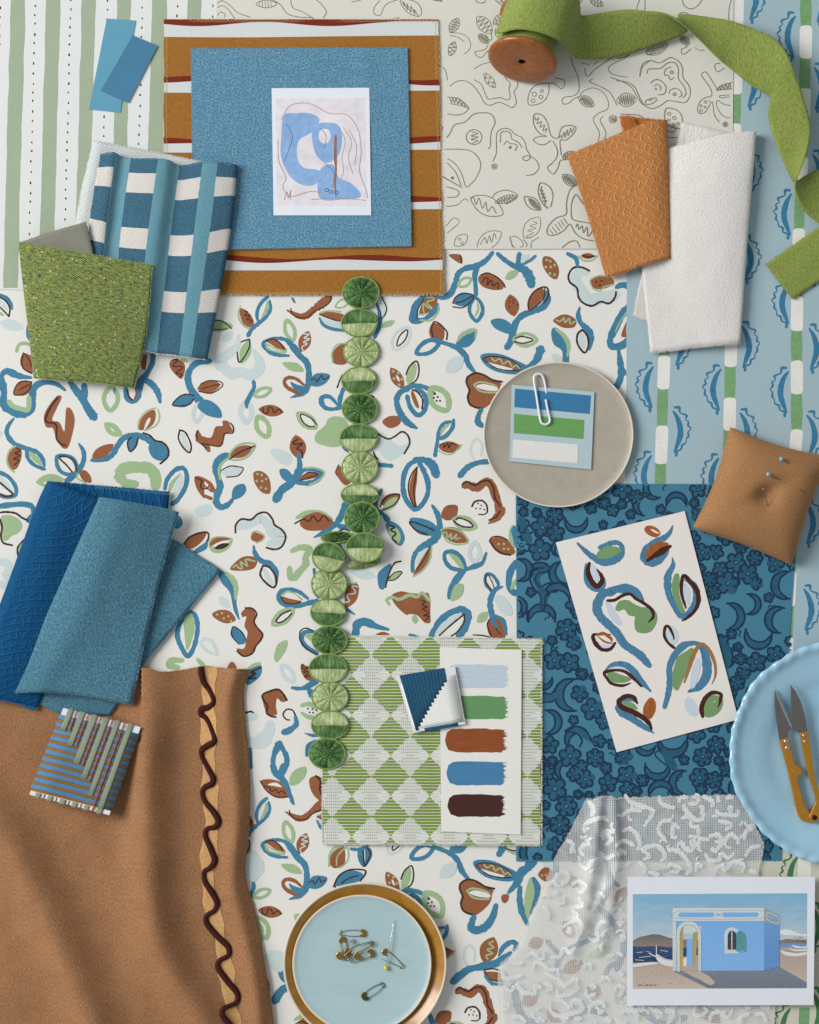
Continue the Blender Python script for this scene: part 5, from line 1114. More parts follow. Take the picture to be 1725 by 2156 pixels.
# ---------------- thread-wrapped cards ----------------
def threadm(name, a, b, ang=0.0, p=1.6, bd=.5):
    m = M(name, .75, .2); k = (m.u*cos(ang)+m.v*sin(ang)); s_ = (k*(2*pi/p)).sin(); n = m.noise(2.5, 3)
    m.base(m.mix(((s_*.3+.5)+(n-.5)*1.6).cl(), a, b)); m.bump(s_+n, bd); return m
wc = empty('thread_wrapped_card', 'small card wrapped in blue and ochre thread with sage bands, lying on the brown drape', 'thread card')
q0 = [(140, 1487), (302, 1527), (236, 1711), (69, 1668)]
def bil(c, u, v): return tuple((c[0][k]*(1-u)+c[1][k]*u)*(1-v)+(c[3][k]*(1-u)+c[2][k]*u)*v for k in (0, 1))
zc = 46
white_c = M('white_board', .7, .3); white_c.base('#dcdde2')
prism('card', q0, zc-3, zc, white_c, wc, bevel=.8)
def strip(name, c, u0, u1, v0, v1, z, m, parent, h=.9, n=4):
    """padded thread band between two fractions of a card"""
    vs, fs, uv = [], [], []
    for j in range(n+1):
        for i in range(5):
            u = u0+(u1-u0)*i/4; v = v0+(v1-v0)*j/n; x, y = bil(c, u, v); vs.append((x, y, z+h*(1-((i-2)/2)**4)*(1-abs(2*j/n-1)**8))); uv.append((x, y))
    for j in range(n):
        for i in range(4): a = j*5+i; fs.append((a+5, a+6, a+1, a))
    b = len(vs); 
    o = mesh_obj(name, vs, fs, m, parent, uvs=uv); s_ = o.modifiers.new('thick', 'SOLIDIFY'); s_.thickness = 1.0*S; s_.offset = -1; return o
a0 = atan2(40, 162)
blu_t = threadm('blue_cotton_thread', '#4c82ae', '#86b2d6', a0+pi/2); och_t = threadm('ochre_cotton_thread', '#a06a20', '#cc933c', a0+pi/2, 1.4); sag_t = threadm('sage_cotton_thread', '#8b987c', '#b6bfa6', a0, 1.6)
for k in range(11):
    v0 = .075+k*.0795; strip('blue_thread_band', q0, -.012, 1.012, v0, v0+.055, zc+.6, blu_t, wc)
    strip('ochre_thread_band', q0, -.012, 1.012, v0+.054, v0+.0795, zc+.9, och_t, wc)
sg = [(.085, .155, .30), (.235, .305, .52), (.375, .465, .74), (.535, .60, .88), (.685, .76, .985), (.86, .925, 1.0)]
sg = [(.065, .135, .235), (.215, .285, .375), (.365, .445, .545), (.52, .59, .68), (.67, .735, .845), (.835, .905, 1.0)]
for u0, u1, v1 in sg:
    strip('sage_thread_band', q0, u0, u1, -.012, v1, zc+2.4, sag_t, wc, 1.0)
    strip('sage_thread_end', q0, u0+.005, u1, .955, 1.012, zc+2.2, sag_t, wc, .8)
redm = M('red_twisted_thread', .8, .2, 'OBJ'); redm.base(redm.mix(redm.noise(1.5, 2), '#8e3a30', '#c26a5c'))
for u, v1 in ((.175, .215), (.325, .365), (.482, .555), (.632, .70), (.785, 1.0)):
    pts = [bil(q0, u+.003*sin(i*1.9), -.01+(v1+.01)*i/22) for i in range(23)]
    tube('red_twisted_cord', [(x, y, zc+3.0) for x, y in pts], [1.15+.35*(i % 2) for i in range(23)], redm, wc, seg=6, n=2)
    x, y = bil(q0, u, .955); x2, y2 = bil(q0, u+.003, 1.01); tube('red_cord_end', [(x, y, zc+1), (x2, y2, zc+.8)], 1.1, redm, wc, seg=6, n=1)

# blue and white stepped thread square
sq = empty('thread_wrapped_square', 'small square wrapped in petrol blue thread stepping diagonally into white, on the paint strip card', 'thread card')
q1 = [(835, 1423), (958.5, 1402), (980, 1523), (871, 1541)]
# (the woven swatch and strip card below it top out near z 11)
zs = 19
bt = threadm('petrol_thread', '#1a5175', '#36789c', atan2(-21, 123), 1.3); wt = threadm('white_thread_wrap', '#dfe3e0', '#f4f4f1', atan2(-21, 123)+pi/2, 3.4, .25)
prism('card', q1, zs-4, zs, white_c, sq, bevel=.8)
strip('white_thread_panel', q1, .03, .985, .14, .955, zs+.4, wt, sq, .6, 10)
strip('blue_thread_edge', q1, .22, .86, .952, 1.01, zs+.5, bt, sq, .5)
for k in range(13):
    u0 = .055+k*.0585; strip('blue_thread_column', q1, u0, u0+.055, -.01, .97-k*.061, zs+1.5, bt, sq, .6)
fray('loose_threads', sq, [(*bil(q1, .99, .1+.085*i), zs) for i in range(11)], thr_w, 2.2, 1.6, .5, (1, 0))

# ---------------- woven diamond swatch, strip card ----------------
def diamonds():
    m = M('green_diamond_weave', .93, .12); wb = (m.noise(30, 2)-.5)*2.4; y = m.v+wb
    r = (y/6.45).fr(); nn = m.noise(1.7, 3)
    dx = (((m.u-823.0)/82.0+.5).fr()-.5).abs()*2.0; dy = (((m.v-1378.0)/85.0+.5).fr()-.5).abs()*2.0
    dm = (dx+dy+((m.v/6.45).m('FLOOR')*2.9).sin()*.04+(nn-.5)*.12).lt(.985)
    white_line = (r-.5).abs().gt(.36); zig = ((m.u/3.2+(y/3.2).fr()*.6).fr()).lt(.42)
    dash = ((m.u/4.1).fr().lt(.5))*((r-.5).abs().lt(.17))
    solid = (dx*.5+(1.0-dy)*.8).lt(.40)    # long white floats between the diamonds
    dark = dm*(1.0-white_line)
    c = m.mix(dm*(1.0-white_line), '#e6e7e1', m.mix(zig*.6+(nn-.5), '#728f30', '#9fb65a'))
    c = m.mix((1.0-dm)*dash*(1.0-solid), c, '#6e855f'); c = m.mix(white_line*.12*nn, c, '#9aa08f')
    m.base(c); m.bump(white_line*.8+zig*.4+nn*.6, 1.3); return m
dw = tag(quadsheet('woven_swatch', [(680, 1338), (1140, 1346), (1138, 1779), (678, 1776)], 8.2, 2.6, diamonds(), nx=60, ny=60, wob=1.8, hf=lambda x, y: .8*sin(x*.03)*sin(y*.02)),
    'woven swatch of lime green diamonds on white under the paint strip card', 'fabric swatch')
for e, out in (([(680+i*11.5, 1338+i*.2, 8) for i in range(41)], (0, -1)), ([(1140, 1346+i*10.8, 8) for i in range(41)], (1, 0)), ([(678+i*11.5, 1776+i*.08, 8) for i in range(41)], (0, 1)), ([(679.5, 1338+i*10.9, 8) for i in range(41)], (-1, 0))):
    fray('frayed_edge', dw, e, thr_w, 1.6, 3.2, .7, out)
fray('frayed_edge', dw, [(1134, 1346, 8), (1141, 1348, 8), (1141, 1356, 8)], thr_g, 3, 7, .7, (.5, -1))
cardm = paper('uncoated_white_card', '#e2e2dc', '#e6e6e1')
pcd = tag(quadsheet('paint_strip_card', [(926, 1362), (1098, 1368), (1096, 1756), (929, 1749)], 11.6, 1.6, cardm, nx=3, ny=3), 'tall white card with five brushed paint strips, pale blue down to dark brown', 'paint card')
def brushm(name, a, b, ang=0.0, bd=.5, rough=.5):
    m = M(name, rough, .35); u = m.u*cos(ang)+m.v*sin(ang); v = m.v*cos(ang)-m.u*sin(ang)
    n = m.nt.nodes.new('ShaderNodeTexNoise'); n.inputs['Scale'].default_value = 1; n.inputs['Detail'].default_value = 4
    m.nt.links.new(m.comb(u*.02, v*.55), n.inputs['Vector']); f = E(m.nt, n.outputs['Fac'])
    m.base(m.mix(((f-.5)*2+.45).cl()*.8, a, b)); m.bump(f, bd*.6); return m
for i, (y0, y1, a, b, nm, x0, x1) in enumerate(((1398, 1448, '#b3c3d0', '#c6d3dc', 'pale blue', 938, 1070), (1464, 1513, '#5c8c58', '#6d9c68', 'leaf green', 938, 1070), (1533, 1583, '#7c3c17', '#a25a2c', 'rust brown', 938, 1067), (1602, 1652, '#3b749f', '#5189b1', 'mid blue', 941, 1066), (1671, 1718, '#3a1a16', '#4c2620', 'dark brown', 943, 1064))):
    pts = [(x0+3, y0+8), (x0+12, y0+1.5)]+[(x0+12+t*(x1-x0-24)/10, y0+random.uniform(-.6, .9)+(1.5 if t > 7 else 0)) for t in range(1, 11)]
    y = y0+3
    while y < y1-4: pts += [(x1+random.uniform(-7, 2.5), y), (x1-random.uniform(3, 10), y+1.3)]; y += 2.6
    pts += [(x1-10, y1-1.5)]+[(x1-12-t*(x1-x0-24)/10, y1+random.uniform(-.8, .6)) for t in range(0, 10)]+[(x0+6, y1-5), (x0+1, y1-16), (x0-1, y0+24)]
    o = prism('paint_stroke', pts, 11.5, 12.05, brushm(nm.replace(' ', '_')+'_paint', a, b, bd=.35), pcd); o['label'] = nm+' brushed paint strip with a ragged right end'

# ---------------- painted leaf study card ----------------
hp = paper('watercolour_paper', '#e4dfd9', '#e9e5e0')
lc = tag(prism('painted_card', [(1170, 1142), (1441, 1076), (1554, 1514), (1298, 1583)], 5.4, 7.6, hp), 'tilted cream card painted with loose leaf and vine brush strokes', 'painting')
PB = dict(B=brushm('blue_gouache', '#37698c', '#5f97b6', 1.2, .6, .4), G=brushm('green_gouache', '#6d9060', '#84a774', 1.2, .6, .4), D=brushm('umber_gouache', '#2f130e', '#5c2c1f', 1.2, .6, .35), R=brushm('sienna_gouache', '#8a4a20', '#b87036', 1.2, .6, .4), L=brushm('pale_blue_gouache', '#bfccda', '#cdd7e2', 1.2, .3, .5), K=hp, O=brushm('mars_brown_gouache', '#8e5c2c', '#b98a50', 1.2, .5, .4))
MOT = ['''@ 862.5 1078 .25
v B 1412 262 18 1460 310 34 1530 370 50 1620 415 70 1700 410 70 1770 370 60 1790 310 40 1760 262 40 1690 262 40 1600 300 40; f G 1570 370 1600 320 1680 285 1760 300 1780 330 1700 380 1620 395''',
'''@ 862.5 1078 .25
f B 1490 430 1465 510 1475 600 1530 660 1600 670 1650 620 1630 540 1560 600; v D 1512 430 26 1500 500 40 1530 580 46 1580 625 44 1620 580 40 1610 530 30 1575 480 10; f L 1525 430 1570 480 1590 560 1575 600 1540 540''',
'''@ 1293.75 1078 .25
f R 250 150 265 120 310 115 360 140 385 185 340 212 280 190; f K 300 145 330 150 378 180 340 175''',
'''@ 1293.75 1078 .25
v B 488 115 10 465 170 34 420 215 50 340 250 50 270 310 60 245 380 60 300 430 60 370 410 60 430 350 40 450 320 20; f R 262 390 270 320 330 265 400 250 455 270 400 330 320 380; v D 275 408 24 350 360 50 420 315 50 472 285 20''',
'''@ 1293.75 1078 .25
v B 485 385 10 490 450 40 450 530 60 445 620 60 460 700 60 500 790 50 560 875 50 620 850 50 670 780 56 690 690 56 660 610 50 590 570 14; f G 480 640 490 560 510 520 540 525 545 600 540 680 570 780 592 840 560 848 510 760; f L 580 590 630 650 635 720 620 790 590 740 575 660; v D 600 808 14 570 720 26 560 640 30 578 535 30 640 590 36 690 660 40 705 740 36 680 820 30 610 890 24 565 915 10''',
'''@ 1293.75 1078 .25
v B -40 690 50 20 650 60 110 650 90 190 690 70 235 750 30; f G 5 810 40 750 110 740 160 770 230 800 300 800 350 850 355 920 310 1000 240 1020 180 1000 165 930 170 880 120 870 80 820 30 835; v D -60 745 24 0 740 26 70 700 26 130 690 26 180 730 26 250 770 26 310 820 28 325 880 26 280 930 8''',
'''@ 1293.75 1078 .25
v B 20 640 50 -40 665 60 -110 700 70 -150 800 70 -120 880 70 -50 950 70 20 1020 70 80 1110 70 150 1160 64 220 1210 70 290 1290 50; f L -80 770 -60 740 0 830 60 930 30 950 -30 900''',
'''@ 862.5 1078 .25
v D 1690 1030 10 1610 1030 16 1545 1035 28 1560 1100 36 1620 1155 34 1690 1150 30 1730 1100 20; f L 1570 1070 1600 1110 1690 1120 1680 1140 1620 1140; v R 1580 1030 16 1630 1020 26 1690 1060 26 1700 1090 10; f R 1570 1035 1640 1080 1715 1105 1640 1100''',
'''@ 1293.75 1078 .25
f L 430 990 460 950 520 990 540 1060 500 1120 450 1080; v D 500 1075 8 490 1030 20 455 965 24 425 970 26 418 1040 24 450 1100 22 500 1142 26''',
'''@ 1293.75 1078 .25
v B 420 1640 40 450 1530 50 465 1420 56 460 1310 50 500 1210 56 570 1130 60 640 1105 40 700 1110 40 750 1170 60 775 1280 80 770 1380 80 710 1470 60 620 1510 20; f G 500 1300 530 1220 600 1170 655 1140 660 1200 610 1340 570 1420 530 1500 490 1470 485 1380; f L 630 1470 650 1330 690 1230 720 1250 715 1350 680 1460 650 1485; v O 585 1435 14 620 1330 26 660 1210 36 710 1120 30 760 1120 26 810 1190 28 845 1290 26 845 1380 16 815 1450 4''',
'''@ 1293.75 1078 .25
v B -80 1340 20 -20 1290 44 60 1280 50 140 1320 60 210 1410 56 300 1505 20; f L -60 1330 0 1300 80 1310 140 1370 60 1350; f G -70 1400 -40 1340 60 1370 140 1400 80 1435 -20 1430; v D -70 1400 16 -85 1350 30 0 1330 22 80 1340 26 150 1390 28 225 1465 20; v D -70 1390 20 -30 1440 26 60 1460 24 135 1438 8''',
'''@ 1293.75 1078 .25
v B 190 1600 16 130 1575 30 60 1590 30 30 1640 50 60 1690 60 150 1740 56 240 1800 50 330 1860 10; f G 60 1620 110 1590 170 1620 190 1660 120 1650; v D 190 1610 16 160 1560 36 100 1548 36 35 1590 40 60 1640 44 150 1680 44 240 1730 44 290 1780 36 312 1835 12''',
'''@ 1293.75 1078 .25
f R 238 1690 250 1620 300 1560 340 1590 345 1660 320 1720 290 1745 260 1730; v D 312 1600 3 295 1660 3 300 1720 3''',
'''@ 1293.75 1078 .25
f L 585 1600 610 1555 660 1580 698 1650 690 1715 640 1710 600 1670''',
'''@ 1293.75 1078 .25
f G 750 1650 770 1580 830 1540 900 1560 910 1620 880 1680 820 1722 760 1720; f K 825 1600 852 1585 835 1600; v D 740 1720 30 730 1650 40 760 1570 40 820 1520 34 890 1530 30 890 1580 30 870 1645 6''',
]
for t in MOT:
    p = Print(7.6, jit=.25); p.run(t)
    o = p.build('painted_motif', PB, lc)
    s_ = o.modifiers.new('thick', 'SOLIDIFY'); s_.thickness = .25*S; s_.offset = 1

# ---------------- embroidered trim ----------------
tr = empty('embroidered_trim', 'green embroidered trim of overlapping round medallions running down the middle', 'trim')
def sat(name, a, b):
    m = M(name, .5, .35); s_ = (m.u*(2*pi/2.6)).sin(); n = m.noise(3.2, 3, .6, 2.0, .2)
    m.base(m.mix(((n-.5)*3.0+(m.noise(26, 1)-.5)*2.4+.45+s_*.2).cl(), a, b)); m.bump(s_*.6+n*1.6, 1.3); return m  # silky thread highlights painted in: lighter and darker streaks, lightness varying per petal
dkg = sat('deep_green_satin_stitch', '#2d5525', '#7aa662'); ltg = sat('light_green_satin_stitch', '#9ab26c', '#e0ecb8'); edg = fuzzy('green_chain_stitch', '#5a7838', '#9ab46c', 2.0, 1.4, 3)
def medallion(x, y, rx, ry, kind, z, rot=0.0, tx=0.0, ty=0.0):
    """kind: D or L radial dark/light, 'DL' dark over light, 'LD' light over dark"""
    cr_, sr = cos(rot), sin(rot)
    def put(a, b, h): # a, b local
        X, Y = a*rx, b*ry; return (x+X*cr_-Y*sr, y+X*sr+Y*cr_, z+h+tx*a+ty*b)
    mo = empty_part('medallion', tr)
    vs, fs, uv, ml = [], [], [], []
    if len(kind) == 1:
        wn = 12; per = 4; N = wn*per; rings = (.0, .12, .3, .5, .7, .88, .93)
        for w_ in range(wn):
            for i in range(per+1):
                a = 2*pi*(w_+i/per)/wn; hh = 3.2*sin(pi*i/per)**.7-1.2+(.8 if w_ % 2 else 0)
                for r in rings:
                    dome = 2.6-2.0*r*r
                    b = put(r*cos(a), r*sin(a), dome+hh*min(1, r*3)*(.9 if r < .9 else .4)); vs.append(b); uv.append((r*34+w_*57, (a*14)))
            b0 = w_*(per+1)*len(rings); n = len(rings)
            for i in range(per):
                for k in range(n-1): A = b0+i*n+k; fs.append((A+1, A, A+n, A+n+1)); ml.append(0)
        mat = [dkg if kind == 'D' else ltg]
        mesh_obj('satin_petals', vs, fs, mat, mo, uvs=uv)
    else:
        for half in (0, 1):
            vs, fs, uv = [], [], []; c = kind[half]; NX, NY = 18, 8
            ys = -.02*1
            for j in range(NY+1):
                for i in range(NX+1):
                    s_ = -1+2*i/NX; yy = .93*math.sqrt(max(0, 1-(s_*.985)**2)); split = .02+.05*s_*s_
                    if half == 0: y0, y1 = -yy, split if abs(s_) < .97 else -yy*.2
                    else: y0, y1 = split if abs(s_) < .97 else yy*.2, yy
                    t = j/NY; b = y0+(y1-y0)*t; prof = 2.8*(sin(pi*min(max(t, .0), 1)))**.6+ (1.0 if half == 0 else .6)
                    vs.append(put(s_*.93, b, prof)); uv.append((s_*36, b*30))
            for j in range(NY):
                for i in range(NX): A = j*(NX+1)+i; fs.append((A+NX+1, A+NX+2, A+1, A))
            mesh_obj('satin_half', vs, fs, dkg if c == 'D' else ltg, mo, uvs=uv)
    vs, fs = [], []
    tube('', [put(.965*cos(2*pi*i/26), .965*sin(2*pi*i/26), .2) for i in range(26)], [1.7+.5*random.random() for _ in range(26)], edg, seg=6, n=2, closed=True, vs=vs, fs=fs)
    mesh_obj('edging', vs, fs, edg, mo)
    # backing
    vs = [put(0, 0, -1.2)]+[put(.97*cos(2*pi*i/30), .97*sin(2*pi*i/30), -1.2) for i in range(30)]
    mesh_obj('backing', vs, [(0, 1+(i+1) % 30, 1+i) for i in range(30)], bkm, mo)
    return mo
def empty_part(name, parent):
    o = bpy.data.objects.new(name, None); C.objects.link(o); o.parent = parent; return o
bkm = M('grey_backing_net', .9, .1); bkm.base('#7b8280')
T1 = [(1318, 312, 158, 135, 'D'), (1305, 565, 155, 118, 'DL'), (1318, 808, 152, 130, 'L'), (1302, 1050, 150, 117, 'LD'), (1310, 1287, 153, 132, 'D'), (1300, 1535, 162, 120, 'DL'), (1307, 1783, 155, 137, 'L'), (1307, 2013, 160, 95, 'LD')]
for i, (x, y, a, b, k) in enumerate(T1): medallion(431.25+x/4, 539+y/4, a/4, b/4, k, (9.5, 7, 5, 5, 5, 5, 6, 12)[i], random.uniform(-.05, .05))
T2 = [(1328, 50, 150, 137, 'D', 20, 0), (1352, 298, 160, 124, 'DL', 24, 0), (1045, 380, 140, 125, 'DL', 15, .2), (1050, 605, 152, 132, 'L', 8, 0), (1043, 845, 152, 117, 'LD', 6, .05), (1055, 1075, 152, 122, 'D', 11.5, 0), (1043, 1315, 165, 124, 'DL', 12, 0), (1058, 1555, 155, 127, 'L', 12, 0), (1058, 1790, 160, 122, 'LD', 12, 0), (1033, 2030, 157, 132, 'D', 12, 0)]
for x, y, a, b, k, z, r in T2: medallion(431.25+x/4, 1078+y/4, a/4, b/4, k, z, r)
medallion(431.25+1115/4, 1078+212/4, 34, 12, 'D', 8, -.05, 0, 6); medallion(431.25+1340/4, 1078+432/4, 36, 9, 'L', 8, -.2, 0, -5)
# grey underside of the fold
loft('folded_back', [[(719, 1145, 14), (726, 1158, 17), (742, 1180, 12)], [(732, 1143, 18), (738, 1160, 20), (752, 1184, 12)]], bkm, tr, ns=3, nt=10, th=.8)

# ---------------- grey plate, sample card and paper clip ----------------
stone = M('warm_grey_glaze', .42, .35, 'OBJ'); n = stone.noise(26, 5); n2 = stone.noise(2.5, 3)
stone.base(stone.mix(((n-.5)*1.6+.4).cl(), '#a39c8e', '#b1aa9d')); stone.bump(n2, .25)
creamr = M('cream_glaze_rim', .35, .4, 'OBJ'); creamr.base('#d6cdbb')
gp = tag(lathe('plate', [(0, 13), (80, 13), (140, 13.4), (151, 14.8), (154.5, 17), (156.5, 18), (158, 17), (157, 13), (120, 2), (0, 2)], 1175, 915.5, [stone, creamr], seg=128, sx=1.0, sy=.968, mi=[0, 0, 0, 0, 1, 1, 1, 0, 0]),
    'flat warm grey round plate with a thin cream rim, holding a sample card', 'plate')
brm = brushm('powder_blue_painted_card', '#a8bfc5', '#b6cacf', pi/2, .4, .6)
cd = tag(quadsheet('sample_card', [(1077, 811), (1250.5, 826), (1243.7, 989), (1072, 971.5)], 16.8, 1.4, brm, nx=4, ny=4), 'powder blue square card with blue, green and white painted bands on the grey plate', 'colour card')
for c, a, b, l in (([(885, 1120), (1522, 1178), (1512, 1333), (880, 1275)], '#2f739f', '#3a7ca8', 'blue'), ([(878, 1332), (1466, 1383), (1458, 1543), (876, 1492)], '#5e9552', '#70a862', 'green'), ([(872, 1548), (1415, 1590), (1412, 1748), (865, 1698)], '#dad9d5', '#e0dfdc', 'white')):
    o = quadsheet('painted_band', [(862.5+x/4, 539+y/4) for x, y in c], 17.4, .6, brushm(l+'_band_paint', a, b, .08 if l != 'white' else pi/2, .5, .5), cd, nx=2, ny=2); o['label'] = l+' painted band glued to the card'
clipm = M('white_coated_wire', .3, .5, 'OBJ'); clipm.base('#e2e6ee'); clipm.b.inputs['Coat Weight'].default_value = .4
cpth = [(1143, 1212, 20.5), (1160, 1300, 20.5), (1178, 1385, 20.5), (1166, 1412, 20.5), (1140, 1422, 20.5), (1112, 1412, 20.5), (1098, 1385, 20.5), (1080, 1280, 20.5), (1060, 1150, 20.5), (1044, 1050, 20.5), (1050, 1012, 20.2), (1078, 997, 19.8), (1108, 1005, 19), (1126, 1035, 18), (1136, 1075, 16.5), (1143, 1112, 15.2), (1150, 1160, 15)]
tag(tube('paper_clip', [(862.5+x/4, 539+y/4, z+.8) for x, y, z in cpth], 2.5, clipm, seg=10, n=5), 'white coated wire paper clip holding the colour card', 'paper clip')

# ---------------- pincushion and pins ----------------
pcm = M('caramel_fleece', .95, .1); n = pcm.noise(2.6, 3, .6); pcm.base(pcm.mix(((n-.5)*2.4+.5).cl(), '#8a6242', '#b98c60')); pcm.bump(n, 2.2); pcm.sheen(.3, .4, '#e0b080')
pcn = empty('pincushion', 'square caramel brown fleece pincushion with a dimpled centre', 'pincushion')
def cushion_h(u, v):
    a, b = 2*u-1, 2*v-1; ed = max(0, (1-abs(a)**3.2)*(1-abs(b)**3.2))
    h = 60*ed**.5; d = hypot(a-.05, b-.02); h -= 17*math.exp(-(d/.20)**2)+5*math.exp(-((a*.7+b*.7)/.12)**2)*math.exp(-(d/.5)**2)
    return max(h, 0)+3*noise.noise(Vector((a*2, b*2, 2)))*ed
cC = [(1531, 895), (1752, 960), (1668, 1194), (1452, 1114)]
def cushion_xy(u, v):
    x, y = bil(cC, u, v); a, b = 2*u-1, 2*v-1
    y += 12*(1-a*a)*(-b)*(1 if b < 0 else .7)*abs(b)**2; x += -13*(1-b*b)*a*abs(a)**2
    k = (abs(a)*abs(b))**6; x -= a*5*k; y -= b*5*k
    return x, y
for nm, sgn in (('top_panel', 1), ('bottom_panel', -1)):
    vs, fs = [], []; N = 64
    for j in range(N+1):
        for i in range(N+1):
            x, y = cushion_xy(i/N, j/N); h = cushion_h(i/N, j/N); vs.append((x, y, 22+(h if sgn > 0 else -min(17, h*.5))))
    for j in range(N):
        for i in range(N):
            a = j*(N+1)+i; f = (a+N+1, a+N+2, a+1, a); fs.append(f if sgn > 0 else f[::-1])
    mesh_obj(nm, vs, fs, pcm, pcn)
steel = metal('pin_steel', '#8c8a86', .3, '#5c5650'); brass = metal('pin_brass', '#b3913c', .28, '#4a3a14'); blhead = gloss('blue_glass_bead', '#6fb3d6', .08)
def ball(name, x, y, z, r, m, parent):
    vs, fs = [], []; n, k = 8, 12
    for i in range(n+1):
        for j in range(k): vs.append((x+r*sin(pi*i/n)*cos(2*pi*j/k), y+r*sin(pi*i/n)*sin(2*pi*j/k), z+r*cos(pi*i/n)))
    for i in range(n):
        for j in range(k): fs.append((i*k+j, i*k+(j+1) % k, (i+1)*k+(j+1) % k, (i+1)*k+j))
    return mesh_obj(name, vs, fs, m, parent)
def pinz(x, y):
    best = None
    for i in range(33):
        for j in range(33):
            q = cushion_xy(i/32, j/32); d = hypot(q[0]-x, q[1]-y)
            if best is None or d < best[0]: best = (d, 22+cushion_h(i/32, j/32))
    return best[1]
PN = [((1633, 968), (1654, 980), 'pin with a pale blue bead head, nearer the top edge of the pincushion'), ((1605, 1000), (1635, 1013), 'pin with a pale blue bead head, nearer the middle of the pincushion'),
      ((1694, 1004), (1727, 1020), 'bare pin shank lying near the right edge of the pincushion'), ((1671, 1031), (1697, 1044), 'bare pin shank just right of the pincushion dimple'), ((1593, 1024), (1608, 1069), 'bare pin standing steeply in the pincushion dimple')]
for i, (a, b, l) in enumerate(PN):
    t = empty('dressmaking_pin', l, 'pin', 'pins in the pincushion'); za, zb = pinz(*a), pinz(*b)
    if i < 2: ball('bead_head', a[0], a[1], za+9, 4.6, blhead, t)
    tube('shank', [(a[0], a[1], za+(8 if i < 2 else 3)), ((a[0]+b[0])/2, (a[1]+b[1])/2, (za+zb)/2+5), (b[0], b[1], zb-2)], .75, steel, t, seg=6, n=2)

# ---------------- scalloped blue plate and snips ----------------
blg = M('sky_blue_glaze', .09, .5, 'OBJ'); n = blg.noise(60, 3); blg.base(blg.mix(((n-.5)*1.5+.4).cl(), '#98c4dc', '#a6cfe4')); blg.b.inputs['Coat Weight'].default_value = .6; blg.b.inputs['Coat Roughness'].default_value = .04
def scal(r, z, a, i):
    k = 44
    if r > 214: f = min(1, (r-214)/12); s_ = sin(a*k/2)**2; return r+f*(2.2*s_-1.4)+1.2*f*sin(a*7)+.8*f*sin(a*13+2), z+f*(1.5*sin(a*k-(r-214)*.16)+.6*sin(a*17))
    return r, z
tag(lathe('scalloped_plate', [(0, 12), (60, 12), (120, 12.4), (138, 14), (150, 18), (165, 24), (185, 29), (205, 33), (214, 36), (220, 40), (226, 43.5), (232, 44), (236, 41.5), (236, 38), (228, 34), (200, 22), (150, 8), (120, 3), (0, 3)], 1766, 1581, blg, seg=348, mod=scal),
    'glossy sky blue plate with a scalloped rope rim, holding the thread snips', 'plate')
sn = empty('thread_snips', 'small thread snips with dark pointed blades and golden handles on the blue plate', 'scissors')
gun = metal('gunmetal_blade', '#8a8680', .42, '#5a564f'); gold = M('gold_enamel', .35, .5, 'OBJ', metal=.55); n = gold.noise(8, 4); gold.base(gold.mix(n, '#a86c1e', '#cf9a3a')); siv = metal('silver_rivet', '#c9c8c2', .25, '#8a8985')
def tl(c, r, pts): return [(431.25*c+x/4, 539*r+y/4) for x, y in pts]
prism('blade', tl(3, 2, [(1330, 1483), (1352, 1515), (1410, 1640), (1480, 1800), (1470, 1812), (1446, 1838), (1448, 1885), (1372, 1903), (1345, 1740), (1328, 1610)]), 26, 28.2, gun, sn, bevel=.5, tilt=lambda x, y: (1554-y)*.07)
prism('honed_edge', tl(3, 2, [(1331, 1484), (1353, 1515), (1411, 1640), (1480, 1800), (1466, 1806), (1395, 1655), (1340, 1525)]), 28.3, 28.7, siv, sn, tilt=lambda x, y: (1554-y)*.07)
prism('blade', tl(3, 2, [(1460, 1443), (1500, 1495), (1550, 1590), (1582, 1700), (1605, 1832), (1535, 1850), (1490, 1815), (1466, 1745)]), 29.5, 31.7, gun, sn, bevel=.5, tilt=lambda x, y: (1554-y)*.07)
def tl2(pts): return tl(3, 2, pts)
prism('handle', tl2([(1370, 1905), (1448, 1885), (1455, 1905), (1500, 2110), (1540, 2130), (1560, 2160), (1572, 2195), (1525, 2205), (1530, 2270), (1575, 2440), (1612, 2495), (1640, 2545), (1655, 2600), (1620, 2598), (1560, 2585), (1528, 2540), (1440, 2160)]), 20, 31, gold, sn, bevel=1.2)
prism('handle', tl2([(1540, 1848), (1606, 1832), (1618, 1870), (1655, 2156), (1722, 2410), (1728, 2500), (1705, 2570), (1665, 2603), (1630, 2590), (1618, 2550), (1650, 2480), (1672, 2430), (1672, 2390), (1600, 2156), (1560, 1960)]), 24, 35, gold, sn, bevel=1.2)
for x, y, r, z in ((1430, 1921, 22, 31), (1441, 1976, 22, 31), (1577, 1868, 16, 35), (1585, 1920, 16, 35)):
    X, Y = tl(3, 2, [(x, y)])[0]; q = r/4; lathe('rivet', [(0, z+2.2), (q*.3, z+1.3), (q*.5, z+2.0), (q*.8, z+1.6), (q, z+.4), (q, z-1)], X, Y, siv, sn, seg=20)
X, Y = tl(3, 3, [(1663, 400)])[0]; lathe('pivot_screw', [(0, 37), (2, 36.2), (4, 37), (5.4, 36.2), (5.6, 33)], X, Y, metal('dark_screw', '#3b3733', .35, '#1d1a18'), sn, seg=20)

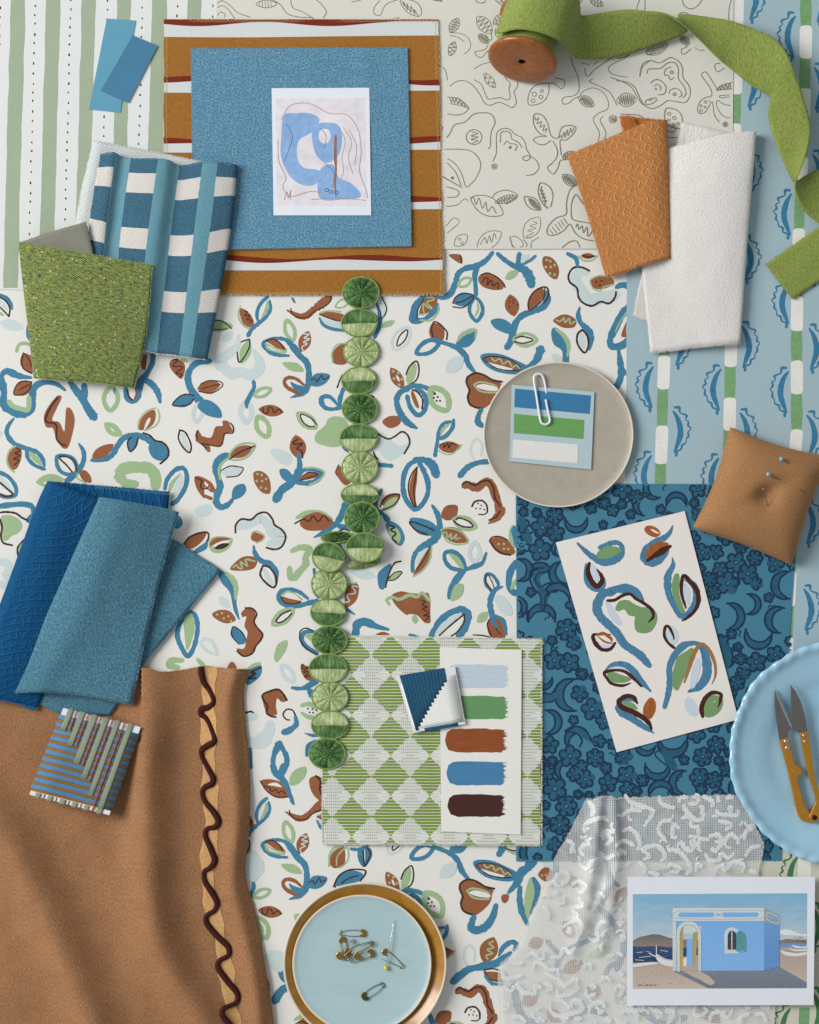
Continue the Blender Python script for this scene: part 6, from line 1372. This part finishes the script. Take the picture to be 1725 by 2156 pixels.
# ---------------- ochre and pale blue plates, safety pins ----------------
ochg = M('ochre_glaze', .3, .5, 'OBJ'); n = ochg.noise(30, 4); ochg.base(ochg.mix(((n-.5)*2+.5).cl(), '#966820', '#b58436')); ochg.b.inputs['Coat Weight'].default_value = .25; ochg.b.inputs['Coat Roughness'].default_value = .12
tag(lathe('ochre_plate', [(0, 6), (100, 6), (128, 8), (148, 14), (160, 21), (167, 26), (169.5, 27.5), (171.5, 26.5), (170.5, 23), (150, 8), (110, 1), (0, 1)], 769, 2025, [ochg, creamr], seg=128, mi=[0, 0, 0, 0, 0, 1, 1, 1, 1, 0, 0]), 'glossy ochre plate with a cream rim beneath the pale blue plate', 'plate')
pbg = M('duck_egg_glaze', .32, .45, 'OBJ'); n = pbg.noise(50, 4, .6, .5, 2); pbg.base(pbg.mix(((n-.5)*2+.5).cl(), '#a1bdc3', '#adc6ca'))
tag(lathe('pale_blue_plate', [(0, 22), (90, 22), (132, 22.4), (141, 24), (144, 25.8), (145.8, 25.4), (145, 22), (125, 12), (90, 8), (0, 8)], 763, 2025.5, [pbg, creamr], seg=128, mi=[0, 0, 0, 1, 1, 1, 1, 1, 1]), 'matt duck egg blue plate stacked on the ochre plate, scattered with safety pins', 'plate')
ZP = 23
def T4(x, y): return 431.25+x/4, 1617+y/4
def safety_pin(cap, coil, w_, mcap, mwire, label, z=ZP, opened=None):
    t = empty('safety_pin', label, 'safety pin', 'safety pins on the pale blue plate')
    (ax_, ay), (bx, by) = T4(*cap), T4(*coil); L = hypot(bx-ax_, by-ay); dx, dy = (bx-ax_)/L, (by-ay)/L; nx, ny = -dy, dx; w2 = w_/8
    def q(s_, o_, zz=1.2): return (ax_+dx*s_+nx*o_, ay+dy*s_+ny*o_, z+zz)
    tube('fixed_arm', [q(2, -w2), q(L*.5, -w2*1.15), q(L-3, -w2*.7)], .75, mwire, t, seg=6, n=4)
    if opened: ex, ey = T4(*opened); tube('needle_arm', [q(L-2, w2*.7), ((ex+bx)/2, (ey+by)/2+1, z+2.2), (ex, ey, z+3)], [.75, .7, .25], mwire, t, seg=6, n=4)
    else: tube('needle_arm', [q(L-3, w2*.7), q(L*.5, w2*1.15, 1.8), q(1, w2*.9)], .7, mwire, t, seg=6, n=4)
    tube('coil', [q(L-3, -w2*.7, .9), q(L, -w2*.9, 1), q(L+3, 0, 1.2), q(L+1, w2*.9, 1.6), q(L-2.5, w2*.5, 2.0), q(L-2.5, -w2*.6, 2.4), q(L+1, -w2*.8, 2.5), q(L+2.5, .3, 2.2), q(L, w2, 1.9), q(L-3, w2*.7, 1.6)], .65, mwire, t, seg=6, n=4)
    cs = [(-4.5, 0), (-3.2, -w2*.95), (0, -w2*1.35), (5, -w2*1.4), (9, -w2*1.15), (10, -w2*.7), (6, -w2*.35), (4.5, 0), (6, w2*.4), (9, w2*.8), (9, w2*1.25), (4, w2*1.45), (0, w2*1.35), (-3.2, w2*.95)]
    prism('cap', [(ax_+dx*a+nx*b, ay+dy*a+ny*b) for a, b in cs], z+.2, z+3.2, mcap, t, bevel=.9)
bs = metal('aged_brass_wire', '#9c8a52', .28, '#3c3216')
safety_pin((1345, 1375), (1150, 1375), 46, brass, steel, 'steel safety pin with a brass cap, topmost of the pile, lying level')
safety_pin((1160, 1420), (1200, 1592), 44, brass, bs, 'brass safety pin at the left of the pile, its cap curled at the top', ZP)
safety_pin((1132, 1572), (1258, 1440), 48, brass, bs, 'bright brass safety pin with its cap at the lower left of the pile', ZP+2.5)
safety_pin((1198, 1540), (1405, 1460), 48, metal('copper_brass', '#9c6a2c', .3, '#4a2a10'), bs, 'coppery safety pin crossing behind the middle of the pile', ZP+1)
safety_pin((1278, 1572), (1412, 1452), 46, brass, bs, 'brass safety pin slanting up to the right in the pile', ZP+4)
safety_pin((1412, 1538), (1238, 1602), 50, bs, bs, 'safety pin at the right of the pile, cap to the right', ZP+2)
safety_pin((1512, 1525), (1662, 1655), 40, bs, bs, 'open safety pin lying under the yellow headed pin', ZP, opened=(1480, 1586))
safety_pin((1342, 1912), (1502, 1806), 52, metal('tarnished_cap', '#6f6434', .35, '#2a2610'), metal('tarnished_wire', '#6b6452', .35, '#2c281c'), 'single tarnished safety pin apart from the others, lowest on the plate')
yp = empty('yellow_headed_pin', 'long silver pin with a yellow bead head lying across an open safety pin', 'pin')
X, Y = T4(1528, 1665); X2, Y2 = T4(1596, 1265); ball('bead_head', X, Y, ZP+4.6, 4.8, gloss('yellow_bead', '#d5c832', .1), yp)
tube('shank', [(X, Y, ZP+4.6), ((X+X2)/2, (Y+Y2)/2, ZP+6), (X2, Y2, ZP+2)], [1.2, 1.1, .5], metal('bright_steel', '#d5d3cb', .25, '#a5a39b'), yp, seg=8, n=4)

# ---------------- lace ----------------
lm = M('sheer_net', .8, .2); n = lm.noise(24, 3); fu = ((lm.u/3.6).fr()-.5).abs(); fv = ((lm.v/3.6).fr()-.5).abs()
cov = fu.gt(.24).mx(fv.gt(.30)); lm.base(lm.mix(n, '#e2e3e0', '#f0f1ef'))
lm.nt.links.new((cov*.60+.04+(n-.5)*.25).cl().s, lm.b.inputs['Alpha'])
emb = M('white_floss', .8, .2); s_ = (emb.v*(2*pi/2.0)).sin(); nn = emb.noise(1.8, 3); emb.base(emb.mix((nn*1.6-.3+s_*.15).cl(), '#dde6e7', '#fafbfa')); emb.bump(nn+s_*.4, 1.0)
emb.nt.links.new(((nn-.34)*5.0+.62).cl().s, emb.b.inputs['Alpha'])
lcx = empty('lace_panel', 'sheer white lace with curling floral embroidery, draped under the blue house postcard', 'lace')
lp = [(1235, 1681), (1217, 1717), (1197, 1757), (1172, 1799), (1150, 1854), (1117, 1929), (1082, 2002), (1054, 2029), (1050, 2074), (1053, 2120), (1058, 2200)]
rp = [(1552, 1672), (1575, 1715), (1604, 1774), (1600, 1810), (1596, 1842), (1606, 1920), (1614, 1990), (1620, 2060), (1627, 2113), (1629, 2155), (1632, 2210)]
FD = [[(1262, 1680), (1250, 1800), (1235, 1900), (1200, 2030)], [(1290, 1667), (1298, 1800), (1285, 1900), (1262, 2010)], [(1230, 1960), (1290, 1840)]]
def lace_h(x, y):
    h = 7.0
    for pl, a, w_ in ((FD[0], 17, 15), (FD[1], 13, 13), (FD[2], 9, 12)):
        d, _ = seg_d(x, y, pl); h += a*math.exp(-(d/w_)**2)*(1 if y < 1900 else max(.15, 1-(y-1900)/160))
    return h+1.2*noise.noise(Vector((x*.02, y*.02, 5)))
def lace_sheet():
    NX, NY = 90, 90; L = crom(lp, 12); R = crom(rp, 12); vs, fs, uv = [], [], []
    for j in range(NY+1):
        f = j/NY*(len(L)-1); k = min(int(f), len(L)-2); q = f-k; l = [L[k][i]*(1-q)+L[k+1][i]*q for i in (0, 1)]; r = [R[k][i]*(1-q)+R[k+1][i]*q for i in (0, 1)]
        for i in range(NX+1):
            u = i/NX; x = l[0]*(1-u)+r[0]*u; y = l[1]*(1-u)+r[1]*u
            if j == 0: y += 1.8*abs(sin(u*40))*1.6-(7*math.exp(-((u-.12)/.06)**2))
            if i in (0, NX): x += random.uniform(-1.2, 1.2)
            vs.append((x, y, lace_h(x, y))); uv.append((x+12*math.exp(-((x-1270)/40)**2)*(1 if y < 1950 else .2), y+(1235-x)*.12*(x < 1235)))
    for j in range(NY):
        for i in range(NX): a = j*(NX+1)+i; fs.append((a+NX+1, a+NX+2, a+1, a))
    mesh_obj('net', vs, fs, lm, lcx, uvs=uv); return [vs[i] for i in range(NX+1)], [vs[j*(NX+1)+NX] for j in range(NY+1)], [vs[j*(NX+1)] for j in range(NY+1)]
lt_, lr_, ll_ = lace_sheet()
fray('frayed_edge', lcx, lt_, thr_w, 1.5, 4, .7, (0, -1)); fray('frayed_edge', lcx, lr_, thr_w, 1.5, 4, .7, (1, 0)); fray('frayed_edge', lcx, ll_, thr_w, .8, 3, .7, (-1, 0))
LACE = '''@ 1293.75 1617 .25
80 220 150 290 300 340 320 380 250 490;50 400 150 350 230 360;370 230 400 300 510 335;540 290 560 250 620 240;620 300 690 290 700 230 650 250;740 230 820 280 820 330;590 320 620 370 680 430 740 420 740 350 720 330;870 230 880 290;850 340 880 380 960 390 1030 390 1040 340;950 350 980 330 970 380;480 440 400 450 375 530 430 600;560 420 640 410 650 480 700 500 700 570 620 570;550 500 500 490 490 570 530 580;560 600 590 670 640 690 670 630 670 590;870 440 960 460 970 490 930 520;790 570 870 560 890 610 840 620;800 600 720 600 710 670 730 700;810 670 850 690 930 600 980 560 1030 590 1040 640;1170 500 1110 530 1090 600;760 710 800 770 870 770 900 720 960 750 1010 710;1230 650 1150 670 1100 740;60 530 130 510 190 560 210 640 190 690;0 650 60 610 110 620 170 650;240 770 290 740 240 680 280 660 360 650 410 700 420 750 390 790;450 640 460 680 540 700 600 760 640 840 600 900;200 780 250 830 250 890;440 840 480 810 540 840 520 870 460 870;680 870 700 810 740 830;840 860 900 820 930 850 1000 790 1080 810 1080 880;1130 860 1200 880;280 870 350 890 380 900;20 730 60 700 100 720;0 860 80 830 130 790;930 250 1000 240
60 1080 30 1150 60 1200;40 1400 80 1420 50 1460;20 1540 70 1580;40 1700 70 1750;20 1280 60 1330;30 1830 70 1850 40 1920;130 1990 160 2030 230 2020 200 2000;50 2070 100 2040 180 2060 190 2120;280 2010 380 2060 360 2110;420 1990 460 2020 540 1990;420 2040 490 2060 450 2156;680 2000 670 2060 720 2080 770 2040 750 2000;800 2130 820 2070 880 2050 950 2090 1000 2020;1090 2000 1150 2020;1050 2156 1070 2090 1140 2060;1180 2070 1240 2070 1280 2130;1220 2000 1310 2010;0 2110 60 2140 110 2130
@ 862.5 1617 .25
1500 270 1540 330 1530 400;1470 540 1480 470 1560 420 1620 410 1670 440;1600 570 1640 530 1724 530;1620 600 1650 560 1690 590 1650 650;1600 700 1650 750 1724 720;1480 640 1440 680 1460 740;1320 600 1370 640 1360 720;1420 800 1480 830 1540 770 1600 760 1600 820 1540 850 1510 870;1320 850 1330 920 1280 990;1360 980 1420 950 1470 980 1440 1030 1390 1010;1540 1200 1560 1130 1540 1090 1600 1050 1640 1080;1120 1150 1160 1200 1170 1280;1220 1140 1280 1130 1310 1080;1210 1060 1250 1040;1420 1080 1440 1140 1380 1180 1400 1240 1330 1260 1270 1280;1280 1340 1400 1270 1450 1320 1440 1390 1400 1450;1330 1390 1350 1330;1500 1400 1530 1440 1580 1430 1570 1360 1600 1300 1650 1280;1620 1540 1620 1480 1690 1420 1660 1360 1610 1410;1650 1600 1724 1560;1180 1590 1260 1580 1300 1520 1350 1540 1400 1500;960 1600 1030 1560 1110 1600 1140 1540;860 1640 960 1640;1040 1700 1060 1640 1120 1650 1180 1690 1240 1700 1230 1760 1140 1720;1450 1690 1500 1650 1530 1690;775 1690 800 1760 870 1760 950 1740;785 1830 850 1870 900 1830 960 1880 1050 1890 1060 1820 1110 1850;1130 1790 1190 1840 1140 1890;1240 1760 1300 1820 1380 1780 1420 1790;1240 1850 1260 1910 1340 1900 1400 1860 1410 1800;1480 1850 1500 1910 1570 1900;1510 1820 1550 1830 1530 1860;1600 1800 1650 1760 1700 1790;1190 1960 1190 2040 1250 2080 1340 2070 1430 2040 1440 1980 1390 1950 1340 2000 1290 1960 1230 1950;1510 2060 1530 1990 1610 1970 1650 2010;1580 2060 1640 2040;1270 2110 1310 2100 1300 2140;860 2100 920 2090 980 2130;1060 2130 1100 2110 1140 2130;790 1950 830 2000 800 2050;1380 2110 1450 2100;1640 2100 1700 2130;1160 1000 1200 960 1240 980;1250 880 1230 930'''
ox = oy = 0; k = 1
rows_ = LACE.replace(';', '\n').splitlines(); wid = 5.0; random.seed(11)
rows_.append('@ 0 0 1')
for _ in range(110):      # finer scrolls worked between the large ones
    x, y = random.uniform(1110, 1600), random.uniform(1690, 2150); a = random.uniform(0, 6.28); r = random.uniform(6, 11); sp_ = random.uniform(1.6, 3.4)
    if x < 1235-(y-1681)*.5+14 and y < 2040: continue
    if x > 1325 and 1850 < y < 2105: continue
    rows_.append(' '.join('%.1f' % q for t in range(6) for q in (x+r*(1-t*.09)*cos(a+sp_*t/5), y+r*(1-t*.09)*sin(a+sp_*t/5))))
for ln in rows_:
    f = ln.split()
    if f[0] == '@':
        ox, oy, k = map(float, f[1:]); wid = 3.0 if k == 1 else 5.0; continue
    v = list(map(float, f)); pts = crom([(ox+v[i]*k, oy+v[i+1]*k) for i in range(0, len(v), 2)], 14)
    vs, fs, uv = [], [], []; acc = 0; N = len(pts)
    for i, (x, y) in enumerate(pts):
        a = pts[max(0, i-1)]; b = pts[min(N-1, i+1)]; dx, dy = b[0]-a[0], b[1]-a[1]; l = hypot(dx, dy) or 1
        if i: acc += hypot(x-pts[i-1][0], y-pts[i-1][1])
        w_ = wid*(.55+.45*min(1, 4*min(i, N-1-i)/N+.15))*random.uniform(.78, 1.2)
        for s2 in (-1, -.5, 0, .5, 1):
            e = random.uniform(.72, 1.3) if abs(s2) == 1 else 1; X, Y = x-dy/l*w_*s2*e, y+dx/l*w_*s2*e; vs.append((X, Y, lace_h(X, Y)+.4+.35*(1-s2*s2)+random.uniform(0, .35))); uv.append((s2*w_, acc))
    for i in range(N-1):
        for s2 in range(4): a = i*5+s2; fs.append((a+5, a+6, a+1, a))
    mesh_obj('embroidered_scroll', vs, fs, emb, lcx, uvs=uv)

# ---------------- blue house postcard ----------------
hc = tag(quadsheet('postcard', [(1320, 1843), (1713, 1843), (1710, 2112), (1318, 2113)], 20.5, 1.2, card, nx=4, ny=4), 'landscape postcard showing a blue beach house with an arch and white boats', 'postcard')
def vgrad(name, a, b, y0, y1, nz=.25, size=9):
    m = M(name, .6, .3); n = m.noise(size, 4, .6, .6, 1.6); n2 = m.noise(4.0, 4, .7, .35, 1.4); m.base(m.mix(((n2-.45)*1.6).cl()*.22, m.mix(((m.v-y0)/(y1-y0)+(n-.5)*nz*2).cl(), a, b), '#d9dcd8')); m.bump(n2, .3); return m
HP = dict(a=vgrad('painted_sky', '#7fb0cf', '#b9c8cf', 1890, 1990, .5, 22), c=vgrad('painted_sea', '#2b4878', '#1c3360', 1990, 2025), m=vgrad('painted_hill', '#6a6660', '#8c8076', 1965, 1992), f=vgrad('painted_sand', '#b3a095', '#c3b4a5', 2020, 2078, .6, 5),
    h=vgrad('painted_shade', '#77818f', '#6d7684', 2035, 2078, .6, 4), b=vgrad('painted_blue_wall', '#76aee4', '#7fb1e6', 1930, 2040, .4, 12), s=vgrad('painted_side_wall', '#6798cf', '#5d8cc6', 1930, 2040), w=vgrad('painted_cornice', '#cdd6d8', '#c3cccd', 1900, 2040, .4, 6), g=vgrad('painted_grey_trim', '#98a3a8', '#8f9aa0', 1900, 1960, .5, 5),
    k=vgrad('painted_black', '#30343c', '#3a3e46', 1950, 2000), t=vgrad('painted_shutter', '#4d8f90', '#56989a', 1955, 2000), y=vgrad('painted_yellow_reveal', '#b09a58', '#c2a64a', 1970, 2040), i=vgrad('painted_white', '#e0e3e3', '#d5dadb', 1900, 2050), n=vgrad('signature_ink', '#30303a', '#30303a', 0, 1), r=vgrad('painted_brush', '#8c6450', '#7a5646', 1960, 1990), l=vgrad('painted_far_sea', '#5c84b5', '#7298bd', 1975, 1990))
p = Print(20.5, jit=.3)
p.run('''@ 1293.75 1617 .25
F a 148 1050 1612 1042 1608 1500 148 1500
f i 1380 1360 1430 1345 1480 1355 1540 1380 1600 1385 1600 1400 1500 1395 1400 1390
F m 149 1490 149 1440 180 1420 220 1405 320 1385 370 1388 440 1410 500 1425 700 1460 700 1500
F c 148 1488 700 1495 700 1640 148 1640
F m 1375 1440 1440 1425 1520 1432 1607 1435 1607 1465 1375 1465
F l 1375 1458 1607 1460 1607 1520 1375 1520
F f 148 1625 400 1615 700 1640 1370 1500 1607 1500 1607 1838 148 1845
f i 148 1640 300 1620 360 1630 240 1650 148 1660
s i 4 180 1540 230 1535;s i 4 200 1580 300 1570;s i 4 380 1520 440 1530;s i 4 170 1600 240 1605;s i 3 260 1530 300 1536
F h 480 1692 720 1690 1380 1660 1607 1790 1605 1838 780 1840 700 1790
f f 540 1700 720 1700 830 1780 820 1805 780 1810 700 1760
F h 480 1692 560 1692 800 1815 780 1838 740 1820
f i 345 1550 420 1590 500 1600 620 1580 610 1640 500 1658 400 1640 350 1600; s r 3 345 1560 420 1598 500 1605; s i 8 285 1545 350 1580; s i 7 346 1478 346 1560; s r 4 260 1488 360 1486 480 1500
F w 482 1166 1252 1166 1252 1690 482 1692
F b 722 1275 1252 1275 1252 1690 722 1690
F b 512 1275 722 1275 722 1320 620 1290 540 1320 512 1400
F a 540 1380 700 1380 700 1500 540 1500; F c 560 1495 700 1495 700 1580 560 1580; F f 560 1575 700 1560 700 1692 540 1692; f m 560 1440 640 1425 700 1440 700 1490 560 1490
f i 568 1590 640 1585 610 1645 568 1650
F b 600 1430 650 1420 650 1645 600 1650
F y 535 1350 570 1300 570 1660 540 1685; F y 650 1390 690 1370 675 1640 650 1640; s g 8 655 1640 655 1400 690 1365
F f 545 1690 600 1652 690 1640 700 1690
s k 4 540 1340 560 1310 600 1290
v w 532 1690 26 530 1500 26 530 1370 28 560 1310 30 620 1292 32 680 1315 30 706 1380 28 708 1500 26 708 1690 24
s g 3 515 1690 515 1280; s g 3 722 1690 722 1500 720 1380 690 1300; s g 3 545 1690 545 1400 570 1320 620 1306 670 1330 693 1390 694 1690
F w 482 1166 1252 1166 1252 1275 482 1275
s g 4 515 1190 1225 1188 1225 1252 515 1252 515 1190
F b 530 1215 545 1203 820 1203 832 1222 820 1243 545 1243 530 1232;F b 898 1222 912 1203 1190 1203 1206 1218 1190 1240 912 1243;F b 865 1208 880 1222 865 1238 850 1222
s g 3 830 1205 850 1222 830 1240; s g 3 900 1205 880 1222 900 1240; s g 3 482 1278 1250 1277
F g 1250 1165 1377 1228 1377 1318 1250 1278; s w 5 1275 1200 1368 1240 1366 1295 1275 1262 1275 1200; F b 1285 1225 1350 1248 1350 1262 1285 1240
F s 1250 1278 1377 1312 1378 1660 1250 1690
s w 26 932 1540 930 1390 950 1350 980 1340 1020 1355; F w 918 1515 1035 1515 1035 1545 918 1545
F k 942 1515 945 1390 965 1358 990 1358 1015 1380 1015 1515; s i 7 979 1512 979 1360
F t 1014 1525 1016 1390 1035 1362 1065 1360 1090 1385 1094 1525; s k 3 1014 1527 1095 1527 1095 1400
f i 1385 1510 1440 1530 1520 1545 1600 1535 1590 1560 1480 1570 1410 1550; s r 4 1380 1510 1450 1532 1600 1534; f i 1450 1490 1520 1510 1607 1505 1607 1525 1500 1525; f i 1480 1475 1560 1490 1607 1485 1607 1500 1520 1500; s k 3 1450 1492 1520 1512 1607 1508
s r 4 1500 1410 1560 1440 1607 1430; s r 4 1520 1450 1560 1410 1600 1470; s r 4 1540 1400 1580 1450; s r 3 1510 1430 1607 1460
s n 4 190 1822 205 1805 208 1820 222 1803 228 1820 238 1812; s n 4 245 1818 262 1816; s n 4 268 1822 262 1808 276 1806 268 1822; s n 4 284 1822 296 1802 300 1822 314 1800; s n 4 318 1820 326 1810 332 1820 340 1806 346 1818; s n 4 362 1812 366 1813
''')
random.seed(3)
for _ in range(70):
    x = random.uniform(1335, 1440); y = random.uniform(2032, 2070); p.stroke('g' if random.random() < .6 else 'r', [(x, y, .7), (x+random.uniform(1.5, 4), y+random.uniform(-.8, .8), .5)], n=1)
p.build('painted_scene', HP, hc)
